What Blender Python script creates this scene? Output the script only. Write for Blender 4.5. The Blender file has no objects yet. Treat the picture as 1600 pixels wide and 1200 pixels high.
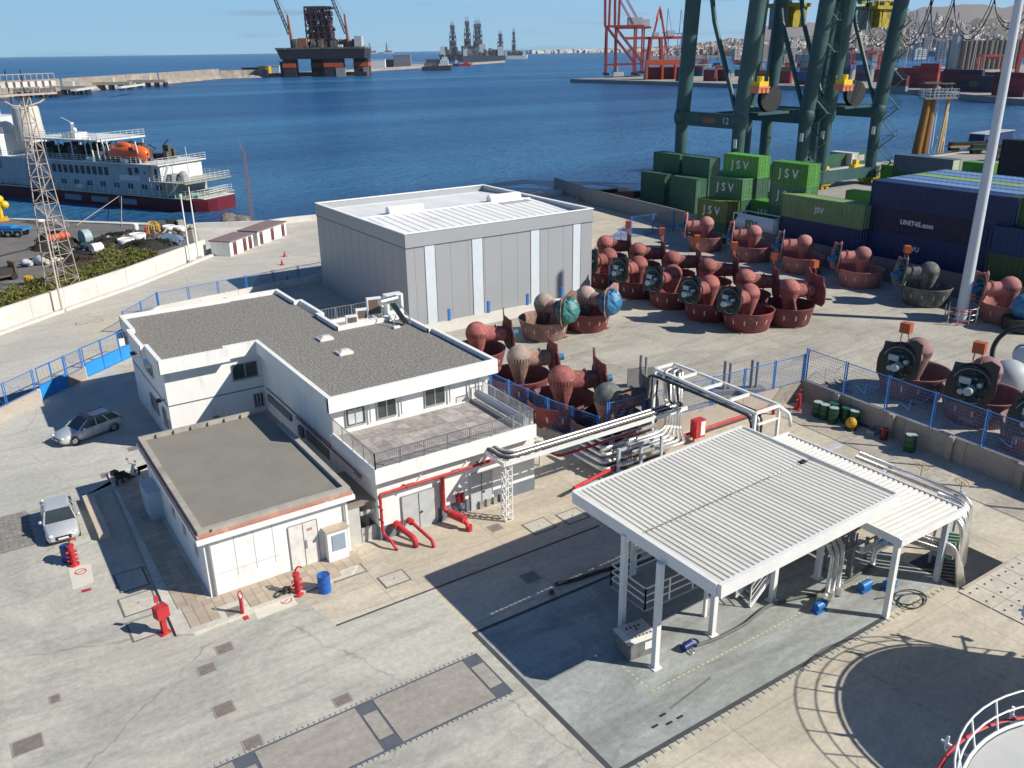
import bpy, math, random
from mathutils import Vector, Matrix
SC = bpy.context.scene
COL = SC.collection
RND = random.Random(7)
PI = math.pi
# ---------------------------------------------------------------- camera, sky, sun
CAM_H = 26.0; FOC = 1340.0; PIT = math.radians(21.3); ROLL = 0.014; YAW = math.radians(56.6)
U = (math.sin(YAW), math.cos(YAW)); V = (-math.cos(YAW), math.sin(YAW))
cp, sp = math.cos(PIT), math.sin(PIT); cr, sr = math.cos(ROLL), math.sin(ROLL)
right = Vector((U[0], V[0], 0)); fwdh = Vector((U[1], V[1], 0)); zz = Vector((0, 0, 1))
fwd = fwdh*cp - zz*sp; up = fwdh*sp + zz*cp
r2 = right*cr - up*sr; u2 = right*sr + up*cr
camd = bpy.data.cameras.new('camera'); cam = bpy.data.objects.new('camera', camd); COL.objects.link(cam)
M = Matrix((r2, u2, -fwd)).transposed().to_4x4(); M.translation = Vector((0, 0, CAM_H)); cam.matrix_world = M
camd.sensor_width = 36.0; camd.lens = 36.0*FOC/1600.0; camd.clip_end = 60000; camd.clip_start = 0.5
SC.camera = cam
SUN_EL = math.radians(37.2); sd = Vector((0.68, -0.73, 0)).normalized()
SUN_DIR = sd*math.cos(SUN_EL) + zz*math.sin(SUN_EL)
world = bpy.data.worlds.new('World'); SC.world = world; world.use_nodes = True
wn = world.node_tree.nodes; wl = world.node_tree.links; wn.clear()
wo = wn.new('ShaderNodeOutputWorld'); bg = wn.new('ShaderNodeBackground'); sky = wn.new('ShaderNodeTexSky')
sky.sky_type = 'NISHITA'; sky.sun_disc = False; sky.sun_elevation = SUN_EL
sky.sun_rotation = math.atan2(sd.x, sd.y); sky.air_density = 1.0; sky.dust_density = 0.35; sky.ozone_density = 2.5
bg.inputs['Strength'].default_value = 0.052
# thin grey cloud streaks low over the sea
tc = wn.new('ShaderNodeTexCoord'); mp = wn.new('ShaderNodeMapping'); mp.inputs['Scale'].default_value = (2.2, 2.2, 46)
nz = wn.new('ShaderNodeTexNoise'); nz.inputs['Scale'].default_value = 2.6; nz.inputs['Detail'].default_value = 6
rp = wn.new('ShaderNodeValToRGB'); rp.color_ramp.elements[0].position = 0.57; rp.color_ramp.elements[0].color = (0, 0, 0, 1)
rp.color_ramp.elements[1].position = 0.70; rp.color_ramp.elements[1].color = (0.45, 0.45, 0.45, 1)
mx = wn.new('ShaderNodeMixRGB'); mx.inputs['Color2'].default_value = (2.9, 5.4, 8.2, 1)
wl.new(tc.outputs['Generated'], mp.inputs['Vector']); wl.new(mp.outputs['Vector'], nz.inputs['Vector'])
wl.new(nz.outputs['Fac'], rp.inputs['Fac']); wl.new(rp.outputs['Color'], mx.inputs['Fac'])
# clear maritime air: the low sky stays light blue down to the horizon
sx_ = wn.new('ShaderNodeSeparateXYZ'); wl.new(tc.outputs['Generated'], sx_.inputs['Vector'])
er = wn.new('ShaderNodeValToRGB'); er.color_ramp.elements[0].position = 0.0; er.color_ramp.elements[0].color = (0.90, 0.90, 0.90, 1); er.color_ramp.elements[1].position = 0.55; er.color_ramp.elements[1].color = (0.9, 0.9, 0.9, 1)
wl.new(sx_.outputs['Z'], er.inputs['Fac'])
hr = wn.new('ShaderNodeValToRGB'); hr.color_ramp.elements[0].position = 0.0; hr.color_ramp.elements[0].color = (0.32, 0.59, 0.82, 1); hr.color_ramp.elements[1].position = 0.34; hr.color_ramp.elements[1].color = (0.030, 0.092, 0.25, 1)  # upper sky, out of view, darkened to deepen the shadows
e2_ = hr.color_ramp.elements.new(0.09); e2_.color = (0.235, 0.53, 0.86, 1)
wl.new(sx_.outputs['Z'], hr.inputs['Fac'])
hs_ = wn.new('ShaderNodeMixRGB'); hs_.blend_type = 'MULTIPLY'; hs_.inputs['Fac'].default_value = 1.0; wl.new(hr.outputs['Color'], hs_.inputs['Color1']); hs_.inputs['Color2'].default_value = (16.8, 16.8, 16.8, 1)
hx = wn.new('ShaderNodeMixRGB'); wl.new(er.outputs['Color'], hx.inputs['Fac']); wl.new(sky.outputs['Color'], hx.inputs['Color1']); wl.new(hs_.outputs['Color'], hx.inputs['Color2'])
wl.new(hx.outputs['Color'], mx.inputs['Color1']); wl.new(mx.outputs['Color'], bg.inputs['Color'])
wl.new(bg.outputs['Background'], wo.inputs['Surface'])
sl = bpy.data.lights.new('sun', 'SUN'); so = bpy.data.objects.new('sun', sl); COL.objects.link(so)
sl.energy = 5.0; sl.angle = math.radians(0.5); sl.color = (1.0, 0.94, 0.83)
so.rotation_euler = SUN_DIR.to_track_quat('Z', 'Y').to_euler()
SC.view_settings.view_transform = 'Standard'; SC.view_settings.look = 'None'
SC.view_settings.exposure = 0.30; SC.view_settings.gamma = 1.0; SC.view_settings.use_curve_mapping = False
SC.cycles.max_bounces = 6; SC.cycles.volume_bounces = 0

def P(px, py, z=0.0):
    """survey point: where the sight line through a photo pixel meets height z (site metres)"""
    xr, yr = (px-800)/FOC, -(py-600)/FOC
    w = r2*xr + u2*yr + fwd
    t = (z-CAM_H)/w.z
    return Vector((w.x*t, w.y*t, z))

# ---------------------------------------------------------------- materials
MATS = {}
def mat(name, c, rough=0.6, metal=0.0, c2=None, scale=1.5, amt=0.5, bump=0.0, bscale=None, spec=0.5, world=False, stretch=None, dirt=None, dscale=0.4):
    if name in MATS: return MATS[name]
    m = bpy.data.materials.new(name); m.use_nodes = True; MATS[name] = m
    n = m.node_tree.nodes; l = m.node_tree.links; b = n['Principled BSDF']
    b.inputs['Roughness'].default_value = rough; b.inputs['Metallic'].default_value = metal
    b.inputs['Specular IOR Level'].default_value = spec
    if c2 is None: c2 = tuple(x*0.8 for x in c)
    g = n.new('ShaderNodeNewGeometry') if world else n.new('ShaderNodeTexCoord')
    src = g.outputs['Position'] if world else g.outputs['Object']
    if stretch:
        mp = n.new('ShaderNodeMapping'); mp.inputs['Scale'].default_value = stretch; l.new(src, mp.inputs['Vector']); src = mp.outputs['Vector']
    t = n.new('ShaderNodeTexNoise'); t.inputs['Scale'].default_value = scale; t.inputs['Detail'].default_value = 7; t.inputs['Roughness'].default_value = 0.6
    l.new(src, t.inputs['Vector'])
    r = n.new('ShaderNodeValToRGB'); r.color_ramp.elements[0].position = 0.5-0.28*amt-0.02; r.color_ramp.elements[1].position = 0.5+0.28*amt+0.02
    r.color_ramp.elements[0].color = (*c2, 1); r.color_ramp.elements[1].color = (*c, 1); l.new(t.outputs['Fac'], r.inputs['Fac'])
    out = r.outputs['Color']
    if dirt:
        t2 = n.new('ShaderNodeTexNoise'); t2.inputs['Scale'].default_value = dscale; t2.inputs['Detail'].default_value = 9; t2.inputs['Roughness'].default_value = 0.7; l.new(src, t2.inputs['Vector'])
        r_ = n.new('ShaderNodeValToRGB'); r_.color_ramp.elements[0].position = 0.54; r_.color_ramp.elements[0].color = (0, 0, 0, 1); r_.color_ramp.elements[1].position = 0.72
        l.new(t2.outputs['Fac'], r_.inputs['Fac'])
        mxx = n.new('ShaderNodeMixRGB'); l.new(r_.outputs['Color'], mxx.inputs['Fac']); l.new(out, mxx.inputs['Color1']); mxx.inputs['Color2'].default_value = (*dirt, 1); out = mxx.outputs['Color']
    vr = {'antifoul_rust': .3, 'antifoul_dark': .3, 'antifoul_pink': .22, 'barnacle_brown': .25, 'barnacle_pale': .2, 'roof_sheet_white': .05, 'terrace_tile': .22, 'paving_tile': .14, 'warehouse_roof': .05, 'seawall_white': .06, 'wall_concrete': .15, 'timber': .3}.get(name, .22 if name.startswith('colour_cont') else (.3 if name.startswith('colour_far') else 0))
    if vr:   # every piece a little lighter or darker than its neighbour
        oi = n.new('ShaderNodeObjectInfo'); mr = n.new('ShaderNodeMapRange'); mr.inputs['To Min'].default_value = 1-vr; mr.inputs['To Max'].default_value = 1+vr*.8; l.new(oi.outputs['Random'], mr.inputs['Value'])
        mv = n.new('ShaderNodeVectorMath'); mv.operation = 'SCALE'; l.new(out, mv.inputs[0]); l.new(mr.outputs['Result'], mv.inputs['Scale']); out = mv.outputs['Vector']
    l.new(out, b.inputs['Base Color'])
    if bump:
        t3 = n.new('ShaderNodeTexNoise'); t3.inputs['Scale'].default_value = bscale or scale*8; t3.inputs['Detail'].default_value = 4; l.new(src, t3.inputs['Vector'])
        bp = n.new('ShaderNodeBump'); bp.inputs['Strength'].default_value = bump; bp.inputs['Distance'].default_value = 0.05
        l.new(t3.outputs['Fac'], bp.inputs['Height']); l.new(bp.outputs['Normal'], b.inputs['Normal'])
    return m

def concrete(name, c, c2, stain, crack=0.35, cscale=0.12, speck=False, warm=None, panel=None, stk=0.75, streak=False):
    """weathered concrete paving: broad patches, streaks, cracks"""
    m = bpy.data.materials.new(name); m.use_nodes = True; MATS[name] = m
    n = m.node_tree.nodes; l = m.node_tree.links; b = n['Principled BSDF']; b.inputs['Roughness'].default_value = 0.85; b.inputs['Specular IOR Level'].default_value = 0.25
    g = n.new('ShaderNodeNewGeometry'); pos = g.outputs['Position']
    def noise(sc, det=8, ro=0.62, vec=pos, dist=0.0):
        t = n.new('ShaderNodeTexNoise'); t.inputs['Scale'].default_value = sc; t.inputs['Detail'].default_value = det; t.inputs['Roughness'].default_value = ro; t.inputs['Distortion'].default_value = dist
        l.new(vec, t.inputs['Vector']); return t
    def ramp(src, a, bb, ca=(0, 0, 0), cb=(1, 1, 1)):
        r = n.new('ShaderNodeValToRGB'); r.color_ramp.elements[0].position = a; r.color_ramp.elements[1].position = bb
        r.color_ramp.elements[0].color = (*ca, 1); r.color_ramp.elements[1].color = (*cb, 1); l.new(src, r.inputs['Fac']); return r.outputs['Color']
    def mix(f, a, c_, mode='MIX'):
        x = n.new('ShaderNodeMixRGB'); x.blend_type = mode
        if hasattr(f, 'links'): l.new(f, x.inputs['Fac'])
        else: x.inputs['Fac'].default_value = f
        for i, k in (('Color1', a), ('Color2', c_)):
            if hasattr(k, 'links'): l.new(k, x.inputs[i])
            else: x.inputs[i].default_value = (*k, 1)
        return x.outputs['Color']
    base = ramp(noise(0.10, 10, 0.74, dist=1.2).outputs['Fac'], 0.42, 0.57, c2, c)
    mp = n.new('ShaderNodeMapping'); mp.inputs['Rotation'].default_value = (0, 0, 0.15); mp.inputs['Scale'].default_value = (0.25, 1.3, 1); l.new(pos, mp.inputs['Vector'])
    st = ramp(noise(0.42, 10, 0.76, mp.outputs['Vector'], 1.3).outputs['Fac'], 0.47, 0.72)
    s1 = mix(0.55, (0, 0, 0), st, 'MULTIPLY') if False else st
    x = n.new('ShaderNodeMath'); x.operation = 'MULTIPLY'; l.new(st, x.inputs[0]); x.inputs[1].default_value = stk
    col = mix(x.outputs[0], base, stain)
    if streak:
        mps = n.new('ShaderNodeMapping'); mps.inputs['Rotation'].default_value = (0, 0, -0.03); mps.inputs['Scale'].default_value = (0.05, 0.55, 1); l.new(pos, mps.inputs['Vector'])
        sk2 = ramp(noise(1.0, 6, 0.6, mps.outputs['Vector'], 0.5).outputs['Fac'], 0.44, 0.68); x9 = n.new('ShaderNodeMath'); x9.operation = 'MULTIPLY'; l.new(sk2, x9.inputs[0]); x9.inputs[1].default_value = 0.7; col = mix(x9.outputs[0], col, stain)
    if warm:
        x2 = n.new('ShaderNodeMath'); x2.operation = 'MULTIPLY'; l.new(ramp(noise(0.06, 6, 0.6, dist=1.0).outputs['Fac'], 0.5, 0.68), x2.inputs[0]); x2.inputs[1].default_value = 0.5
        col = mix(x2.outputs[0], col, warm)
    fine = ramp(noise(3.2, 10, 0.75).outputs['Fac'], 0.25, 0.75, (0.74, 0.74, 0.73), (1.18, 1.18, 1.17))
    col = mix(1.0, col, fine, 'MULTIPLY')
    spots = ramp(noise(4.5, 5, 0.8, dist=0.5).outputs['Fac'], 0.62, 0.72); xs = n.new('ShaderNodeMath'); xs.operation = 'MULTIPLY'; l.new(spots, xs.inputs[0]); xs.inputs[1].default_value = 0.45; col = mix(xs.outputs[0], col, tuple(k*0.75 for k in stain))
    mpt = n.new('ShaderNodeMapping'); mpt.inputs['Rotation'].default_value = (0, 0, 0.62); mpt.inputs['Scale'].default_value = (0.03, 0.9, 1); l.new(pos, mpt.inputs['Vector'])
    tr = ramp(noise(1.0, 5, 0.7, mpt.outputs['Vector'], 0.9).outputs['Fac'], 0.6, 0.72); xt = n.new('ShaderNodeMath'); xt.operation = 'MULTIPLY'; l.new(tr, xt.inputs[0]); xt.inputs[1].default_value = 0.35; col = mix(xt.outputs[0], col, stain)
    big = n.new('ShaderNodeTexNoise'); big.inputs['Scale'].default_value = 0.9; big.inputs['Detail'].default_value = 4; l.new(pos, big.inputs['Vector'])
    dv = n.new('ShaderNodeMixRGB'); dv.blend_type = 'ADD'; dv.inputs['Fac'].default_value = 0.9; l.new(pos, dv.inputs['Color1']); l.new(big.outputs['Color'], dv.inputs['Color2'])
    vo = n.new('ShaderNodeTexVoronoi'); vo.feature = 'DISTANCE_TO_EDGE'; vo.inputs['Scale'].default_value = cscale; l.new(dv.outputs['Color'], vo.inputs['Vector'])
    cm = ramp(vo.outputs['Distance'], 0.0, 0.0045, (1, 1, 1), (0, 0, 0))
    gate = ramp(noise(0.2, 3).outputs['Fac'], 0.42, 0.55)
    cx_ = n.new('ShaderNodeMath'); cx_.operation = 'MULTIPLY'; l.new(cm, cx_.inputs[0]); l.new(gate, cx_.inputs[1])
    cy_ = n.new('ShaderNodeMath'); cy_.operation = 'MULTIPLY'; l.new(cx_.outputs[0], cy_.inputs[0]); cy_.inputs[1].default_value = crack
    col = mix(cy_.outputs[0], col, tuple(k*0.35 for k in c2))
    if panel:   # cast bays: saw-cut joints and slightly different pours
        br = n.new('ShaderNodeTexBrick'); br.offset = 0.0; br.inputs['Scale'].default_value = 1.0; br.inputs['Mortar Size'].default_value = 0.03
        br.inputs['Brick Width'].default_value = panel[0]; br.inputs['Row Height'].default_value = panel[1]; br.inputs['Bias'].default_value = 0
        br.inputs['Color1'].default_value = (0.93, 0.93, 0.93, 1); br.inputs['Color2'].default_value = (1.07, 1.07, 1.06, 1); br.inputs['Mortar'].default_value = (0.78, 0.77, 0.76, 1)
        l.new(pos, br.inputs['Vector']); col = mix(1.0, col, br.outputs['Color'], 'MULTIPLY')
    l.new(col, b.inputs['Base Color'])
    bp = n.new('ShaderNodeBump'); bp.inputs['Strength'].default_value = 0.25; bp.inputs['Distance'].default_value = 0.03
    l.new(noise(6, 6).outputs['Fac'], bp.inputs['Height']); l.new(bp.outputs['Normal'], b.inputs['Normal'])
    return m

white = mat('white_paint', (0.82, 0.82, 0.80), 0.65, c2=(0.76, 0.76, 0.74), scale=0.6, dirt=(0.62, 0.60, 0.57), dscale=0.9, stretch=(1, 1, .22))
whiteclean = mat('white_steel', (0.80, 0.80, 0.78), 0.4, c2=(0.74, 0.74, 0.73))
roofwhite = mat('roof_sheet_white', (0.76, 0.735, 0.67), 0.55, c2=(0.70, 0.675, 0.61), scale=0.5, dirt=(0.52, 0.48, 0.41), dscale=0.8, stretch=(1.6, .35, 1))
gravel = mat('roof_gravel', (0.34, 0.325, 0.30), 0.95, c2=(0.125, 0.12, 0.11), scale=7, amt=0.5, bump=1.0, bscale=9, world=True, spec=0.1)
felt = mat('grey_roof_felt', (0.255, 0.243, 0.21), 0.95, c2=(0.22, 0.21, 0.185), scale=0.5, bump=0.3, bscale=20, world=True, spec=0.1, dirt=(0.25, 0.22, 0.19), dscale=0.25)
capgrey = mat('parapet_cap', (0.42, 0.39, 0.34), 0.9, c2=(0.33, 0.30, 0.26), dirt=(0.2, 0.18, 0.16))
terracotta = mat('terracotta_band', (0.50, 0.26, 0.20), 0.8, c2=(0.42, 0.20, 0.155), dirt=(0.6, 0.5, 0.42), dscale=1.2)
oldwhite = mat('peeling_white_wall', (0.82, 0.82, 0.80), 0.8, c2=(0.76, 0.76, 0.74), scale=0.9, dirt=(0.56, 0.54, 0.50), dscale=1.1, stretch=(1, 1, .6))
greyclad = mat('grey_cladding', (0.365, 0.38, 0.405), 0.5, metal=0.1, c2=(0.345, 0.36, 0.385), scale=0.2, world=True)
whroof = mat('warehouse_roof', (0.86, 0.86, 0.85), 0.45, c2=(0.82, 0.82, 0.81), scale=0.3, world=True, dirt=(0.72, 0.71, 0.69), dscale=.25, spec=.1)
ivory = mat('translucent_strip', (0.62, 0.68, 0.74), 0.35, c2=(0.58, 0.64, 0.70))
seam = mat('dark_seam', (0.10, 0.10, 0.11), 0.7)
glass = mat('window_glass', (0.05, 0.065, 0.075), 0.08, c2=(0.03, 0.04, 0.045), spec=0.8)
blind = mat('pale_blind', (0.55, 0.6, 0.6), 0.6)
alu = mat('aluminium', (0.62, 0.63, 0.64), 0.32, metal=0.85, c2=(0.5, 0.5, 0.51))
lagging = mat('pipe_lagging', (0.80, 0.79, 0.76), 0.36, metal=0.8, c2=(0.55, 0.54, 0.51), scale=3, bump=0.25, bscale=10)
blackpipe = mat('black_pipe', (0.03, 0.03, 0.032), 0.45, c2=(0.05, 0.05, 0.05))
red = mat('fire_red', (0.52, 0.028, 0.038), 0.6, c2=(0.38, 0.022, 0.03), scale=2, dirt=(0.58, 0.12, 0.11), dscale=2.2)
bluef = mat('fence_blue', (0.03, 0.19, 0.56), 0.5, c2=(0.03, 0.15, 0.46))
blueg = mat('gate_blue', (0.02, 0.27, 0.68), 0.5, c2=(0.02, 0.24, 0.62))
mesh_m = mat('mesh_wire', (0.05, 0.13, 0.32), 0.6)
wallc = mat('wall_concrete', (0.42, 0.37, 0.32), 0.9, c2=(0.33, 0.29, 0.25), scale=0.5, bump=0.3, world=True, dirt=(0.22, 0.19, 0.17), dscale=0.5, stretch=(1, 1, 2.5))
wallw = mat('seawall_white', (0.66, 0.65, 0.62), 0.9, c2=(0.58, 0.56, 0.53), scale=0.35, bump=0.3, world=True, dirt=(0.5, 0.46, 0.41), dscale=0.3)
rust = mat('antifoul_rust', (0.36, 0.125, 0.11), 0.8, c2=(0.25, 0.065, 0.06), scale=1.3, bump=0.35, dirt=(0.42, 0.24, 0.20), dscale=1.6)
rustd = mat('antifoul_dark', (0.19, 0.040, 0.042), 0.7, c2=(0.13, 0.04, 0.042), scale=0.9, bump=0.3, dirt=(0.30, 0.14, 0.12), dscale=1.3)
pink = mat('antifoul_pink', (0.44, 0.20, 0.19), 0.8, c2=(0.32, 0.13, 0.125), scale=0.8, bump=0.3, dirt=(0.27, 0.10, 0.10), dscale=0.9)
fouled = mat('barnacle_brown', (0.34, 0.21, 0.17), 0.9, c2=(0.20, 0.11, 0.095), scale=1.5, bump=0.5, dirt=(0.42, 0.37, 0.31), dscale=1.8)
foulw = mat('barnacle_pale', (0.46, 0.38, 0.33), 0.9, c2=(0.34, 0.24, 0.21), scale=3, bump=0.6, dirt=(0.3, 0.15, 0.13), dscale=1.5)
greyfoul = mat('barnacle_grey', (0.17, 0.18, 0.18), 0.85, c2=(0.07, 0.075, 0.075), scale=1.3, bump=0.5, dirt=(0.36, 0.34, 0.31), dscale=1.1)
blackm = mat('black_steel', (0.02, 0.022, 0.024), 0.5, c2=(0.035, 0.035, 0.035))
teal = mat('teal_motor', (0.05, 0.17, 0.19), 0.5, c2=(0.02, 0.07, 0.08), scale=4, dirt=(0.3, 0.4, 0.4), dscale=5)
tealb = mat('teal_green_shrink', (0.06, 0.24, 0.23), 0.5, c2=(0.03, 0.13, 0.14), scale=3, bump=1.0, bscale=3, dirt=(0.02, 0.05, 0.06), dscale=6)
bluem = mat('blue_motor', (0.04, 0.23, 0.42), 0.45, c2=(0.02, 0.12, 0.26), scale=3, bump=1.0, bscale=3, dirt=(0.02, 0.03, 0.05), dscale=6)
palem = mat('pale_motor', (0.52, 0.60, 0.60), 0.45, c2=(0.35, 0.44, 0.45), scale=4)
orange = mat('orange_box', (0.46, 0.10, 0.03), 0.6, c2=(0.36, 0.075, 0.025), dirt=(0.2, 0.06, 0.03))
slot = mat('slot_shadow_paint', (0.10, 0.03, 0.03), 0.9)
chalk = mat('chalk_white', (0.62, 0.58, 0.55), 0.9)
steelgrey = mat('light_grey_steel', (0.45, 0.50, 0.56), 0.4, c2=(0.40, 0.45, 0.51))
rubber = mat('rubber', (0.025, 0.025, 0.027), 0.85)
yellow = mat('safety_yellow', (0.70, 0.42, 0.02), 0.5, c2=(0.55, 0.30, 0.015))
grating = mat('grating_dark', (0.07, 0.075, 0.08), 0.7)
MARK = lambda n, c: mat('colour_'+n, c, 0.55, c2=tuple(x*0.82 for x in c), dirt=tuple(x*0.65+0.012 for x in c), dscale=0.5)

# ---------------------------------------------------------------- mesh helpers
class MB:
    def __init__(s): s.v = []; s.f = []; s.mi = []; s.sm = []; s.cur = 0; s.smooth = False
    def add(s, vs, fs):
        o = len(s.v); s.v += [tuple(v) for v in vs]
        for f in fs: s.f.append([i+o for i in f]); s.mi.append(s.cur); s.sm.append(s.smooth)
        return s
    def box(s, x0, x1, y0, y1, z0, z1):
        vs = [(x0, y0, z0), (x1, y0, z0), (x1, y1, z0), (x0, y1, z0), (x0, y0, z1), (x1, y0, z1), (x1, y1, z1), (x0, y1, z1)]
        return s.add(vs, [(0, 3, 2, 1), (4, 5, 6, 7), (0, 1, 5, 4), (1, 2, 6, 5), (2, 3, 7, 6), (3, 0, 4, 7)])
    def bar(s, a, b, w, h=None):
        """square bar between two points"""
        a = Vector(a); b = Vector(b); d = b-a
        if d.length < 1e-6: return s
        h = h or w; t = d.normalized(); ref = Vector((0, 0, 1)) if abs(t.z) < 0.95 else Vector((1, 0, 0))
        x = t.cross(ref).normalized(); y = x.cross(t)
        vs = []
        for p in (a, b):
            for i, j in ((-1, -1), (1, -1), (1, 1), (-1, 1)): vs.append(p+x*(i*w/2)+y*(j*h/2))
        return s.add(vs, [(0, 3, 2, 1), (4, 5, 6, 7), (0, 1, 5, 4), (1, 2, 6, 5), (2, 3, 7, 6), (3, 0, 4, 7)])
    def cyl(s, a, b, r, r2=None, n=10, caps=True):
        a = Vector(a); b = Vector(b); r2_ = r if r2 is None else r2; t = (b-a).normalized()
        ref = Vector((0, 0, 1)) if abs(t.z) < 0.95 else Vector((1, 0, 0)); x = t.cross(ref).normalized(); y = t.cross(x)
        vs = []
        for p, rr in ((a, r), (b, r2_)):
            for i in range(n): k = 2*PI*i/n; vs.append(p+x*(rr*math.cos(k))+y*(rr*math.sin(k)))
        fs = [(i, (i+1) % n, n+(i+1) % n, n+i) for i in range(n)]
        keep = s.smooth; s.smooth = True; s.add(vs, fs); s.smooth = False
        if caps: s.add(vs, [tuple(range(n))[::-1], tuple(range(n, 2*n))])
        s.smooth = keep; return s
    def tube(s, pts, r, n=8, bend=0.0):
        pts = [Vector(p) for p in pts]
        if bend > 0 and len(pts) > 2:
            q = [pts[0]]
            for i in range(1, len(pts)-1):
                p = pts[i]; a = (pts[i-1]-p); b = (pts[i+1]-p); k = min(bend, a.length*0.45, b.length*0.45)
                A = p+a.normalized()*k; B = p+b.normalized()*k
                for j in range(6): t = j/5; q.append((1-t)**2*A+2*t*(1-t)*p+t*t*B)
            q.append(pts[-1]); pts = q
        rings = []; o = len(s.v); ref = None
        for i, p in enumerate(pts):
            t = (pts[min(i+1, len(pts)-1)]-pts[max(i-1, 0)]).normalized()
            if ref is None: ref = Vector((0, 0, 1)) if abs(t.z) < 0.9 else Vector((1, 0, 0))
            x = t.cross(ref)
            if x.length < 1e-4: x = t.orthogonal()
            x.normalize(); ref = x.cross(t).normalized()
            for j in range(n): k = 2*PI*j/n; s.v.append(tuple(p+x*(r*math.cos(k))+ref*(r*math.sin(k))))
        for i in range(len(pts)-1):
            for j in range(n):
                s.f.append([o+i*n+j, o+i*n+(j+1) % n, o+(i+1)*n+(j+1) % n, o+(i+1)*n+j]); s.mi.append(s.cur); s.sm.append(True)
        for e in (0, len(pts)-1):
            s.f.append([o+e*n+j for j in range(n)]); s.mi.append(s.cur); s.sm.append(False)
        return s
    def lathe(s, prof, n=24, o=(0, 0, 0), ax=None, arc=2*PI, close=True):
        """profile of (radius, height) turned round an axis through o"""
        ax = Vector(ax or (0, 0, 1)).normalized(); ref = Vector((0, 0, 1)) if abs(ax.z) < 0.95 else Vector((1, 0, 0))
        x = ax.cross(ref).normalized(); y = ax.cross(x); o = Vector(o); full = abs(arc-2*PI) < 1e-6; m = n if full else n+1
        vs = []
        for (r, h) in prof:
            for i in range(m): k = arc*i/n; vs.append(o+ax*h+x*(r*math.cos(k))+y*(r*math.sin(k)))
        fs = []
        for a in range(len(prof)-1):
            for i in range(n): fs.append((a*m+i, a*m+(i+1) % m, (a+1)*m+(i+1) % m, (a+1)*m+i))
        keep = s.smooth; s.smooth = True; s.add(vs, fs); s.smooth = keep; return s
    def ball(s, c, r, n=16, sx=1, sy=1, sz=1):
        m = n//2; vs = []; c = Vector(c)
        for a in range(m+1):
            th = PI*a/m
            for i in range(n): k = 2*PI*i/n; vs.append((c.x+sx*r*math.sin(th)*math.cos(k), c.y+sy*r*math.sin(th)*math.sin(k), c.z+sz*r*math.cos(th)))
        keep = s.smooth; s.smooth = True
        s.add(vs, [(a*n+i, (a+1)*n+i, (a+1)*n+(i+1) % n, a*n+(i+1) % n) for a in range(m) for i in range(n)]); s.smooth = keep; return s
    def prism(s, pts, z0, z1):
        n = len(pts); A = sum(pts[i][0]*pts[(i+1) % n][1]-pts[(i+1) % n][0]*pts[i][1] for i in range(n))
        if A < 0: pts = pts[::-1]
        vs = [(p[0], p[1], z0) for p in pts]+[(p[0], p[1], z1) for p in pts]
        return s.add(vs, [tuple(range(n))[::-1], tuple(range(n, 2*n))]+[(i, (i+1) % n, n+(i+1) % n, n+i) for i in range(n)])
    def sheet(s, pts, z):
        n = len(pts); A = sum(pts[i][0]*pts[(i+1) % n][1]-pts[(i+1) % n][0]*pts[i][1] for i in range(n))
        if A < 0: pts = pts[::-1]
        return s.add([(p[0], p[1], z) for p in pts], [tuple(range(n))])
    def quad(s, a, b, c, d): return s.add([a, b, c, d], [(0, 1, 2, 3)])
    def mesh(s, name, mats):
        me = bpy.data.meshes.new(name); me.from_pydata(s.v, [], s.f)
        if not isinstance(mats, (list, tuple)): mats = [mats]
        for m in mats: me.materials.append(m)
        me.polygons.foreach_set('material_index', s.mi); me.polygons.foreach_set('use_smooth', s.sm); me.update(); return me

SPLITS = {'window_row': 'window', 'hull_recess': 'hull_recess', 'support': 'support', 'wheel': 'wheel', 'leg': 'leg', 'opening': 'opening', 'outlet': 'outlet', 'stand': 'stand', 'foot': 'foot', 'rusty_leg': 'rusty_leg', 'bogie': 'bogie', 'spindle': 'spindle', 'red_hoop': 'red_hoop', 'grey_fender': 'grey_fender', 'louvre': 'louvre', 'green_roll': 'green_roll', 'door_gap': 'door_gap', 'roof_rail': 'roof_rail', 'skirting': 'skirting', 'cable_tray': 'cable_tray', 'manifold': 'manifold', 'roof_beam': 'roof_beam', 'sill_beam': 'sill_beam', 'main_girder': 'main_girder', 'davit': 'davit', 'dark_stack': 'dark_stack', 'wall_pipe': 'wall_pipe', 'dark_pipe_run': 'pipe', 'control_cabinet': 'control_cabinet', 'passage_screen': 'screen_board', 'ladder': 'ladder', 'winch': 'winch', 'mast': 'mast', 'grab': 'grab', 'support_post': 'post', 'capstan': 'capstan', 'post': 'post'}
STUFFS = {'anode', 'slot', 'deck_gear', 'deck_module', 'lifting_hole', 'fitting', 'hazard_tape', 'cable_trolley', 'stanchion', 'panel_joint', 'nozzle', 'hanging_cable', 'locking_bar', 'dash', 'hoist_rope', 'festoon_cable', 'trolley', 'white_bracing', 'top_deck', 'propeller_blade', 'lattice_mast', 'derrick', 'wire_mesh'}
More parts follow.
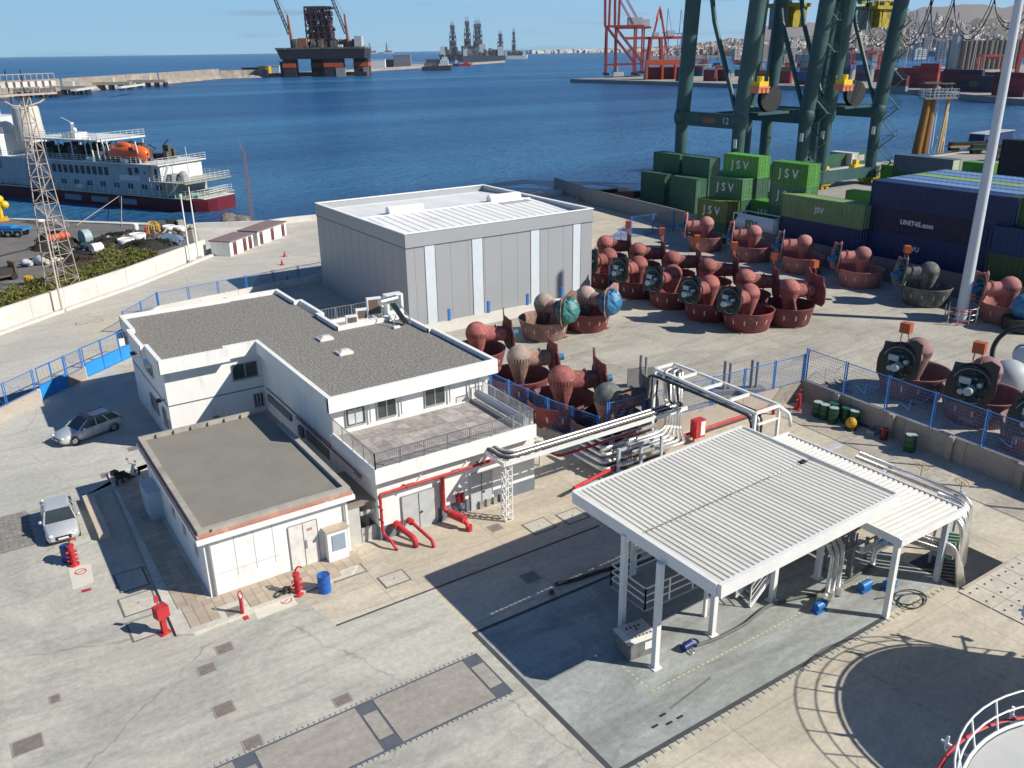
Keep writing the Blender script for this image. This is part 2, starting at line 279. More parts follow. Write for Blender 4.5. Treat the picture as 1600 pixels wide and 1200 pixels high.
def islands(mb):
    par = list(range(len(mb.v)))
    def f(i):
        while par[i] != i: par[i] = par[par[i]]; i = par[i]
        return i
    key = {}
    for i, v in enumerate(mb.v):
        k = (round(v[0], 3), round(v[1], 3), round(v[2], 3))
        if k in key: par[f(i)] = f(key[k])
        else: key[k] = i
    for fc in mb.f:
        for j in fc[1:]: par[f(j)] = f(fc[0])
    g = {}
    for n, fc in enumerate(mb.f): g.setdefault(f(fc[0]), []).append(n)
    out = []
    for ids in g.values():
        m = MB(); mp = {}
        for n in ids:
            q = []
            for i in mb.f[n]:
                if i not in mp: mp[i] = len(m.v); m.v.append(mb.v[i])
                q.append(mp[i])
            m.f.append(q); m.mi.append(mb.mi[n]); m.sm.append(mb.sm[n])
        out.append(m)
    return out
def part(name, mb, mats, parent=None, loc=None, rz=0, kind=None, label=None):
    if parent and kind is None and name in STUFFS: kind = 'stuff'
    if parent and name in SPLITS and isinstance(mb, MB):
        isl = islands(mb)
        if len(isl) > 1:
            return [part_(SPLITS[name], m, mats, parent, loc, rz, kind, label) for m in isl][0]
    return part_(name, mb, mats, parent, loc, rz, kind, label)
def part_(name, mb, mats, parent=None, loc=None, rz=0, kind=None, label=None):
    me = mb if isinstance(mb, bpy.types.Mesh) else mb.mesh(name, mats)
    o = bpy.data.objects.new(name, me); COL.objects.link(o)
    if parent: o.parent = parent
    if loc is not None: o.location = loc
    if rz: o.rotation_euler = (0, 0, rz)
    if kind: o['kind'] = kind
    if label: o['label'] = label
    return o
def tag(o, label, cat, group=None):
    o['label'] = label; o['category'] = cat
    if group: o['group'] = group
    return o
def thing(name, label, cat, loc=(0, 0, 0), rz=0, group=None):
    o = bpy.data.objects.new(name, None); COL.objects.link(o); o.location = loc; o.rotation_euler = (0, 0, rz); o.empty_display_size = 0.3
    return tag(o, label, cat, group)
def one(name, mb, mats, label, cat, loc=None, rz=0, group=None):
    return tag(part(name, mb, mats, None, loc, rz), label, cat, group)
def dup(root, loc, rz=0, label=None, scale=None):
    r = root.copy(); COL.objects.link(r); r.location = loc; r.rotation_euler = (0, 0, rz)
    if label: r['label'] = label
    if scale: r.scale = (scale,)*3
    def kids(src, dst):
        for ch in src.children:
            c = ch.copy(); COL.objects.link(c); c.parent = dst; kids(ch, c)
    kids(root, r); return r
def struct(name, mb, mats): return part(name, mb, mats, kind='structure')
def text(name, body, size, m, loc, rot, parent=None, ext=0.01, align='CENTER', bold=0.0, sx=1.0):
    c = bpy.data.curves.new(name, 'FONT'); c.body = body; c.size = size; c.extrude = ext; c.align_x = align; c.align_y = 'CENTER'; c.offset = bold; c.space_character = 1.05
    t = bpy.data.objects.new(name, c); COL.objects.link(t)
    dg = bpy.context.evaluated_depsgraph_get(); me = bpy.data.meshes.new_from_object(t.evaluated_get(dg)); bpy.data.objects.remove(t)
    me.materials.clear(); me.materials.append(m)
    o = bpy.data.objects.new(name, me); COL.objects.link(o); o.location = loc; o.rotation_euler = rot; o.scale = (sx, 1, 1)
    if parent: o.parent = parent
    return o
HAZE_D = 0.00002
# ================================================================ GROUND AND WATER
WZ = -2.6
def water_mat():
    m = bpy.data.materials.new('harbour_water'); m.use_nodes = True; n = m.node_tree.nodes; l = m.node_tree.links; b = n['Principled BSDF']
    b.inputs['Roughness'].default_value = 0.28; b.inputs['IOR'].default_value = 1.33; b.inputs['Specular IOR Level'].default_value = 0.5
    g = n.new('ShaderNodeNewGeometry'); mp = n.new('ShaderNodeMapping'); mp.inputs['Rotation'].default_value = (0, 0, 0.5); mp.inputs['Scale'].default_value = (0.0022, 0.014, 1); l.new(g.outputs['Position'], mp.inputs['Vector'])
    t = n.new('ShaderNodeTexNoise'); t.inputs['Scale'].default_value = 1.0; t.inputs['Detail'].default_value = 6; t.inputs['Distortion'].default_value = 0.4; l.new(mp.outputs['Vector'], t.inputs['Vector'])
    r = n.new('ShaderNodeValToRGB'); r.color_ramp.elements[0].position = 0.40; r.color_ramp.elements[1].position = 0.66
    r.color_ramp.elements[0].color = (0.006, 0.070, 0.205, 1); r.color_ramp.elements[1].color = (0.034, 0.155, 0.32, 1); l.new(t.outputs['Fac'], r.inputs['Fac']); l.new(r.outputs['Color'], b.inputs['Base Color'])
    hs = []
    for sc, k in ((0.09, 1.0), (0.45, 0.45), (1.7, 0.16)):
        mp2 = n.new('ShaderNodeMapping'); mp2.inputs['Rotation'].default_value = (0, 0, 0.8); mp2.inputs['Scale'].default_value = (1.0, 1.9, 1); l.new(g.outputs['Position'], mp2.inputs['Vector'])
        w = n.new('ShaderNodeTexNoise'); w.inputs['Scale'].default_value = sc; w.inputs['Detail'].default_value = 5; w.inputs['Roughness'].default_value = 0.6; l.new(mp2.outputs['Vector'], w.inputs['Vector'])
        q = n.new('ShaderNodeMath'); q.operation = 'MULTIPLY'; l.new(w.outputs['Fac'], q.inputs[0]); q.inputs[1].default_value = k; hs.append(q.outputs[0])
    a = n.new('ShaderNodeMath'); l.new(hs[0], a.inputs[0]); l.new(hs[1], a.inputs[1]); a2 = n.new('ShaderNodeMath'); l.new(a.outputs[0], a2.inputs[0]); l.new(hs[2], a2.inputs[1])
    bp = n.new('ShaderNodeBump'); bp.inputs['Strength'].default_value = 1.0; bp.inputs['Distance'].default_value = 3.0; l.new(a2.outputs[0], bp.inputs['Height']); l.new(bp.outputs['Normal'], b.inputs['Normal'])
    return m
wm = MB(); wm.sheet([(-30000, -2000), (38000, -2000), (38000, 42000), (-30000, 42000)], WZ); struct('sea_water', wm, water_mat())

beige = concrete('yard_concrete', (0.58, 0.52, 0.425), (0.47, 0.425, 0.355), (0.33, 0.30, 0.255), warm=(0.62, 0.50, 0.33), panel=(7.5, 6.0))
paleg = concrete('pale_concrete', (0.52, 0.505, 0.445), (0.39, 0.382, 0.345), (0.25, 0.252, 0.24), crack=0.55, cscale=0.1, warm=(0.60, 0.555, 0.45))
padm = concrete('sealed_pad_concrete', (0.40, 0.425, 0.415), (0.29, 0.315, 0.315), (0.19, 0.19, 0.18), cscale=0.08, crack=0.2, streak=True)
propy = concrete('storage_yard_concrete', (0.46, 0.43, 0.375), (0.37, 0.35, 0.31), (0.22, 0.21, 0.185), warm=(0.54, 0.49, 0.40), panel=(9, 9))
roadm = concrete('outer_road_concrete', (0.52, 0.505, 0.465), (0.45, 0.435, 0.395), (0.36, 0.34, 0.30), warm=(0.60, 0.53, 0.36), cscale=0.05)
dockm = concrete('dock_asphalt', (0.20, 0.19, 0.178), (0.155, 0.148, 0.14), (0.11, 0.105, 0.1), cscale=0.05)
contm = concrete('container_yard_paving', (0.36, 0.345, 0.315), (0.30, 0.29, 0.27), (0.2, 0.195, 0.18), cscale=0.04)
waym = concrete('promenade_concrete', (0.60, 0.58, 0.52), (0.52, 0.50, 0.45), (0.42, 0.40, 0.36))
gm = MB()
land = [(-300, -300), (900, -300), (900, -60), (505, -60), (505, 100), (430, 125), (108, 125.5), (104, 137), (43, 141), (43, 145), (38, 143), (34, 146.5), (11, 170.5), (-60, 256), (-300, 500)]
gm.prism(land, -9, 0); struct('ground', gm, [beige])
def sheet(name, pts, z, m, kind='structure'):
    s = MB(); s.sheet(pts, z); return part(name, s, m, kind=kind)
sheet('concrete_apron', [(-80, -60), (17, -60), (17, 33.7), (11.8, 33.7), (11.2, 36.95), (5.9, 36.85), (5.0, 37.6), (3.6, 50), (3.6, 55), (7, 57.5), (7, 78), (-80, 4)], 0.004, paleg)
sheet('parking_yard', [(-80, 5), (7, 78.0), (9.9, 80.2), (9.9, 58), (7, 57.5), (3.6, 55), (-80, 55)], 0.006, concrete('parking_concrete', (0.52, 0.51, 0.47), (0.44, 0.435, 0.405), (0.34, 0.33, 0.305), cscale=0.09))
sheet('storage_yard_ground', [(34.6, 41.6), (90.6, 41.6), (90.6, 20), (53.6, 20), (53.6, 41), (34.6, 41)], 0.004, propy)
sheet('storage_yard_ground', [(34.2, 41.7), (90.4, 41.7), (91.4, 74), (95, 99), (80, 98), (60, 73.4), (34.2, 73.4)], 0.008, propy)
sheet('storage_yard_ground', [(53.7, -50), (90.6, -50), (90.6, 20), (53.7, 20)], 0.004, propy)
sheet('outer_road', [(-120, -30), (-40, 40), (0, 75.6), (12.5, 86), (14, 98), (60, 98), (100, 137), (43, 141), (30, 120.5), (9.5, 104), (-120, 3)], 0.004, roadm)
sheet('dock_ground', [(-200, 100), (-120, -4+0), (9, 106), (28.5, 122.5), (33.5, 145), (11, 169), (-60, 254), (-200, 300)], 0.005, dockm)
sheet('container_yard_ground', [(91.5, -100), (500, -100), (500, 98), (430, 123), (109, 123.5), (98, 112), (91.5, 72)], 0.004, contm)
sheet('promenade', [(30, 122.5), (43, 133), (103, 133), (103, 136.5), (43, 140.5), (33.5, 142)], 0.009, waym)
# sealed pad with channel drains around it
sheet('loading_pad', [(17.15, 19.15), (39.2, 19.15), (39.2, 29.3), (17.15, 29.3)], 0.010, padm)
s = MB(); s.box(16.93, 17.15, -10, 29.5, 0.0, 0.016); s.box(17.15, 34.4, 18.93, 19.15, 0, 0.016); s.box(17.15, 30, 29.3, 29.5, 0, 0.016)
part('drain_channel', s, grating, kind='structure')
s = MB()
x = 17.2
while x < 39: s.box(x, x+0.16, 18.72, 18.93, 0.002, 0.03); x += 0.42
part('kerb_teeth', s, MARK('kerb_grey', (0.42, 0.42, 0.40)), kind='stuff')
s = MB(); s.box(11.8, 28.2, 33.66, 33.78, 0, 0.016); part('slot_drain', s, grating, kind='structure')
# dashed keep-clear line
s = MB(); yl = mat('dash_yellow', (0.62, 0.58, 0.30), 0.8)
def dashes(a, b, st=0.30, w=0.035):
    a = Vector(a); b = Vector(b); d = (b-a); n = int(d.length/st); d.normalize(); q = Vector((-d.y, d.x, 0))*w
    for i in range(n):
        p = a+d*(i*st); e = p+d*(st*0.5)
        s.add([p-q, e-q, e+q, p+q], [(0, 1, 2, 3)])
zz_ = 0.015
dashes((21.3, 21.6, zz_), (38.5, 21.6, zz_)); dashes((21.3, 21.6, zz_), (21.3, 24.0, zz_)); dashes((34.6, 19.0, zz_), (39.2, 19.0, zz_))
part('dashed_floor_line', s, yl, kind='structure')
# thin dark tyre mark on the loading pad
sheet('tyre_mark', [(19, 16.5)]*0 or [(21.2, 20.35), (24.0, 20.75), (24.0, 20.85), (21.2, 20.45)], 0.014, mat('tyre_rubber', (0.17, 0.17, 0.165), 0.9))

# weighbridge set in the apron, lower left
wt = thing('weighbridge', 'long concrete weighbridge framed by dark steel strips at the bottom left of the yard', 'weighbridge', (0, 0, 0))
s = MB(); X0, X1, Y0, Y1 = 1.5, 16.35, 25.0, 28.1
s.box(X0, X1, Y0, Y1, 0.0, 0.012); part('pit_frame', s, mat('weigh_steel', (0.115, 0.13, 0.155), 0.6, c2=(0.09, 0.1, 0.12)), wt)
deckm = concrete('weigh_deck_concrete', (0.40, 0.37, 0.335), (0.33, 0.305, 0.28), (0.24, 0.22, 0.2), crack=0.0)
for a, b in ((11.05, 15.5), (5.9, 10.2), (1.6, 5.0)):
    s = MB(); s.box(a, b, Y0+0.12, Y1-0.12, 0.0, 0.03); part('deck_slab', s, deckm, wt)
for a in (15.6, 10.3, 5.1):
    s = MB(); s.box(a, a+0.64, Y0+0.75, Y1-0.75, 0.0, 0.03); part('access_slab', s, deckm, wt)
s = MB()
x = X0
while x < X1:
    for yy in (Y0-0.13, Y1+0.02): s.box(x, x+0.11, yy, yy+0.11, 0.002, 0.035)
    x += 0.24
part('edge_teeth', s, MARK('kerb_grey', (0.42, 0.42, 0.40)), wt, kind='stuff')
# manhole covers and patches
cov = [(5.6, 31.1, .55, .5, 'rusty square manhole cover beside the weighbridge, lowest of a row of four'), (5.7, 34.1, .5, .45, 'square manhole cover in the apron in front of the kerb, below the red hose box'),
       (6.8, 35.1, .5, .45, 'square manhole cover nearest the corner of the tiled pavement'), (6.0, 28.5, .5, .45, 'dark manhole cover right above the weighbridge edge at the bottom'),
       (10.0, 28.75, .5, .38, 'dark manhole cover touching the weighbridge kerb halfway along'), (-0.3, 35.9, .3, .45, 'small dark drain grate at the meeting of two cracks, lower left'),
       (-1.6, 33.6, .95, .75, 'large dark grate near the bottom left corner'), (5.6, 57.5, .55, .5, 'brown manhole cover beside the motorcycle'),
       (23.1, 37.0, .5, .45, 'rusty manhole cover at the foot of the lattice pipe support'), (21.9, 31.7, .6, .55, 'dark manhole cover in the shade in front of the canopy'),
       (8.0, 37.55, .45, .4, 'brown cover in the tiled pavement near its front corner'), (7.9, 60.8, .5, .45, 'dark cover in the shade beside the two-storey block')]
rustcov = mat('rusty_cover', (0.24, 0.205, 0.185), 0.8, c2=(0.17, 0.145, 0.13), scale=4, bump=0.4)
cframe = mat('cover_frame', (0.36, 0.33, 0.29), 0.8)
for x, y, a, b, lb in cov:
    a *= .68; b *= .7
    if y in (33.6, 35.9): a *= .8; b *= .8
    t = thing('manhole_cover', lb, 'manhole cover', (x, y, 0.0)); s = MB(); s.box(-a, a, -b, b, 0.0, 0.16 if y == 37.55 else 0.022); part('plate', s, rustcov, t)
    s = MB(); e = 0.07; zt = 0.155 if y == 37.55 else 0.018
    s.box(-a-e, a+e, -b-e, -b-0.004, 0.004, zt); s.box(-a-e, a+e, b+0.004, b+e, 0.004, zt); s.box(-a-e, -a-0.004, -b, b, 0.004, zt); s.box(a+0.004, a+e, -b, b, 0.004, zt); part('frame', s, cframe, t)
chm = concrete('chamber_lid_concrete', (0.55, 0.51, 0.44), (0.50, 0.46, 0.40), (0.42, 0.39, 0.34), crack=0)
for x, y, a, b, lb in [(14.1, 37.9, .95, .75, 'square concrete chamber lid with dark rim right beside the blue drum'), (15.9, 35.7, .75, .6, 'square concrete chamber lid with dark rim in front of the red pump pipes'),
                       (25.3, 35.7, .8, .7, 'left one of two chamber lids beside the lattice pipe support'), (27.6, 35.5, .8, .7, 'right one of two chamber lids beside the lattice pipe support, nearer the canopy'),
                       (4.35, 43.6, .75, 1.0, 'chamber lid in the shade below the pale concrete bench'), (4.2, 41.2, .85, .9, 'chamber lid half in sun beside the tiled pavement'), (4.1, 38.9, .8, .9, 'chamber lid next to the red hose box stand'),
                       (10.6, 96.3, 1.3, .45, 'narrow rectangular chamber lid on the outer road beyond the blue gates')]:
    t = thing('chamber_lid', lb, 'chamber lid', (x, y, 0)); s = MB(); s.box(-a, a, -b, b, 0, 0.02); part('rim', s, mat('lid_rim', (0.17, 0.16, 0.145), 0.9), t)
    s = MB(); e = 0.09; s.box(-a+e, a-e, -b+e, b-e, 0, 0.028); part('lid', s, chm, t); s = MB(); s.cyl((0, 0, 0.02), (0, 0, 0.034), 0.045, n=8); part('lifting_eye', s, blackm, t)
# cobbled patch at the left edge
s = MB()
for i in range(14):
    for j in range(28):
        x = -3.2+i*0.27+RND.uniform(-.02, .02); y = 50.5+j*0.17; s.box(x, x+0.25, y, y+0.15, 0.0, 0.02+RND.uniform(0, .012))
part('cobble_patch', s, mat('cobbles', (0.30, 0.285, 0.26), 0.9, c2=(0.17, 0.16, 0.15), scale=3, world=True), kind='stuff')

# tiled pavement around the annex
tp = MB(); tp.prism([(5.15, 37.3), (5.9, 36.9), (14.3, 37.35), (15.1, 38.2), (15.1, 39.4), (7.4, 39.4), (7.4, 57.5), (5.6, 57.5)], 0, 0.13); struct('pavement', tp, [waym])
tiles = []
tm1 = mat('paving_tile', (0.45, 0.375, 0.295), 0.85, c2=(0.38, 0.315, 0.25), scale=1.2, world=True); tmesh = MB().box(-.235, .235, -.235, .235, 0, .028).mesh('tile', [tm1])
pv = bpy.data.objects['pavement']; cnt = 0
for i in range(19):
    for j in range(4):
        x, y = 6.1+i*0.49, 37.6+j*0.49
        if y > 39.35 or (j == 0 and i > 15): continue
        if abs(x-8.0) < .75 and abs(y-37.55) < .7: continue
        o = part('tile', tmesh, None, pv, (x, y, 0.128+RND.uniform(0, .006))); cnt += 1
for j in range(36):
    for i in range(3):
        x, y = 5.95+i*0.49, 39.56+j*0.49
        if cnt < 295: part('tile', tmesh, None, pv, (x, y, 0.128+RND.uniform(0, .006))); cnt += 1
b = MB(); b.box(-.3, .3, -2.8, 2.8, 0, .42); one('concrete_bench', b, mat('bench_stone', (0.56, 0.47, 0.38), 0.85, c2=(0.5, 0.42, 0.34)), 'long pale pinkish concrete bench block beside the parked hatchback', 'bench', (3.95, 51.6, 0.004))

# ================================================================ MAIN BUILDING
mb = thing('office_building', 'white two-storey L-shaped office building with grey gravel roof and tiled terrace', 'building', (0, 0, 0))
ZR, ZF = 7.0, 6.7
s = MB(); s.box(17.0, 27.7, 39.6, 45.6, 0, 3.88); part('ground_floor_wall', s, white, mb)
s = MB(); s.prism([(17.0, 45.6), (28.1, 45.6), (28.1, 57.8), (22.7, 57.8), (22.7, 70.6), (10.3, 70.6), (10.3, 58.7), (17.0, 58.7)], 0, 6.6); uw = part('wall', s, white, mb)
s = MB(); s.prism([(16.85, 45.3), (28.25, 45.3), (28.25, 57.9), (22.75, 57.9), (22.75, 70.8), (10.15, 70.8), (10.15, 58.3), (16.85, 58.3)], 6.601, ZF); part('roof', s, gravel, mb)
def parapet(pts, w=0.28, z0=6.05, z1=ZR, closed=True):
    s = MB(); n = len(pts)
    for i in range(n if closed else n-1):
        a, b = pts[i], pts[(i+1) % n]
        x0, x1 = sorted((a[0], b[0])); y0, y1 = sorted((a[1], b[1]))
        k = 0.001*(i % 5)
        if abs(x1-x0) < 1e-3: s.box(x0-w/2, x0+w/2, y0-w/2, y1+w/2, z0+k, z1+k)
        else: s.box(x0-w/2, x1+w/2, y0-w/2+.002, y0+w/2-.002, z0+k, z1+k)
    return s
pp = [(16.8, 45.1), (28.4, 45.1), (28.4, 53.6), (28.15, 53.6), (28.15, 58.0), (22.9, 58.0), (22.9, 62.2), (23.25, 62.2), (23.25, 66.8), (22.75, 66.8), (22.75, 71.2), (18.4, 71.2), (18.4, 70.8), (10.1, 70.8), (10.1, 66.5), (9.8, 66.5), (9.8, 62.0), (10.1, 62.0), (10.1, 57.9), (14.5, 57.9), (14.5, 58.4), (16.8, 58.4)]
part('parapet', parapet(pp), white, mb)
# upper windows and terrace doors
def slider(x0, x1, y, z0, z1, open_=False):
    w = part('terrace_door', MB().box(x0, x1, y-.03, y+.02, z0, z1), glass, mb)
    s = MB(); e = .07
    for a, b in ((x0, x0+e), (x1-e, x1), ((x0+x1)/2-e/2, (x0+x1)/2+e/2)): s.box(a, b, y-.07, y-.031, z0, z1)
    s.box(x0+e, x1-e, y-.069, y-.031, z1-e, z1); s.box(x0+e, x1-e, y-.069, y-.031, z0, z0+e); part('frame', s, alu, w)
    if open_: part('blind', MB().box(x0+.2, x1-.2, y-.045, y-.031, z0+.15, z1-.5), blind, w)
slider(17.85, 19.2, 45.58, 4.62, 6.2, True); slider(19.95, 21.3, 45.58, 4.62, 6.2); slider(23.3, 24.8, 45.58, 4.62, 6.2)
for x in (19.45, 21.6, 25.1, 26.6, 27.3):
    part('downpipe', MB().cyl((x, 45.45, 4.6), (x, 45.45, 6.1), .05, n=8), alu, mb)
# wing window, side windows, door
def wind(name, axis, c, a0, a1, z0, z1, bars=1):
    """window on a wall facing -y (axis y) or -x (axis x)"""
    s = MB(); f = MB(); e = .06
    if axis == 'y':
        w = part(name, s.box(a0, a1, c-.02, c+.02, z0, z1), glass, mb)
        for k in range(bars+2): u = a0+(a1-a0)*k/(bars+1); f.box(u-e/2, u+e/2, c-.05, c-.021, z0, z1)
        f.box(a0, a1, c-.06, c-.05, z0-e, z0); f.box(a0, a1, c-.06, c-.05, z1, z1+e); f.box(a0-.1, a1+.1, c-.12, c-.06, z0-.12, z0-.07)
    else:
        w = part(name, s.box(c-.02, c+.02, a0, a1, z0, z1), glass, mb)
        for k in range(bars+2): u = a0+(a1-a0)*k/(bars+1); f.box(c-.05, c-.021, u-e/2, u+e/2, z0, z1)
        f.box(c-.06, c-.05, a0, a1, z0-e, z0); f.box(c-.06, c-.05, a0, a1, z1, z1+e)
    part('frame', f, alu, w); return w
wind('window', 'y', 58.68, 14.9, 16.7, 4.3, 5.4); wind('window', 'y', 58.68, 16.15, 16.85, 1.9, 2.9, 2)
wind('window', 'x', 10.28, 62.4, 65.2, 4.3, 5.6, 3); wind('window', 'x', 10.28, 60.0, 61.0, 1.2, 2.6); wind('window', 'x', 10.28, 62.6, 65.0, 1.3, 2.4, 2)
s = MB(); s.box(10.26, 10.3, 58.8, 70.4, 3.35, 3.4); s.box(10.3, 16.99, 58.66, 58.7, 3.35, 3.4); part('floor_joint', s, seam, mb)
part('door', MB().box(10.25, 10.3, 58.95, 59.7, 0, 2.1), mat('grey_door', (0.42, 0.44, 0.46), 0.5), mb)
for p in ((10.0, 59.6, 3.5), (10.0, 66.9, 4.9)):
    s = MB(); s.box(p[0]-.3, p[0]+.05, p[1]-.14, p[1]+.14, p[2], p[2]+.22); s.bar(p, (10.3, p[1], p[2]+.1), .06); part('floodlight', s, blackm, mb)
s = MB(); s.box(13.15, 13.55, 58.64, 58.7, 1.75, 1.9); part('house_number', s, mat('number_grey', (0.3, 0.3, 0.3), 0.7), mb)
# terrace slab, tiles, parapet, rails
s = MB(); s.box(16.7, 27.45, 39.0, 45.29, 3.9, 4.5); part('terrace_slab', s, white, mb)
s = MB()
for b_ in ((16.7, 27.45, 39.0, 39.2), (16.7, 16.9, 39.2, 45.05), (27.25, 27.45, 39.2, 45.05)): s.box(*b_, 4.5, 4.76)
part('terrace_kerb', s, white, mb)
tt = mat('terrace_tile', (0.42, 0.39, 0.365), 0.8, c2=(0.27, 0.235, 0.22), scale=2.6, world=True, dirt=(0.50, 0.40, 0.36), dscale=1.0)
tmm = MB().box(-.355, .355, -.355, .355, 0, .02).mesh('terrace_tile', [tt]); slab = bpy.data.objects['terrace_slab']
for i in range(13):
    for j in range(8): part('tile', tmm, None, slab, (17.27+i*.725, 39.57+j*.725, 4.5+RND.uniform(0, .004)))
part('channel', MB().box(26.35, 26.42, 39.25, 45.2, 4.5, 4.75), MARK('channel_grey', (0.3, 0.29, 0.28)), mb)
s = MB(); s.cyl((26.95, 39.3, 4.95), (26.95, 45.0, 4.95), .27, n=14); part('roof_duct', s, mat('duct_grey', (0.50, 0.51, 0.53), 0.5), mb)
def railing(pts, h, parent, step=.13, r=.011, name='railing', m=alu, zb=0):
    s = MB(); b = MB()
    for a, c in zip(pts[:-1], pts[1:]):
        a = Vector(a); c = Vector(c); L = (c-a).length; u = Vector((0, 0, 1))
        s.bar(a+u*h, c+u*h, .045); s.bar(a+u*.1, c+u*.1, .03)
        n = max(1, int(round(L/1.5)))
        for k in range(n+1): p = a+(c-a)*(k/n); s.bar(p, p+u*h, .05)
        n = int(L/step)
        for k in range(1, n): p = a+(c-a)*(k/n); b.bar(p+u*.1, p+u*h, r*2)
    o = part(name, s, m, parent)
    if step < 5: part('balusters', b, m, o, kind='stuff')
    return o
railing([(27.35, 45.0, 4.76), (27.35, 39.1, 4.76), (16.8, 39.1, 4.76), (16.8, 45.0, 4.76)], .95, mb)
railing([(26.3, 44.9, 4.52), (27.2, 44.9, 4.52)], .95, mb)
# ground-floor front: skirting, doors, conduits
skirt = mat('blue_grey_skirting', (0.16, 0.19, 0.23), 0.7, c2=(0.13, 0.155, 0.19))
s = MB(); s.box(17.0, 18.35, 39.56, 39.6, 0, .85); s.box(20.75, 27.7, 39.56, 39.6, 0, .85); s.box(16.96, 17.0, 39.6, 41, 0, .85); part('skirting', s, skirt, mb)
for x0, x1, nm in ((18.45, 20.55, 'double_door'), (23.0, 24.5, 'door')):
    d = part(nm, MB().box(x0, x1, 39.52, 39.58, 0, 2.35), mat('door_grey_blue', (0.50, 0.53, 0.54), 0.5), mb)
    s = MB(); s.box((x0+x1)/2-.02, (x0+x1)/2+.02, 39.5, 39.52, 0.05, 2.3); part('door_gap', s, seam, d)
    s = MB(); s.box((x0+x1)/2+.08, (x0+x1)/2+.2, 39.46, 39.52, 1.0, 1.1); part('handle', s, blackm, d)
    s = MB(); s.box(x0-.05, x0, 39.5, 39.58, 0, 2.4); s.box(x1, x1+.05, 39.5, 39.58, 0, 2.4); s.box(x0, x1, 39.5, 39.58, 2.35, 2.4); part('frame', s, alu, d)
s = MB()
for k in range(9): s.box(21.0+k*.5, 21.25+k*.5, 39.35, 39.55, .02, .5) if k in (5, 6, 7, 8) else None
s.box(17.3, 27.0, 39.5, 39.55, 3.6, 3.64)
for x in (19.4, 22.4, 24.6): s.bar((x, 39.5, 3.1), (x, 38.9, 3.75), .05)
part('conduit', s, alu, mb)
s = MB(); s.box(20.9, 21.15, 39.42, 39.55, 0, 2.6); part('grey_pilaster', s, skirt, mb)
# left side wall details above the annex
s = MB(); s.bar((16.93, 45.9, 3.5), (16.93, 57.8, 3.5), .05); s.bar((16.93, 41.5, 3.3), (16.93, 52, 3.3), .05); s.bar((16.93, 41.6, 3.1), (16.93, 42.6, 3.1), .04)
part('wall_pipe', s, mat('dull_red_pipe', (0.25, 0.07, 0.08), 0.6), mb)
s = MB(); s.box(16.94, 16.99, 46.5, 50.3, 2.3, 3.0); s.box(16.8, 16.99, 50.8, 51.5, 2.2, 2.9); s.box(16.85, 16.99, 53, 57.6, 2.6, 3.1); part('louvre', s, MARK('louvre_grey', (0.22, 0.21, 0.22)), mb)
s = MB(); s.box(15.25, 16.99, 39.9, 44.2, 2.35, 2.5); part('passage_roof', s, MARK('brown_felt', (0.27, 0.235, 0.19)), mb)
s = MB(); s.box(15.3, 16.0, 39.95, 40.05, 0, 2.34); s.box(16.05, 16.98, 39.97, 40.03, 0, .9); s.box(16.05, 16.98, 39.97, 40.03, 1.7, 1.95); part('passage_screen', s, MARK('dull_grey_board', (0.5, 0.5, 0.48)), mb)
# roof gear
for x, y, lb in ((21.2, 56.6, 'rear'), (21.1, 52.9, 'front')):
    sk = part('skylight', MB().box(x-.5, x+.5, y-.45, y+.45, ZF, ZF+.16), whiteclean, mb)
    s = MB(); s.add([(x-.45, y-.4, ZF+.16), (x+.45, y-.4, ZF+.16), (x+.45, y+.4, ZF+.16), (x-.45, y+.4, ZF+.16), (x-.2, y-.16, ZF+.3), (x+.2, y-.16, ZF+.3), (x+.2, y+.16, ZF+.3), (x-.2, y+.16, ZF+.3)], [(0, 1, 5, 4), (1, 2, 6, 5), (2, 3, 7, 6), (3, 0, 4, 7), (4, 5, 6, 7)]); part('dome', s, mat('skylight_dome', (0.66, 0.64, 0.6), 0.3), sk)
def acunit(x, y, w, h, rz, big, lb):
    t = thing('air_conditioner', lb, 'air conditioner', (x, y, ZF+.02), rz); s = MB(); s.box(-w/2, w/2, -.22, .22, .16, h); part('casing', s, whiteclean, t)
    s = MB(); s.box(-w/2+.1, w/2-.1, -.235, -.221, .25, h-.1); part('grille', s, mat('ac_grille', (0.16, 0.11, 0.09), 0.7), t)
    for k in (-1, 1): part('foot', MB().box(k*w/3-.06, k*w/3+.06, -.28, .28, 0, .16), alu, t)
acunit(24.2, 58.6, .9, .75, -.2, 0, 'small white air conditioner at the left end of the roof units'); acunit(25.3, 59.2, .9, .95, -.2, 0, 'white air conditioner second from the left on the roof')
acunit(26.6, 59.7, 1.15, 1.5, -.2, 1, 'tall white air conditioner with brown grille in the middle of the roof group')
t = thing('solar_water_heater', 'solar water heater with round silver tank on the back edge of the gravel roof', 'water heater', (27.0, 57.2, ZF+.02))
s = MB(); s.cyl((-.6, .9, 1.5), (.9, 1.2, 1.5), .3, n=14); part('tank', s, alu, t)
s = MB(); s.add([(.25, -1.15, .15), (.75, -1.05, .15), (.6, .85, 1.35), (.1, .75, 1.35)], [(0, 1, 2, 3), (3, 2, 1, 0)]); part('collector', s, glass, t)
s = MB()
for a, b in (((-.4, -1.3, .1), (-.55, .9, 1.4)), ((1.1, -1.0, .1), (.95, 1.1, 1.4)), ((-.5, .9, 0), (-.5, .9, 1.3)), ((.95, 1.1, 0), (.95, 1.1, 1.3))): s.bar(a, b, .06)
part('stand', s, alu, t); s = MB()
for a in ((-.4, -1.3), (1.1, -1.0), (-.5, .9), (.95, 1.1)): s.box(a[0]-.25, a[0]+.25, a[1]-.12, a[1]+.12, 0, .16)
part('foot', s, whiteclean, t)
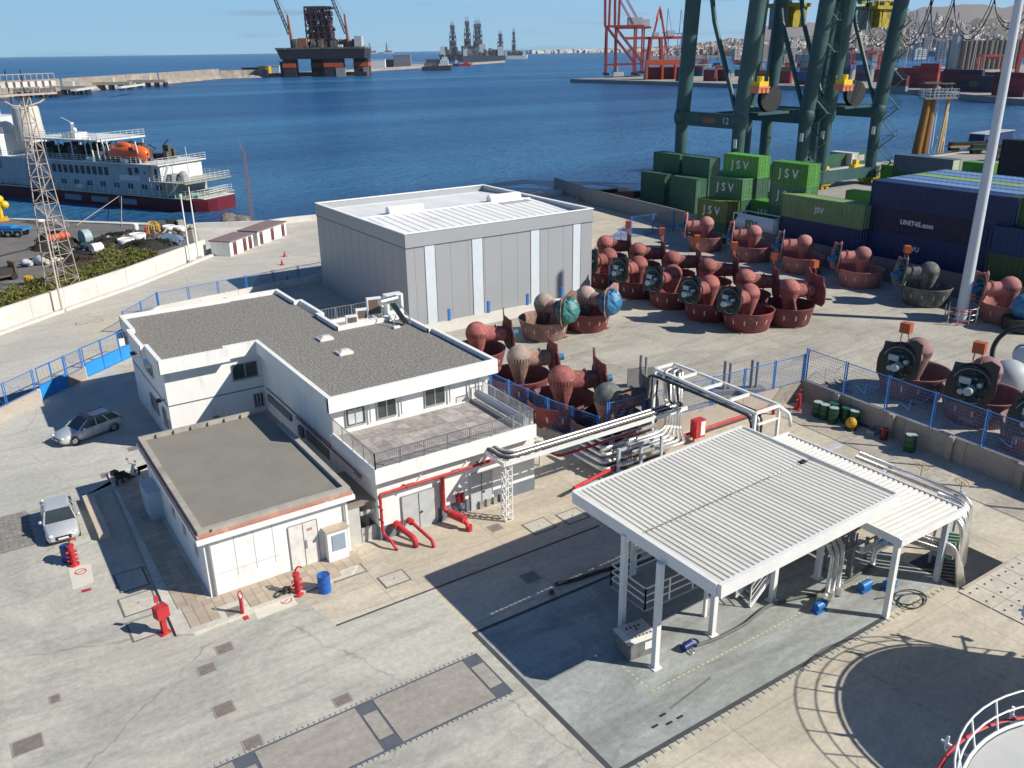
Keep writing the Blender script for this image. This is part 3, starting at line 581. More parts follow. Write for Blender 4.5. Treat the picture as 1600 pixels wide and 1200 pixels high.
t = thing('ventilation_unit', 'large white box fan unit with green grille beside the solar heater on the roof', 'ventilation unit', (28.2, 59.6, 5.4)); part('casing', MB().box(-.7, .7, -.4, .4, 0, 2.9), whiteclean, t); part('grille', MB().box(-.5, .5, -.42, -.401, 1.7, 2.8), MARK('grille_green', (0.12, 0.22, 0.2)), t)
# rear balcony seen over the roof
s = MB(); s.box(22.95, 29.5, 58.2, 67.5, 3.6, 4.3); part('rear_terrace', s, tt, mb)
s = MB(); s.box(29.4, 29.6, 58.2, 67.5, 3.4, 4.6); s.box(22.9, 29.6, 67.4, 67.6, 3.4, 4.6); part('rear_kerb', s, white, mb)
railing([(23.5, 67.4, 4.6), (29.4, 67.4, 4.6), (29.4, 60.0, 4.6)], 1.05, mb, step=.25); railing([(27.2, 65.0, 4.4), (29.4, 65.0, 4.4)], 1.2, mb, step=.3)
s = MB(); s.box(24.2, 28.2, 58.1, 58.7, 6.4, 6.95); part('plinth', s, white, mb)

# ================================================================ ANNEX
an = thing('annex', 'low white flat-roofed annex with terracotta band and brown felt roof beside the office', 'annex building', (0, 0, 0))
s = MB(); s.box(7.4, 15.1, 39.4, 52.6, .1, 3.55); part('wall', s, oldwhite, an)
s = MB(); s.box(7.05, 15.45, 39.02, 52.9, 3.42, 3.68); part('cornice', s, oldwhite, an)
s = MB(); s.box(7.1, 15.38, 39.10, 39.44, 3.77, 3.90); s.box(7.12, 15.36, 39.12, 39.44, 3.681, 3.739); s.box(7.1, 7.44, 39.44, 52.7, 3.681, 3.90); s.box(15.06, 15.38, 39.44, 52.7, 3.681, 3.90); part('band', s, terracotta, an)
s = MB(); s.box(7.45, 15.05, 39.45, 52.65, 3.701, 3.9); part('roof', s, felt, an)
s = MB(); s.box(7.2, 15.3, 39.2, 39.5, 3.901, 4.12); s.box(7.2, 7.5, 39.5, 52.5, 3.901, 4.1); s.box(15.0, 15.3, 39.5, 49.8, 3.901, 4.12); s.box(7.2, 15.3, 52.5, 52.8, 3.901, 4.12); part('parapet', s, capgrey, an)
for k in range(7): part('coping_joint', MB().box(8.2+k*1.05, 8.25+k*1.05, 52.35, 52.5, 3.95, 4.17), capgrey, an)
s = MB(); s.box(7.18, 15.32, 39.16, 39.2, 3.56, 4.1); pass
s = MB(); s.cyl((7.65, 39.3, .2), (7.65, 39.3, 3.45), .07, n=8); s.box(7.5, 7.8, 39.2, 39.4, 3.35, 3.54); part('downpipe', s, alu, an)
s = MB(); s.cyl((14.9, 39.3, .2), (14.9, 39.3, 3.4), .05, n=8); part('downpipe', s, alu, an)
dd = part('double_door', MB().box(11.7, 13.3, 39.35, 39.4, .15, 2.75), mat('annex_door', (0.74, 0.73, 0.70), 0.7, dirt=(0.5, 0.46, 0.4), dscale=2), an)
s = MB(); 
for x in (11.7, 12.5, 13.3): s.box(x-.02, x+.02, 39.33, 39.35, .15, 2.75)
s.box(11.72, 13.28, 39.33, 39.349, 2.75, 2.8); part('door_gap', s, MARK('gap_grey', (0.3, 0.3, 0.3)), dd)
s = MB(); s.box(12.55, 12.65, 39.3, 39.33, 1.2, 1.7); part('handle', s, MARK('gap_grey', (0.3, 0.3, 0.3)), dd)
s = MB(); s.box(12.7, 13.0, 39.34, 39.349, 2.2, 2.35); part('sticker', s, terracotta, dd)
s = MB()
for x in (8.9, 9.9, 10.9): s.box(x-.012, x+.012, 39.385, 39.399, .9, 3.3)
s.box(7.9, 11.2, 39.384, 39.399, 1.3, 1.325); part('panel_joint', s, MARK('joint_grey', (0.5, 0.49, 0.46)), an)
mbx = part('meter_cabinet', MB().box(13.6, 14.75, 38.85, 39.4, .13, 2.0), oldwhite, an)
part('cabinet_top', MB().box(13.5, 14.85, 38.75, 39.38, 2.0, 2.1), MARK('rusty_top', (0.5, 0.42, 0.33)), mbx)
part('window', MB().box(13.85, 14.6, 38.81, 38.85, .8, 1.75), MARK('pane_blue', (0.30, 0.38, 0.46)), mbx)
for y, z0, z1 in ((41.2, 1.7, 2.6), (43.6, 1.7, 2.6), (46, 1.7, 2.6)): part('vent', MB().box(7.36, 7.4, y-.25, y+.25, z0, z1), MARK('vent_grey', (0.35, 0.38, 0.42)), an)
part('side_hutch', MB().box(6.6, 7.4, 49.2, 51.4, .13, 1.9), mat('hutch_blue_grey', (0.45, 0.55, 0.62), 0.7), an)
part('drain_hole', MB().cyl((7.85, 39.15, 4.0), (7.85, 39.21, 4.0), .06, n=8), blackm, an)

# ================================================================ WAREHOUSE
wh = thing('warehouse', 'tall grey metal-clad warehouse with pale vertical strips and a shallow white roof', 'warehouse', (0, 0, 0))
WX0, WX1, WY0, WY1, WH = 36.4, 59.4, 73.5, 96.2, 9.7
s = MB(); s.box(WX0+.05, WX1-.05, WY0+.05, WY1-.05, 0, 8.35); part('wall', s, greyclad, wh)
s = MB(); s.box(WX0, WX1, WY0, WY0+.25, 8.36, WH); s.box(WX0, WX0+.25, WY0+.25, WY1, 8.36, WH); s.box(WX1-.25, WX1, WY0+.25, WY1, 8.36, WH); s.box(WX0+.25, WX1-.25, WY1-.25, WY1, 8.36, WH); part('parapet', s, greyclad, wh)
s = MB(); s.box(WX0+.02, WX1-.02, WY0-.02, WY0+.3, 8.30, 8.36); s.box(WX0-.02, WX0+.3, WY0+.3, WY1, 8.30, 8.36); s.box(WX0-.03, WX0+.02, WY0-.03, WY0+.02, 0, WH); part('trim_line', s, seam, wh)
s = MB(); [s.box(x, x+.012, WY0+.035, WY0+.05, 0, 8.3) for x in [WX0+1+2.0*k for k in range(11)]]; [s.box(WX0+.035, WX0+.05, y, y+.012, 0, 8.3) for y in [WY0+1+2.0*k for k in range(11)]]; part('cladding_joint', s, mat('clad_joint', (0.335, 0.35, 0.375), 0.5, metal=0.1, c2=(0.325, 0.34, 0.365)), wh, kind='stuff')
for a, b in ((38.5, 39.6), (43.9, 45.1), (51.1, 52.2), (56.7, 57.7)):
    st = part('light_strip', MB().box(a, b, WY0-.02, WY0+.05, 0, 8.28), ivory, wh); part('edge', MB().box(b, b+.06, WY0-.03, WY0+.05, 0, 8.28), seam, st)
cap_ = MB(); cap_.box(WX0-.06, WX1+.06, WY0-.06, WY0+.3, WH, WH+.08); cap_.box(WX0-.06, WX0+.3, WY0+.3, WY1, WH, WH+.08); cap_.box(WX1-.3, WX1+.06, WY0+.3, WY1, WH, WH+.08); cap_.box(WX0-.06, WX1+.06, WY1-.3, WY1+.06, WH+.001, WH+.081); part('coping', cap_, whroof, wh)
YM = 84.9
rib = []
sheetm = MB(); 
W = (WX1-WX0-.6)/22
def roofsheet(y0, y1, za, zb, w, nr=4):
    s = MB(); s.add([(0, y0, za), (w, y0, za), (w, y1, zb), (0, y1, zb)], [(0, 1, 2, 3)])
    for k in range(nr):
        x = w*(k+.5)/nr
        s.add([(x-.05, y0, za), (x-.025, y0, za+.012), (x-.025, y1, zb+.012), (x-.05, y1, zb)], [(0, 1, 2, 3)]); s.add([(x-.025, y0, za+.012), (x+.025, y0, za+.012), (x+.025, y1, zb+.012), (x-.025, y1, zb+.012)], [(0, 1, 2, 3)]); s.add([(x+.025, y0, za+.012), (x+.05, y0, za), (x+.05, y1, zb), (x+.025, y1, zb+.012)], [(0, 1, 2, 3)])
    return s
seamm = MB().box(-.02, .02, WY0+.3, YM-.2, 9.0, 9.03).mesh('seam', [seam])
rfm = roofsheet(WY0+.27, YM, 9.0, 9.5, W).mesh('roof_sheet', [whroof]); rbm = roofsheet(YM, WY1-.27, 9.5, 9.0, W).mesh('roof_sheet', [whroof])
for k in range(22):
    part('roof_sheet', rfm, None, wh, (WX0+.3+k*W, 0, 0)); sm_ = MB(); [sm_.add([(j-.03, WY0+.3, 9.02), (j+.03, WY0+.3, 9.02), (j+.03, YM-.1, 9.515), (j-.03, YM-.1, 9.515)], [(0, 1, 2, 3)]) for j in (WX0+.3+k*W,)]; part('sheet_joint', sm_, MARK('joint_pale_grey', (0.30, 0.30, 0.30)), wh, kind='stuff'); part('roof_sheet', rbm, None, wh, (WX0+.3+k*W, 0, 0))
s = MB(); s.cyl((WX0+.4, YM, 9.46), (WX1-.4, YM, 9.46), .12, n=8); part('ridge_cap', s, whroof, wh)
for x in (42.6, 55.6): 
    s = MB(); s.cyl((x-2.1, YM+.6, 9.75), (x+2.1, YM+.6, 9.75), .55, n=14); part('ridge_vent', s, whroof, wh)
s = MB(); s.box(54, 58, 83.2, 84.4, 9.44, 9.5) ; part('roof_patch', s, MARK('roof_grey_patch', (0.4, 0.41, 0.43)), wh)
# low white wall in front of it with blue fence posts
lw = thing('low_wall', 'low white wall with blue posts running along the foot of the grey warehouse', 'wall', (0, 0, 0)); part('wall', MB().box(36.3, 56, 71.2, 71.5, 0, 1.1), wallw, lw)
for x in (39.6, 44.2, 49.0, 53.5): part('post', MB().box(x, x+.25, 71.25, 71.45, 1.1, 2.3), bluef, lw)
# ================================================================ LOADING CANOPY
ca = thing('canopy', 'large white corrugated steel canopy on square white posts over the sealed loading pad', 'canopy', (0, 0, 0))
CX0, CX1, CY0, CY1, CYM, CZ = 22.75, 34.5, 19.65, 29.2, 24.5, 6.0
nP = 13; w = (CX1-CX0-.3)/nP
def ribsheet(w, y0, y1, za, zb, nr=3):
    """trapezoid-ribbed sheet running along y"""
    s = MB(); pr_ = []; x = 0; p = w/nr
    for k in range(nr): pr_ += [(x, 0), (x+p*.62, 0), (x+p*.70, -.055), (x+p*.92, -.055)]; x += p
    pr_.append((w, 0)); vs = []
    for y, z in ((y0, za), (y1, zb)): vs += [(a, y, z+b) for a, b in pr_]
    n = len(pr_); s.add(vs, [(i, i+1, n+i+1, n+i) for i in range(n-1)]); return s
m1 = ribsheet(w, CYM+.02, CY1-.1, CZ-.10, CZ-.02).mesh('roof_sheet', [roofwhite]); m2 = ribsheet(w, CY0+.1, CYM-.05, CZ-.03, CZ-.12).mesh('roof_sheet', [roofwhite])
for k in range(nP):
    part('roof_sheet', m1, None, ca, (CX0+.15+k*w, 0, 0)); part('roof_sheet', m2, None, ca, (CX0+.15+k*w, 0, 0))
part('valley_gutter', MB().box(CX0+.15, CX1-.1, CYM-.05, CYM+.02, CZ-.2, CZ-.15), MARK('gutter_grey', (0.33, 0.29, 0.24)), ca)
part('lead_patch', MB().box(CX1-.9, CX1-.55, CYM-.12, CYM+.12, CZ-.13, CZ-.02), blackm, ca)
s = MB(); s.box(CX0, CX1, CY0-.1, CY0+.1, CZ-.62, CZ); s.box(CX0-.1, CX0+.1, CY0+.1, CY1, CZ-.62, CZ-.001); s.box(CX1, CX1+.12, CY0+.1, CY1, CZ-.5, CZ-.01); s.box(CX0, CX1, CY1-.08, CY1+.08, CZ-.5, CZ-.003); part('fascia', s, whiteclean, ca)
s = MB()
for x in (22.9, 26.3, 30.7, 34.2): s.box(x-.08, x+.08, CY0+.1, CY1-.1, CZ-.5, CZ-.22)
for y in (21, 22.8, 26.5, 28.5): s.box(CX0+.1, CX1, y-.05, y+.05, CZ-.22, CZ-.16)
part('roof_beam', s, whiteclean, ca)
for ch in list(ca.children):   # the roof climbs gently towards its right end
    ch.matrix_world = Matrix.Translation((CX0, 0, CZ)) @ Matrix.Rotation(-.036, 4, 'Y') @ Matrix.Translation((-CX0, 0, -CZ)) @ Matrix.Translation(ch.location)
posts = [(22.45+.25, 25.3), (22.3+.15, 22.7), (26.25, 22.9), (30.7, 23.1), (34.2, 23.1), (26.3, 28.6), (30.7, 28.6), (34.0, 28.6)]
for x, y in posts:
    po = part('post', MB().box(x-.13, x+.13, y-.13, y+.13, 0.01, CZ-.5), whiteclean, ca); part('base_plate', MB().box(x-.24, x+.24, y-.24, y+.24, .01, .06), whiteclean, po)
# raised working platform with rails
pl = thing('work_platform', 'raised steel working platform with handrails under the left half of the canopy', 'platform', (0, 0, 0))
part('deck', MB().box(22.9, 27.4, 24.0, 26.4, 2.0, 2.12), mat('deck_grey', (0.25, 0.27, 0.3), 0.6), pl)
s = MB()
for p in ((27.0, 24.1), (27.0, 26.2)): s.box(p[0]-.08, p[0]+.08, p[1]-.08, p[1]+.08, 0.01, 2.0)
part('leg', s, whiteclean, pl)
def rails(pts, h, parent, m=whiteclean, rows=3, post=1.6, name='handrail', w=.05):
    s = MB()
    for a, c in zip(pts[:-1], pts[1:]):
        a = Vector(a); c = Vector(c); L = (c-a).length; u = Vector((0, 0, 1)); n = max(1, int(round(L/post)))
        for k in range(rows): q = u*(h*(k+1)/rows); s.bar(a+q, c+q, w)
        for k in range(n+1): p = a+(c-a)*(k/n); s.bar(p, p+u*h, w*1.15)
    return part(name, s, m, parent)
rails([(27.4, 24.0, 2.12), (22.9, 24.0, 2.12), (22.9, 26.4, 2.12), (27.4, 26.4, 2.12)], 1.15, pl)
st = thing('steel_stair', 'white steel stair with handrails climbing under the middle of the canopy', 'stair', (0, 0, 0))
s = MB(); t_ = MB()
for y in (23.3, 24.2): s.bar((29.3, y, .1), (32.6, y, 2.9), .09, .22)
for k in range(11):
    x = 29.45+k*.29; part('tread', MB().box(x, x+.26, 23.35, 24.15, .22+k*.246, .26+k*.246), MARK('tread_grey', (0.4, 0.42, 0.44)), st)
part('stringer', s, whiteclean, st)
s = MB()
for y in (23.3, 24.2):
    for h in (.45, .8, 1.15): s.bar((29.3, y, .1+h), (32.6, y, 2.9+h), .045)
    for k in range(4): x = 29.3+k*1.1; z = .1+k*.933; s.bar((x, y, z), (x, y, z+1.15), .05)
part('handrail', s, whiteclean, st)
# lower side canopy
lc = thing('side_canopy', 'lower white corrugated canopy tucked under the right side of the large one', 'canopy', (0, 0, 0))
LX0, LX1, LY0, LY1, LZ = 34.0, 39.45, 18.85, 29.9, 4.5
mm = MB(); pr_ = []; L = LY1-LY0-.2; nr = 36; p = L/nr
nS = 12; ws = L/nS
s = MB(); prf = []; y = 0; q = ws/3
for k in range(3): prf += [(y, 0), (y+q*.45, 0), (y+q*.55, -.07), (y+q*.9, -.07)]; y += q
prf.append((ws, 0)); vs = [(0, a, b+.10) for a, b in prf]+[(LX1-LX0-.16, a, b) for a, b in prf]; n = len(prf); s.add(vs, [(i, n+i, n+i+1, i+1) for i in range(n-1)]); lm = s.mesh('roof_sheet', [roofwhite])
for k in range(nS): part('roof_sheet', lm, None, lc, (LX0+.12, LY0+.1+k*ws, LZ-.14))
s = MB(); s.box(LX0, LX1, LY0-.06, LY0+.08, LZ-.38, LZ); s.box(LX0, LX0+.1, LY0+.08, LY1, LZ-.38, LZ+.03); s.box(LX1-.06, LX1+.02, LY0+.08, LY1, LZ-.2, LZ-.08); s.box(LX0+.1, LX1, LY1-.1, LY1, LZ-.3, LZ); part('fascia', s, MARK('fascia_grey', (0.55, 0.57, 0.6)) if False else whiteclean, lc)
for x, y in ((34.15, 19.05), (38.95, 19.4), (38.95, 24.4), (38.95, 29.5), (34.2, 29.5)): part('post', MB().box(x-.13, x+.13, y-.13, y+.13, .01, LZ-.38), steelgrey if y > 19.2 else whiteclean, lc)
s = MB(); s.box(34.3, 38.8, 19.5, 19.62, 3.75, 3.9); s.box(34.3, 38.8, 20.0, 20.12, 3.55, 3.7); s.box(36, 36.12, 19.5, 29, 3.91, 4.0); part('cable_tray', s, mat('tray_blue', (0.05, 0.3, 0.62), 0.5), lc)
# --- pipework under the side canopy
pw = thing('process_pipework', 'silver lagged pipes, valves and blue pumps crowded in the shade under the low side canopy', 'pipework', (0, 0, 0))
s = MB()
s.tube([(34.4, 20.3, 2.3), (34.4, 20.3, 3.0), (38.2, 20.3, 3.0), (38.2, 22.0, 3.0)], .13, bend=.3); s.tube([(34.5, 21.0, 2.6), (38.4, 21.0, 2.6), (38.4, 24, 2.6)], .16, bend=.3)
for k in range(3): s.tube([(33.0+k*.42, 21.6, .4), (33.0+k*.42, 21.6, 2.6), (33.9+k*.5, 23.2, 3.2), (33.9+k*.5, 28, 3.2)], .11, bend=.3)
part('lagged_pipe', s, lagging, pw)
s = MB(); s.tube([(32.1, 21.4, .35), (33.0, 21.6, .35), (34.4, 21.8, .35)], .16, bend=.2)
for x in (32.4, 33.1, 33.8): s.cyl((x, 21.5, .1), (x, 21.5, .55), .22, n=12)
part('manifold', s, lagging, pw)
for x, y in ((31.9, 21.2), (35.2, 21.0), (36.4, 20.4)):
    s = MB(); s.cyl((x-.3, y, .35), (x+.35, y, .35), .22, n=12); s.cyl((x+.35, y, .35), (x+.5, y, .35), .15, n=10); s.box(x-.35, x+.4, y-.2, y+.2, .01, .12); part('pump', s, mat('pump_blue', (0.02, 0.16, 0.45), 0.4), pw)
s = MB()
for k in range(16):
    x = RND.uniform(34.5, 38.3); y = RND.uniform(22, 28.5); s.cyl((x, y, .01), (x, y, RND.uniform(.8, 2.8)), RND.uniform(.05, .14), n=8)
for k in range(8):
    y = 22+k*.85; z = RND.uniform(.8, 2.5); s.cyl((34.5, y, z), (38.3, y, z), RND.uniform(.05, .12), n=8)
part('dark_pipe_run', s, MARK('pipe_grey', (0.22, 0.23, 0.24)), pw)
s = MB()
for k in range(9):
    x = RND.uniform(30, 38); y = RND.uniform(24.5, 28); s.box(x, x+RND.uniform(.3, .9), y, y+RND.uniform(.3, .8), .01, RND.uniform(.7, 1.7))
part('control_cabinet', s, MARK('cabinet_grey', (0.4, 0.42, 0.45)), pw)
s = MB()
pts = [(31.6+.6*math.cos(a*.5)*(1+.1*a/6), 20.9+.35*math.sin(a*.5), .05+.002*a) for a in range(12)]
s.tube([(36.4+.9*math.cos(a*.45), 18.9+.6*math.sin(a*.45)+.02*a, .06+.004*a) for a in range(26)], .035, n=6); s.tube([(35.0+.3*a, 20.2-.12*a, .06) for a in range(6)], .035, n=6); part('hose', s, blackpipe, pw)
# tall bank of lagged pipes outside, dropping into the ground
pb = thing('pipe_bank', 'bank of silver pipes bending down into a pit right of the side canopy', 'pipework', (0, 0, 0))
for k in range(7):
    z = 3.75-.09*(k % 2)-.05*(6-k)
    s = MB(); s.tube([(39.75+.34*k, 26.5 if k > 4 else 24.0-.7*k, z), (39.75+.34*k, 19.0+.13*k, z), (39.75+.34*k, 18.75+.13*k, -.2)], .12, n=12, bend=.75); part('lagged_pipe', s, lagging, pb)
for k in range(5):
    s = MB(); s.tube([(38.6, 20.2+.2*k, 2.5-.2*k), (39.35+.14*k, 18.9, 2.2-.2*k), (39.4+.15*k, 18.45, -.2)], .09, n=8, bend=.5); part('lagged_pipe', s, lagging, pb)
part('pit_edge', MB().box(39.35, 43.6, 18.1, 18.25, 0, .12), wallc, pb); part('pit_floor', MB().box(39.4, 43.5, 18.3, 21.2, .0, .02), blackm, pb)
s = MB()
for x in (40.3, 42.2): s.cyl((x, 20.6, 0), (x, 20.6, 3.8), .08, n=8)
s.box(39.8, 42.6, 20.5, 20.7, 3.5, 3.65); s.box(39.8, 42.2, 28.0, 28.2, 3.5, 3.65); s.box(40.9, 41.1, 28.0, 28.2, 0, 3.5); s.box(39.8, 42.2, 24.4, 24.6, 3.5, 3.65); s.box(40.9, 41.1, 24.4, 24.6, 0, 3.5); part('support', s, steelgrey, pb)
for y in (23.2, 20.9):   # handwheels
    s = MB(); s.lathe([(.36, -.02), (.39, 0), (.36, .02), (.34, 0), (.36, -.02)], 20, (42.7, y, 4.0), (0, -.3, 1))
    for a in range(4): s.bar((42.7, y, 4.0), (42.7+.36*math.cos(a*PI/2), y+.35*math.sin(a*PI/2), 4.0+.1*math.sin(a*PI/2)), .03)
    s.cyl((42.7, y, 3.2), (42.7, y, 4.0), .03, n=6); part('handwheel', s, MARK('wheel_brown', (0.35, 0.25, 0.1)), pb)
part('green_sheet', MB().box(40.4, 41.6, 19.6, 20.4, .6, 1.6), MARK('cloth_green', (0.25, 0.38, 0.28)), pb)
# perforated concrete lids at the far right
pc = thing('perforated_lid_row', 'pale concrete lids with rows of lifting holes right of the pipe bank', 'trench lids', (0, 0, 0))
lidm = concrete('lid_concrete', (0.55, 0.51, 0.45), (0.5, 0.46, 0.40), (0.42, 0.39, 0.34), crack=0)
for i in range(7):
    for j in range(3):
        x = 39.0+i*1.35; y = 13.0+j*1.75; li = part('lid', MB().box(x+.02, x+1.33, y+.02, y+1.72, 0, .05), lidm, pc)
        s = MB()
        for a in (.35, 1.0):
            for b_ in (.45, 1.3): s.box(x+a-.07, x+a+.07, y+b_-.05, y+b_+.05, .045, .056)
        part('lifting_hole', s, blackm, li)
# grey generator box, blue hose coupling cart, long hose
gb = thing('equipment_box', 'weathered grey equipment box with white lid and hazard tape beside the canopy post', 'equipment box', (22.55, 24.15, .01), -.12)
part('body', MB().box(-.75, .75, -.6, .6, .05, .95), mat('box_grey', (0.22, 0.225, 0.22), 0.7, c2=(0.12, 0.12, 0.12), scale=3), gb)
part('lid', MB().add([(-.85, -.7, .96), (.85, -.7, .96), (.85, .7, .96), (-.85, .7, .96), (-.6, -.5, 1.1), (.6, -.5, 1.1), (.6, .5, 1.1), (-.6, .5, 1.1)], [(0, 1, 5, 4), (1, 2, 6, 5), (2, 3, 7, 6), (3, 0, 4, 7), (4, 5, 6, 7)]), mat('lid_white', (0.62, 0.61, 0.56), 0.7, dirt=(0.3, 0.28, 0.24), dscale=3), gb)
s = MB(); s.box(.1, .55, -.62, -.601, .35, .75); part('notice', s, whiteclean, gb)
s = MB()
for k in range(6): s.box(-.55+k*.2, -.45+k*.2, -.48, -.4, 1.1, 1.11)
for k in range(4): s.box(-.4+k*.22, -.32+k*.22, .15, .3, 1.1, 1.11)
part('hazard_tape', s, mat('hazard_black', (0.06, 0.055, 0.02), 0.7), gb); s = MB(); s.cyl((.05, .02, 1.1), (.05, .02, 1.12), .07, n=10); part('red_cap', s, red, gb)
hc = thing('hose_coupling', 'dark blue hose coupling lying on the pad at the end of a black hose', 'hose coupling', tuple(P(1077, 1012, .02)), .1)
navy = mat('navy_blue', (0.012, 0.025, 0.16), 0.45); s = MB(); s.cyl((-.45, 0, .2), (.1, 0, .2), .19, n=12); part('barrel', s, navy, hc)
s = MB(); s.lathe([(.2, -.05), (.27, 0), (.2, .05), (.14, 0), (.2, -.05)], 16, (.3, 0, .18), (0, 0, 1)); part('ring', s, navy, hc); s = MB(); s.tube([(-.3, -.15, .05), (-.35, -.4, .05), (-.1, -.42, .05), (-.05, -.15, .1)], .03); part('handle', s, alu, hc)
s = MB(); hp = [P(a, b, .12) for a, b in ((1088, 1008), (1120, 998), (1165, 975), (1200, 945), (1240, 935), (1290, 925), (1330, 905), (1365, 880))]; s.tube(hp, .08, n=8, bend=.6); one('transfer_hose', s, mat('hose_grey', (0.13, 0.13, 0.12), 0.7), 'thick dark rubber transfer hose snaking from the coupling to the pipes under the canopy', 'hose')
s = MB(); s.tube([P(a, b, .1) for a, b in ((868, 913), (900, 905), (935, 893), (965, 885), (1000, 868))], .1, n=8, bend=.5); s.cyl(P(862, 925, 0), P(862, 925, .5), .14, n=8); one('shaded_hose', s, blackpipe, 'black hose with an upright end lying in the canopy shade', 'hose')
s = MB()
for x, y in ((21.2, 18.3+1.5), (20.0, 20.0), (20.6, 19.8), (20.7, 20.3)): s.box(x-.16, x+.16, y-.05, y+.05, .011, .03)
part('floor_spot', s, blackm, kind='structure')

# ================================================================ RED FIRE PIPES, PIPE BRIDGE
fp = thing('fire_main', 'red fire main with pump branches along the foot of the office building terrace wall', 'fire pipe', (0, 0, 0))
s = MB(); s.tube([(17.3, 38.1, 0.0), (17.1, 38.4, .5), (17.0, 39.1, .6), (17.0, 39.25, 1.0), (17.0, 39.25, 3.1), (17.2, 39.25, 3.1), (27.2, 39.25, 3.1), (27.8, 39.1, 3.05), (28.6, 38.2, 2.6), (35.0, 38.4, 2.5)], .09, n=10, bend=.25); part('header', s, red, fp)
s = MB(); s.tube([(20.95, 39.25, 3.05), (20.95, 39.25, .9), (21.2, 38.9, .7), (21.6, 37.9, .55), (21.7, 37.6, .1)], .13, n=10, bend=.25); s.cyl((21.15, 38.9, .75), (21.6, 37.9, .6), .26, n=12); s.cyl((21.68, 37.62, .02), (21.68, 37.62, .35), .2, n=12); part('branch', s, red, fp)
s = MB(); s.tube([(17.9, 39.1, .9), (17.95, 38.8, .85), (18.3, 37.9, .5), (18.3, 37.8, .02)], .165, n=10, bend=.2); s.cyl((17.85, 39.3, .9), (17.9, 39.0, .9), .26, n=12); part('branch', s, red, fp)
s = MB(); s.tube([(18.7, 39.1, .9), (18.75, 38.8, .85), (19.1, 37.3, .4), (19.1, 37.2, .02)], .1, n=8, bend=.2); s.cyl((18.68, 39.3, .9), (18.7, 39.0, .9), .2, n=12); part('branch', s, red, fp)
for x, y, z in ((17.0, 39.25, 2.2), (17.0, 39.25, 1.4), (18.6, 39.25, 3.1), (20.95, 39.25, 2.0), (23.5, 39.25, 3.1), (26.2, 39.25, 3.1)):
    s = MB(); s.cyl((x-.02, y, z-.05), (x+.02, y, z+.05), .17, n=10) if False else s.cyl((x, y-.18, z), (x, y+.3, z), .06, n=8); part('bracket', s, red, fp)
s = MB(); s.cyl((22.0, 39.35, 1.0), (22.0, 39.35, 1.5), .14, n=10); s.cyl((22.3, 39.35, .9), (22.3, 39.35, 1.5), .12, n=10); part('valve', s, mat('dark_red', (0.3, 0.01, 0.03), 0.4), fp)
s = MB(); s.tube([(29.0, 37.2, .7), (38, 38.9, .7), (48.5, 38.9, .7), (49.3, 38.9, .6), (49.3, 38.9, .0)], .12, n=10, bend=.2); one('fire_pipe', s, red, 'long red fire pipe running low along the concrete wall behind the canopy', 'fire pipe')
bx = thing('hose_cabinet', 'red hose cabinet with white front above the low red pipe behind the canopy', 'hose cabinet', (41.0, 38.6, .2)); part('case', MB().box(-.45, .45, -.3, .3, .3, 1.6), red, bx); part('front', MB().box(-.02, .4, -.32, -.301, .45, 1.5), whiteclean, bx); part('leg', MB().box(-.4, -.3, -.05, .05, 0, .3), red, bx)
def truss(s, a, b, w=.45, n=8, r=.04):
    a = Vector(a); b = Vector(b); t = (b-a).normalized(); x = t.cross(Vector((0, 0, 1)) if abs(t.z) < .9 else Vector((0, 1, 0))).normalized()*w/2; y = t.cross(x.normalized())*w/2
    cs = [x+y, x-y, -x-y, -x+y]
    for c in cs: s.bar(a+c, b+c, r*1.5)
    for k in range(n):
        p = a+(b-a)*(k/n); q = a+(b-a)*((k+1)/n)
        for i in range(4):
            s.bar(p+cs[i], q+cs[(i+1) % 4], r)
        for i in range(4): s.bar(p+cs[i], p+cs[(i+1) % 4], r)
br = thing('pipe_bridge', 'white pipe bridge on a lattice leg carrying black and silver pipes beside the terrace', 'pipe bridge', (0, 0, 0))
s = MB(); truss(s, (24.2, 37.4, 0), (24.2, 37.4, 3.9), .45, 7); part('lattice_leg', s, whiteclean, br)
ZB = 4.0
s = MB()
for o in (-.45, .45):
    s.box(24.2-.3, 38.2, 36.4+o+1.1-.06, 36.4+o+1.1+.06, ZB-.25, ZB); 
s.box(23.75, 23.87, 37.0, 39.5, ZB-.25, ZB); s.box(24.6, 24.72, 38.1, 39.5, ZB-.25, ZB)
for k in range(11): s.box(25+k*1.25, 25.08+k*1.25, 37.1, 37.9, ZB-.2, ZB-.08)
part('girder', s, whiteclean, br)
for k, (m, r) in enumerate(((blackpipe, .09), (lagging, .08), (blackpipe, .08), (lagging, .1))):
    y = 37.2+k*.2; s = MB(); s.tube([(23.95+k*.18, 39.6, ZB+.1), (23.95+k*.18, y, ZB+.1), (38.0-.2*k, y, ZB+.1), (38.0-.2*k, y+.5, ZB+.12), (38.0-.2*k, y+.5+.3, 6.1), (38.4, y+.8, 6.2)], r, n=8, bend=.7); part('pipe', s, m, br)
po = thing('pipe_portal', 'tall white portal frame with bundles of black and silver pipes behind the canopy', 'pipe portal', (0, 0, 0))
s = MB(); A, B_, C_, D_ = (37.6, 39.6), (39.3, 39.6), (39.3, 30.6), (37.2, 30.6)
for z in (6.0,):
    for a, b in ((A, B_), (B_, C_), (C_, D_), (D_, A)): s.bar((*a, z), (*b, z), .16)
for k in range(1, 4):
    y = 39.6-k*2.25; s.bar((37.5, y, 6.0), (39.3, y, 6.0), .16)
for q in (A, B_, C_, D_): s.bar((*q, 0), (*q, 5.92), .16)
for y in (39.6, 30.6): s.bar((37.5, y, 5.2), (39.3, y, 5.2), .12)
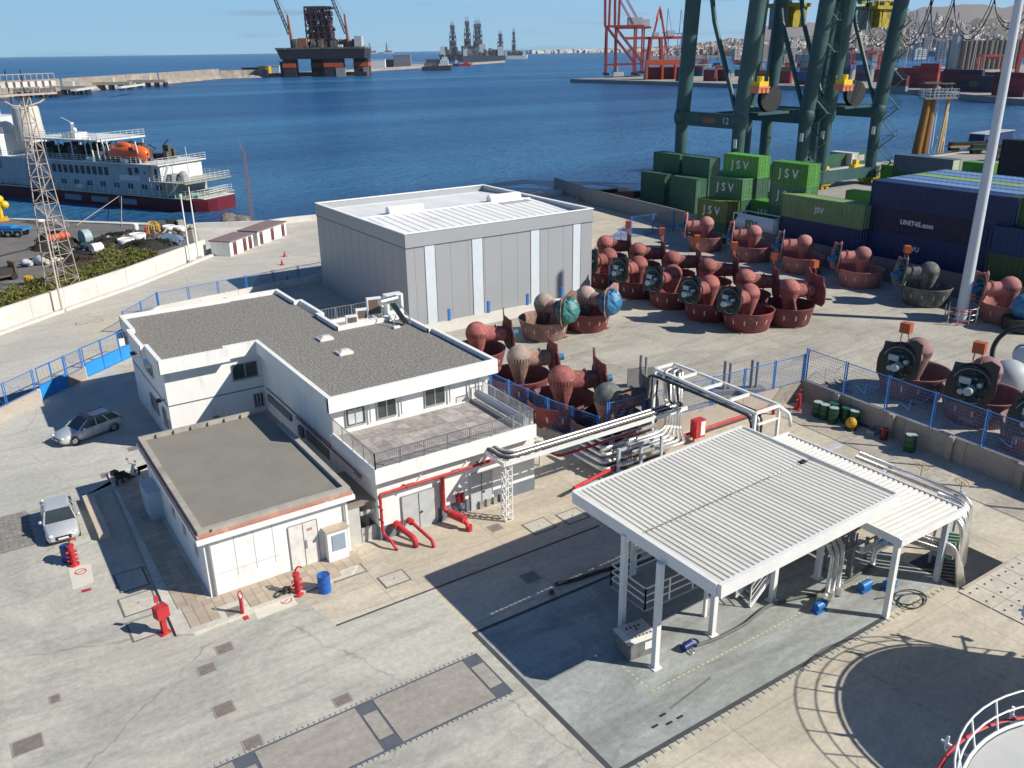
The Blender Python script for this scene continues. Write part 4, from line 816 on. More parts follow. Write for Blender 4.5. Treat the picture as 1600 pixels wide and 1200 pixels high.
s.tube([(39.3, 30.6, 5.9), (39.9, 30.3, 5.4), (40.0, 30.2, 4.6)], .12, bend=.3)
part('frame', s, whiteclean, po)
for k in range(5):
    m = (blackpipe, lagging, blackpipe, lagging, blackpipe)[k]; x = 37.3+k*.22
    s = MB(); s.tube([(x, 40.4-.05*k, 3.6), (x, 40.0, 3.8), (x, 39.9, 5.5), (x, 39.2, 5.62), (x, 31.2, 5.62), (x, 30.9, 5.2), (x, 30.9, 3.0)], .085, n=8, bend=.4); part('pipe', s, m, po)
for k in range(6):
    s = MB(); x = 38.5+k*.26; s.tube([(x-6+k*.4, 38.9-.25*k, 1.6-.12*k), (x-1, 38.9-.25*k, 1.6-.12*k), (x, 39.2, 1.7-.1*k), (x, 39.3, 5.4)], .12, n=10, bend=.4); part('lagged_pipe', s, lagging, po)
# cluster of lagged pipes with bellows at low level
pg = thing('pipe_manifold', 'cluster of silver pipes with bellows and supports on the ground left of the tall portal', 'pipework', (0, 0, 0))
for k in range(5):
    z = .7+.32*k; y = 38.0+.33*k
    s = MB(); s.tube([(32.0+.25*k, 41.0, z), (32.0+.25*k, y, z), (37.6, y, z)], .15, n=10, bend=.5)
    for j in range(7): s.cyl((33.6+j*.16+k*.3, y, z), (33.68+j*.16+k*.3, y, z), .21, n=10)
    part('lagged_pipe', s, lagging, pg)
s = MB()
for x, y in ((33.0, 37.7), (34.8, 37.6), (36.6, 37.6), (34.0, 39.5)): s.box(x-.09, x+.09, y-.09, y+.09, 0, 2.1)
s.box(32.9, 36.7, 37.6, 37.75, 1.9, 2.05); part('support', s, steelgrey, pg)
s = MB(); s.box(28.8, 29.1, 41.6, 51, 1.6, 1.9); s.box(29.8, 30.1, 41.6, 51, 1.6, 1.9)
for y in (42, 45.5, 49): s.box(28.8, 30.1, y, y+.15, 1.91, 2.0); s.box(28.9, 29.05, y, y+.15, 0, 1.6); s.box(29.85, 30.0, y, y+.15, 0, 1.6)
part('channel_frame', s, MARK('frame_pale', (0.62, 0.62, 0.58)), pg)
part('tank_foot', MB().box(33.4, 37.4, 36.9, 39.9, 0, .12), MARK('oily_slab', (0.12, 0.11, 0.11)), pg)

# ================================================================ WALLS AND FENCES
def wallthing(name, label, pts, h, w, m, panel=None, joint=3.0, lay=0):
    t = thing(name, label, 'wall', (0, 0, 0)); n = len(pts)
    for i in range(n-1):
        a = Vector((*pts[i], 0)); b = Vector((*pts[i+1], 0)); d = (b-a); L = d.length; d.normalize(); q = Vector((-d.y, d.x, 0))*(w/2); k = max(1, int(round(L/joint)))
        for j in range(k):
            p0 = a+d*(L*j/k); p1 = a+d*(L*(j+1)/k-.03); s = MB(); c = [p0-q, p1-q, p1+q, p0+q]; s.prism([(v.x, v.y) for v in c], -.1, h+RND.uniform(-.006, .006)); part('wall_panel', s, m, t)
    return t
def fencewall(name, label, pts, z0, h, bay=2.6, gap=.16, zig=True, m=bluef):
    """mesh bays between twin posts"""
    t = thing(name, label, 'fence', (0, 0, 0))
    for i in range(len(pts)-1):
        a = Vector((*pts[i], z0)); b = Vector((*pts[i+1], z0)); d = b-a; L = d.length; d.normalize(); n = max(1, int(round(L/bay))); u = Vector((0, 0, 1))
        for k in range(n+1):
            p = a+d*(L*k/n); s = MB()
            for o in (-gap/2, gap/2): s.bar(p+d*o, p+d*o+u*(h+.08), .07)
            for z in (.3, h*.5, h-.2): s.bar(p-d*gap/2+u*z, p+d*gap/2+u*z, .03)
            part('post', s, m, t)
            if k < n:
                p0 = p+d*(gap/2+.04); p1 = a+d*(L*(k+1)/n)-d*(gap/2+.04); s = MB(); LL = (p1-p0).length; q = d.cross(u)
                s.bar(p0+u*(h-.02), p1+u*(h-.02), .05); s.bar(p0+u*.05, p1+u*.05, .04); s.bar(p0, p0+u*h, .03); s.bar(p1, p1+u*h, .03)
                f = part('mesh_panel', s, m, t); s = MB()
                c = 0.14
                while c < LL: s.bar(p0+d*c+u*.05, p0+d*c+u*(h-.02), .011); c += .16
                for z in [h*.1*j for j in range(1, 10)]: s.bar(p0+u*z, p1+u*z, .011)
                part('wire', s, mesh_m, f, kind='stuff')
                if zig:
                    s = MB(); zs = [p0+u*(h-.1)+d*.1, p0+d*(LL*.25)+u*(h*.55), p0+d*(LL*.5)+u*(h*.55), p0+d*(LL*.5)+u*(h*.25), p0+d*(LL*.75)+u*(h*.4), p0+d*(LL*.95)+u*.15]
                    for v0, v1 in zip(zs[:-1], zs[1:]): s.bar(v0, v1, .02)
                    part('bent_strip', s, m, f)
    return t
wallthing('concrete_wall', 'grey concrete retaining wall below the blue fence on the right side of the loading yard', [(52.2, 8.0), (52.7, 21.5), (53.45, 39.6)], 1.7, .3, wallc, joint=5)
wallthing('concrete_wall', 'low concrete wall behind the canopy carrying the blue mesh fence', [(53.4, 39.7), (34.5, 41.0)], 1.5, .3, wallc, joint=6)
part('pilaster', MB().box(0, 0.01, 0, .01, 0, .01), wallc, None) if False else None
pil = thing('wall_buttress_row', 'concrete buttresses standing against the shaded yard side of the right retaining wall', 'buttresses')
for y in (36.2, 31.5, 27.0, 22.3, 17.6): part('buttress', MB().box(52.1+(y-17.6)*.04, 52.45+(y-17.6)*.04, y-.22, y+.22, 0, 1.72), wallc, pil)
part('wall_cap', MB().box(52.0, 52.02, 8, 8.1, 1.7, 1.74), wallc, pil) if False else None
fencewall('mesh_fence', 'tall blue mesh fence with twin posts on top of the right-hand retaining wall', [(52.2, 8.0), (52.7, 21.5), (53.45, 39.5)], 1.7, 2.5, bay=3.6)
fencewall('mesh_fence', 'blue mesh fence on the low concrete wall behind the pipe portal', [(53.4, 39.7), (34.8, 41.0)], 1.5, 2.2, bay=3.0, zig=False)
fencewall('mesh_fence', 'blue mesh fence beside the office building in front of the upturned thrusters', [(34.3, 41.4), (33.4, 46), (32.6, 57.5)], .4, 2.3, bay=2.1)
wallthing('kerb_wall', 'low concrete kerb wall under the blue fence beside the office building', [(34.2, 41.3), (33.4, 46), (32.6, 57.6)], .4, .25, wallc, joint=4)
fencewall('mesh_fence', 'pale blue mesh fence at the far corner of the thruster storage yard', [(61.5, 73.0), (72, 86), (82, 93.5)], 0, 2.6, bay=3.6, zig=False)
fencewall('mesh_fence', 'blue mesh fence panel leaning beside the dark far wall and the pink thrusters', [(84, 95), (92, 94.5)], 0, 3.0, bay=4, zig=False)
wallthing('concrete_wall', 'long dark concrete wall between the thruster yard and the container stacks', [(90.5, -20), (90.6, 41.6), (91.2, 74), (95.1, 99.5), (97.2, 120.6), (101, 137)], 2.7, .35, MARK('shaded_wall', (0.21, 0.205, 0.21)), joint=5)  # shade on this face is put into the darker concrete colour
# outer left: promenade wall, blue gates
wallthing('seawall', 'long pale concrete boundary wall sweeping from the left edge towards the small kiosks', [(-60, 41.5), (2.3, 98.7), (9.4, 104.4), (17, 110.2), (29.6, 121.8)], 2.1, .35, wallw, joint=6)
wallthing('seawall_kerb', 'pale kerb along the foot of the boundary wall on the outer road', [(-60, 39.8), (2.9, 97.4), (10.0, 103.1), (17.6, 108.8), (30.2, 120.4)], .25, .5, wallw, joint=6)
wallthing('seawall', 'low pale parapet along the sea behind the kiosks', [(33.5, 142), (43, 137), (47, 137.6), (100, 133.5)], .9, .5, promw if False else wallw, joint=6)
wallthing('concrete_wall', 'low concrete wall left of the blue gate with mesh fence on it', [(-40, 35.5), (3.6, 74.8)], 1.0, .3, wallc, joint=5)
wallthing('concrete_wall', 'short concrete wall between the two blue gates', [(6.0, 76.9), (7.5, 78.3)], 1.0, .3, wallc, joint=3)
fencewall('mesh_fence', 'blue mesh fence on the low wall left of the small blue gate', [(-40, 35.6), (-1.0, 70.7), (3.4, 74.7)], 1.0, 1.7, bay=2.6)
fencewall('mesh_fence', 'short blue mesh fence bay between the two solid blue gates', [(6.0, 76.9), (7.4, 78.2)], 1.0, 1.7, bay=2.6)
def gate(label, a, b, n):
    t = thing('gate', label, 'gate', (0, 0, 0)); a = Vector((*a, 0)); b = Vector((*b, 0)); d = (b-a); L = d.length; d.normalize(); u = Vector((0, 0, 1)); 
    for k in range(n):
        p0 = a+d*(L*k/n+.03); p1 = a+d*(L*(k+1)/n-.03); s = MB(); s.bar(p0+u*.65, p1+u*.65, .04, 1.1); part('gate_panel', s, blueg, t)
        s = MB(); s.bar(p0, p0+u*2.75, .09); s.bar(p1, p1+u*2.75, .09); s.bar(p0+u*2.7, p1+u*2.7, .08); s.bar(p0+u*1.25, p1+u*1.25, .07); s.bar(p0+u*.08, p1+u*.08, .07); part('gate_frame', s, bluef, t)
        s = MB(); c = .3
        while c < L/n-.1: s.tube([p0+d*c+u*1.25, p0+d*(c+.05)+u*1.9, p0+d*(c-.03)+u*2.6], .012, n=4); c += .4
        part('bar', s, MARK('bar_grey', (0.32, 0.33, 0.36)), t)
    s = MB(); s.box(a.x-.2, a.x+.02, a.y-.2, a.y+.1, 0, 1.0); part('white_pier', s, white, t); return t
gate('small solid blue gate with two leaves in the left mesh fence', (3.7, 74.9), (5.9, 76.8), 2)
gate('wide solid blue gate with three leaves ending at the office building', (7.6, 78.4), (12.6, 82.4), 3)
fencewall('mesh_fence', 'blue mesh fence beyond the office roof along the outer road', [(13, 90), (17.5, 95.5), (31, 97.7), (37.5, 98.6)], .6, 1.6, bay=3.2, zig=False)
wallthing('concrete_wall', 'shaded low wall under the fence behind the warehouse', [(12.7, 82.6), (13, 90), (17.5, 95.5), (31, 97.6), (38, 98.5)], .8, .3, wallw, joint=5)
part('notice', MB().box(11.0, 11.5, 81.2, 81.25, 1.4, 2.1), whiteclean, bpy.data.objects['gate.001'])
# ================================================================ SMALL YARD THINGS
def hydrant(label, x, y, kind=0, rz=0):
    t = thing('fire_hydrant', label, 'hydrant', (x, y, 0.005), rz)
    s = MB(); s.cyl((0, 0, 0), (0, 0, 1.15), .15, n=12); s.cyl((0, 0, 0), (0, 0, .1), .28, n=12); s.cyl((0, 0, 1.15), (0, 0, 1.28), .19, n=12); part('barrel', s, red, t)
    s = MB()
    for z in (.35, .6, .85): s.cyl((-.27, 0, z), (.27, 0, z), .075, n=8); s.cyl((0, -.25, z), (0, .05, z), .06, n=8)
    part('outlet', s, red, t); s = MB(); s.tube([(0, 0, 1.25), (0, 0, 1.5), (.18, 0, 1.65), (.34, 0, 1.5)], .05, bend=.1); part('elbow', s, red, t); return t
hydrant('red fire hydrant with side outlets in front of the parked silver hatchback', 2.05, 46.9); hydrant('red fire hydrant with hooked top between the annex and the blue drum', 11.2, 37.25)
hydrant('red fire hydrant in the far yard corner behind the canopy by the green barrels', *tuple(P(1246, 640))[:2])
hb = thing('hose_box', 'red hose box on a red pedestal casting a shadow beside the tiled pavement corner', 'hose box', (4.75, 37.9, .005), .3)
part('box', MB().box(-.3, .3, -.25, .25, .95, 1.55), red, hb); part('pedestal', MB().box(-.12, .12, -.12, .12, 0, .95), red, hb); part('foot', MB().box(-.26, .26, -.2, .2, 0, .06), red, hb); part('back_plate', MB().box(-.1, .1, .25, .3, 1.65, 2.0), red, hb)
rp_ = thing('red_post', 'red and white post with a hooked top at the edge of the tiled pavement', 'post', (8.3, 37.15, .005)); s = MB(); s.cyl((0, 0, .13), (0, 0, 1.05), .09, n=10); part('shaft', s, red, rp_); s = MB(); s.tube([(-.08, 0, 1.0), (-.1, 0, 1.3), (0, 0, 1.45), (.1, 0, 1.3), (.08, 0, 1.0)], .03, bend=.08); part('hook', s, red, rp_)
s = MB(); s.cyl((0, 0, 1.051), (0, 0, 1.2), .07, n=10); part('white_cap', s, whiteclean, rp_)
def mark(name, pts, m, label=None): s = MB(); s.sheet(pts, .0145); part(name, s, m, kind='structure')
cream = mat('cream_marking', (0.66, 0.63, 0.54), 0.8, c2=(0.6, 0.57, 0.49))
mark('painted_rectangle', [tuple(P(a, b, .0145))[:2] for a, b in ((393, 949), (455, 928), (466, 944), (403, 968))], cream); mark('painted_rectangle', [tuple(P(a, b, .0145))[:2] for a, b in ((106, 886), (142, 881), (147, 910), (114, 922))], cream)
mark('red_marking', [tuple(P(a, b, .0145))[:2] for a, b in ((378, 963), (386, 960), (390, 966), (382, 970))], red); mark('red_marking', [tuple(P(a, b, .0145))[:2] for a, b in ((127, 922), (142, 918), (143, 922), (128, 926))], red)
for a, b in ((447, 938), (126, 893)):
    c = P(a, b, .02); s = MB(); s.lathe([(.24, 0), (.30, 0)], 20, tuple(c)); s.bar(c+Vector((-.2, -.1, 0)), c+Vector((.2, .1, 0)), .05, .004); part('no_parking_sign_paint', s, red, kind='structure')
def drum(name, label, x, y, m, r=.29, h=.88, lid=None, group=None, z=.005):
    t = thing(name, label, 'drum', (x, y, z), group=group); s = MB(); prof = [(0, 0), (r, 0), (r, .02)]
    for k in (1, 2): prof += [(r, h*k/3-.03), (r+.015, h*k/3), (r, h*k/3+.03)]
    prof += [(r, h-.02), (r+.01, h), (r-.02, h), (r-.03, h-.03), (0, h-.03)]; s.lathe(prof, 20); part('body', s, m, t)
    s = MB(); s.cyl((0, 0, h-.03), (0, 0, h+.012), r*.92 if lid else .04, n=16); part('lid', s, lid or blackm, t); return t
db = mat('drum_blue', (0.015, 0.13, 0.50), 0.35, c2=(0.012, 0.1, 0.4)); dg = mat('drum_green', (0.02, 0.10, 0.05), 0.45, c2=(0.015, 0.07, 0.035))
drum('steel_drum', 'blue drum standing alone in the sun in front of the annex', 12.45, 36.75, db, .33, 1.0)
drum('steel_drum', 'dark blue drum half hidden behind the hydrant at the silver hatchback', 1.85, 47.6, mat('drum_dblue', (0.012, 0.05, 0.25), 0.4), .3, .95)
gl = mat('drum_lid_pale', (0.5, 0.6, 0.58), 0.5)
for i, (a, b, l, tx) in enumerate(((1304, 640, 1, 'green drum with a pale lid, rear one at the left end of the row'), (1307, 647, 1, 'green drum with a pale lid, front left of the row by the retaining wall'), (1319, 645, 0, 'green drum with a green lid behind the front left pair by the retaining wall'), (1321, 652, 1, 'green drum with a pale lid, third along the retaining wall'),
                              (1333, 655, 0, 'green drum with a green lid, fourth along the retaining wall'), (1347, 659, 1, 'green drum with a pale lid, in the row next to the yellow cask'))):
    q = P(a, b, 0); drum('steel_drum', tx, min(q.x, 52.45)-.75*(i in (0, 1, 3)), q.y, dg, .36, 1.15, gl if l else mat('drum_lid_green', (0.03, 0.16, 0.08), .45), 'green drums along the retaining wall')
q = P(1437, 697, 0); drum('steel_drum', 'single green drum with a pale lid standing apart at the foot of the retaining wall', min(q.x, 51.9), q.y, dg, .4, 1.2, gl)
q = P(1396, 680, 0); drum('steel_drum', 'small dark red drum at the foot of the retaining wall', min(q.x, 52.1), q.y, mat('drum_dred', (0.16, 0.012, 0.02), .5), .26, .8)
q = P(1297, 645, 0); drum('steel_drum', 'dark red drum beside the row of green drums', min(q.x, 52.3), q.y, mat('drum_dred', (0.16, 0.012, 0.02), .5), .3, .95)
q = P(1356, 661, 0); q.x = 51.6; t = thing('yellow_pump', 'orange-yellow wheeled cask at the right end of the row of green drums', 'cask', tuple(q)); s = MB(); s.ball((0, 0, .55), .4, 12, sz=1.1); part('cask', s, yellow, t); part('stand', MB().box(-.3, .3, -.3, .3, 0, .2), blackm, t)
q = P(1365, 677, 0); s = MB(); s.box(-.5, .5, -.3, .3, 0, .06); s.box(-.5, -.45, -.3, .3, .06, .35); s.box(.45, .5, -.3, .3, .06, .35); s.box(-.45, .45, .25, .3, .06, .35); s.box(-.45, .45, -.3, -.25, .06, .35); one('open_tray', s, MARK('tray_grey', (0.4, 0.4, 0.38)), 'pale open tray on the ground beside the yellow cask', 'tray', tuple(q))
q = P(1335, 672, 0); s = MB(); s.box(-2.0, 2.0, -.45, .45, .0, .10); one('dark_plinth', s, MARK('plinth_dark', (0.1, 0.1, 0.1)), 'dark spill tray on the ground under the row of green drums', 'spill tray', tuple(P(1328, 655, 0)), -1.5)
# flattened hoses by the red hydrant
s = MB(); s.tube([(10.2+.35*math.cos(a*.7)+.05*a, 37.6+.25*math.sin(a*.9), .17+.01*a) for a in range(14)], .045, n=6); s.ball((10.7, 37.6, .28), .22, 8); one('hose_bundle', s, blackpipe, 'black bundle of hose on the tiled pavement beside the red hydrant', 'hose bundle')

# ================================================================ CARS, MOTORCYCLE
silver = mat('car_silver', (0.60, 0.62, 0.64), 0.3, metal=0.35, c2=(0.57, 0.59, 0.61))
def car(label, loc, rz, L, W, H, prof, gh, estate):
    """prof: side outline of body (x forward), gh: glasshouse outline"""
    t = thing('parked_car', label, 'car', loc, rz)
    def loft(sec):   # list of (x, z0, z1, halfwidth0, halfwidth1)
        s = MB(); s.smooth = True; vs = []
        for x, z0, z1, w0, w1 in sec:
            zm = z0+(z1-z0)*.62; vs += [(x, -w0*.93, z0), (x, -w0, z0+.12), (x, -w0, zm), (x, -w1*.985, z1-.05), (x, -w1*.9, z1), (x, w1*.9, z1), (x, w1*.985, z1-.05), (x, w0, zm), (x, w0, z0+.12), (x, w0*.93, z0)]
        n = 10; fs = []
        for i in range(len(sec)-1):
            for j in range(n-1): fs.append((i*n+j, i*n+j+1, (i+1)*n+j+1, (i+1)*n+j))
            fs.append((i*n+n-1, i*n, (i+1)*n, (i+1)*n+n-1))
        s.add(vs, fs); s.add(vs, [tuple(range(n))[::-1], tuple(range((len(sec)-1)*n, len(sec)*n))]); return s
    part('body', loft(prof), silver, t)
    # glasshouse: dark glass volume with roof and pillars
    s = MB(); (xa, za), (xb, zb), (xc, zc_), (xd, zd) = gh; w0, w1 = W/2*.93, W/2*.74
    vs = [(xa, -w0, za), (xb, -w1, zb), (xc, -w1, zc_), (xd, -w0, zd), (xa, w0, za), (xb, w1, zb), (xc, w1, zc_), (xd, w0, zd)]
    s.add(vs, [(0, 1, 2, 3), (7, 6, 5, 4), (0, 4, 5, 1), (2, 6, 7, 3), (1, 5, 6, 2)]); part('window', s, glass, t)
    s = MB(); e = .015
    rv = [(xb-.04, -w1-.01, zb+e), (xc+.04, -w1-.01, zc_+e), (xc+.04, w1+.01, zc_+e), (xb-.04, w1+.01, zb+e)]; mid = [((xb+xc)/2+(.3 if k == 0 else -.3), y, max(zb, zc_)+.05) for k in (0, 1) for y in (-w1*.8, w1*.8)]
    s.add([rv[0], rv[3], mid[0], mid[1], mid[2], mid[3], rv[1], rv[2]], [(0, 2, 3, 1), (2, 4, 5, 3), (4, 6, 7, 5), (0, 6, 4, 2), (1, 3, 5, 7)]); s.add(rv, [(0, 1, 2, 3)])
    part('roof', s, silver, t)
    s = MB()
    for sg in (-1, 1):
        s.bar((xa+.02, sg*w0, za), (xb, sg*w1, zb), .07); s.bar((xd, sg*w0, zd), (xc, sg*w1, zc_), .08)
        for f in (.42, .72): s.bar((xa+(xd-xa)*f, sg*(w0+.0), za), (xb+(xc-xb)*(f-.12), sg*(w1+.005), zb), .05)
    part('pillar', s, silver, t)
    for sx in (L/2-.86, -L/2+.82):
        for sg in (-1, 1):
            y = sg*(W/2-.1); wl_ = part('wheel', MB().cyl((sx, y-.1, .31), (sx, y+.1, .31), .31, n=20), rubber, t)
            s = MB(); yo = y+sg*.101; s.cyl((sx, yo-sg*.02, .31), (sx, yo+sg*.005, .31), .2, n=16); part('rim', s, alu, wl_)
            s = MB(); s.lathe([(.33, -.005), (.39, .0)], 20, (sx, sg*(W/2+.002), .31), (0, 1, 0)); part('arch', s, blackm, t)
    for sg in (-1, 1):
        part('headlight', MB().ball((L/2-.13, sg*(W/2-.28), .66), .15, 10, sx=.9, sz=.6), mat('lamp_glass', (0.7, 0.72, 0.75), 0.1), t); part('tail_light', MB().ball((-L/2+.07, sg*(W/2-.2), .85), .13, 10, sx=.5, sz=1.4), mat('tail_red', (0.35, 0.01, 0.01), 0.2), t)
        part('door_mirror', MB().ball((xa-.35, sg*(W/2+.1), za+.08), .11, 8), silver, t)
        s = MB()
        for f in (.3, .03, -.24): x = L*f*.6; s.box(x-.008, x+.008, sg*(W/2)-.004, sg*(W/2)+.006, .3, .88)
        part('door_gap', s, seam, t); s = MB(); s.box(.2, .36, sg*W/2-.01, sg*W/2+.02, .78, .82); s.box(-.75, -.59, sg*W/2-.01, sg*W/2+.02, .78, .82); part('door_handle', s, alu, t)
    part('grille', MB().box(L/2-.03, L/2+.012, -.42, .42, .38, .62), blackm, t); part('number_plate', MB().box(L/2+.0125, L/2+.02, -.26, .26, .42, .52), whiteclean, t)
    s = MB(); s.box(-.2, .2, -.42, .0, 0, .01)
    return t
def prof(L, W, Hb, hood, tail):
    h = L/2; w = W/2
    return [(-h, .42, tail-.12, w*.80, w*.74), (-h+.12, .25, tail, w*.94, w*.88), (-h+.6, .2, tail+.02, w, w*.95), (-.6, .18, Hb, w, w*.96), (.55, .18, Hb, w, w*.96), (h-1.15, .2, hood+.06, w, w*.94), (h-.45, .22, hood-.04, w*.97, w*.88), (h-.12, .28, hood-.18, w*.88, w*.78), (h, .36, hood-.28, w*.72, w*.64)]
C1 = Vector((5.65, 65.2, .008)); a1 = math.atan2(64.3-65.5, 4.0-7.2)
car('silver estate car with dark roof rails, half in the building shade', tuple(C1), a1, 4.65, 1.85, 1.45, prof(4.65, 1.85, .93, .86, .95), ((1.05, .92), (.25, 1.44), (-1.75, 1.42), (-2.2, .95)), True)
s = MB(); 
for sg in (-1, 1): s.bar((.2, sg*.6, 1.53), (-1.7, sg*.6, 1.52), .04)
part('roof_rail', s, blackm, bpy.data.objects['parked_car']); part('sunroof', MB().box(-.35, .25, -.42, .42, 1.49, 1.515), glass, bpy.data.objects['parked_car'])
C2 = Vector((2.05, 51.6, .008))
car('silver hatchback facing the camera, parked next to the concrete bench and the cobbled patch', tuple(C2), math.atan2(49.2-52.4, 2.2-2.35), 4.25, 1.8, 1.45, prof(4.25, 1.8, .95, .90, .98), ((1.0, .93), (.3, 1.44), (-1.35, 1.42), (-1.95, 1.0)), False)
mc = thing('motorcycle', 'black and white scooter leaning at the shaded side of the annex', 'scooter', (6.55, 55.6, .01), .5)
s = MB(); 
for x in (-.62, .66): s.lathe([(.2, -.05), (.28, -.05), (.30, 0), (.28, .05), (.2, .05)], 18, (x, 0, .3), (0, 1, 0))
part('wheel', s, rubber, mc); s = MB(); s.add([(-.8, -.16, .55), (.2, -.2, .45), (.2, .2, .45), (-.8, .16, .55), (-.85, -.12, .85), (-.1, -.17, .78), (-.1, .17, .78), (-.85, .12, .85)], [(0, 1, 5, 4), (1, 2, 6, 5), (2, 3, 7, 6), (3, 0, 4, 7), (4, 5, 6, 7), (0, 3, 2, 1)]); s.box(-.1, .35, -.18, .18, .28, .36); part('body', s, blackm, mc)
s = MB(); s.add([(.32, -.2, .35), (.32, .2, .35), (.55, .15, 1.0), (.55, -.15, 1.0), (.45, 0, .35), (.68, 0, .95)], [(0, 1, 2, 3), (0, 4, 5, 3), (1, 4, 5, 2)]); part('leg_shield', s, whiteclean, mc)
s = MB(); s.ball((-.5, 0, .86), .2, 10, sx=2.1, sz=.45); part('seat', s, rubber, mc); s = MB(); s.bar((.5, -.35, 1.08), (.5, .35, 1.08), .04); s.bar((.68, 0, .4), (.5, 0, 1.08), .05); s.bar((.5, -.3, 1.08), (.45, -.38, 1.35), .02); s.bar((.5, .3, 1.08), (.45, .38, 1.35), .02); part('handlebar', s, alu, mc); part('mirror', MB().ball((.45, .38, 1.38), .07, 8), blackm, mc); part('mirror', MB().ball((.45, -.38, 1.38), .07, 8), blackm, mc); part('top_case', MB().box(-1.05, -.7, -.2, .2, .9, 1.2), blackm, mc)

# ================================================================ STORAGE TANKS, lower right
tk = thing('storage_tank', 'white storage tank top with white railings and red ring pipe, bottom right corner', 'storage tank', (0, 0, 0))
def tank(t, cx, cy, R, h):
    s = MB(); s.lathe([(R, 0), (R, h-.02), (R+.03, h)], 64, (cx, cy, 0)); part('shell', s, whiteclean, t)
    s = MB(); s.lathe([(R+.03, h), (R-.12, h+.02), (0.01, h+.35)], 64, (cx, cy, 0)); part('roof', s, mat('tank_roof', (0.60, 0.60, 0.57), 0.5, c2=(0.55, 0.555, 0.53)), t)
    s = MB(); s.lathe([(R+.62, h-.12), (R+.68, h-.05), (R+.62, h+.02), (R+.1, h+.02), (R+.1, h-.12)], 64, (cx, cy, 0)) if False else s.lathe([(R+.10, h+.03), (R+.16, h+.1), (R+.10, h+.12), (R+.04, h+.05), (R+.10, h+.03)], 64, (cx, cy, 0)); part('rim', s, whiteclean, t)
    s = MB(); n = 26
    for rr, z in ((R+.24, h+.62), (R+.38, h+1.15)): s.lathe([(rr-.035, z), (rr, z+.035), (rr+.035, z), (rr, z-.035), (rr-.035, z)], 64, (cx, cy, 0))
    for k in range(n):
        a = 2*PI*k/n; u = Vector((math.cos(a), math.sin(a), 0)); c = Vector((cx, cy, 0)); s.bar(c+u*(R+.1)+zz*(h+.05), c+u*(R+.39)+zz*(h+1.15), .05)
    part('railing', s, whiteclean, t)
    s = MB(); s.lathe([(R+.70, h-.45), (R+.77, h-.38), (R+.84, h-.45), (R+.77, h-.52), (R+.70, h-.45)], 64, (cx, cy, 0)); part('ring_pipe', s, red, t) if cx < 30 else None
    s = MB()
    for k in range(13):
        a = 2*PI*k/13+.2; u = Vector((math.cos(a), math.sin(a), 0)); v = Vector((-u.y, u.x, 0)); c = Vector((cx, cy, 0)); s.bar(c+u*R+zz*(h-.5), c+u*(R+1.2)+zz*(h-.5), .07); s.cyl(c+u*(R+1.02)+zz*(h-.7), c+u*(R+1.02)+zz*(h-.2), .06, n=8); s.cyl(c+u*(R+.85)+zz*(h-.75), c+u*(R+.95)+zz*(h-.62), .13, n=8)
    part('nozzle', s, whiteclean, t)
tank(tk, 24.45, 4.05, 5.5, 5.0)
tk2 = thing('storage_tank', 'white storage tank outside the frame casting a round railed shadow on the yard', 'storage tank', (0, 0, 0)); tank(tk2, 35.6, 7.5, 4.94, 5.5)
s = MB(); s.box(38.5, 41.5, 8.8, 9.0, 5.4, 5.5)
for x in (38.5, 40, 41.5): s.bar((x, 8.9, 5.4), (x, 8.9, 6.9), .06)
s.bar((38.5, 8.9, 6.9), (41.5, 8.9, 6.9), .06); s.bar((38.5, 8.9, 6.2), (41.5, 8.9, 6.2), .06); part('walkway', s, whiteclean, tk2)

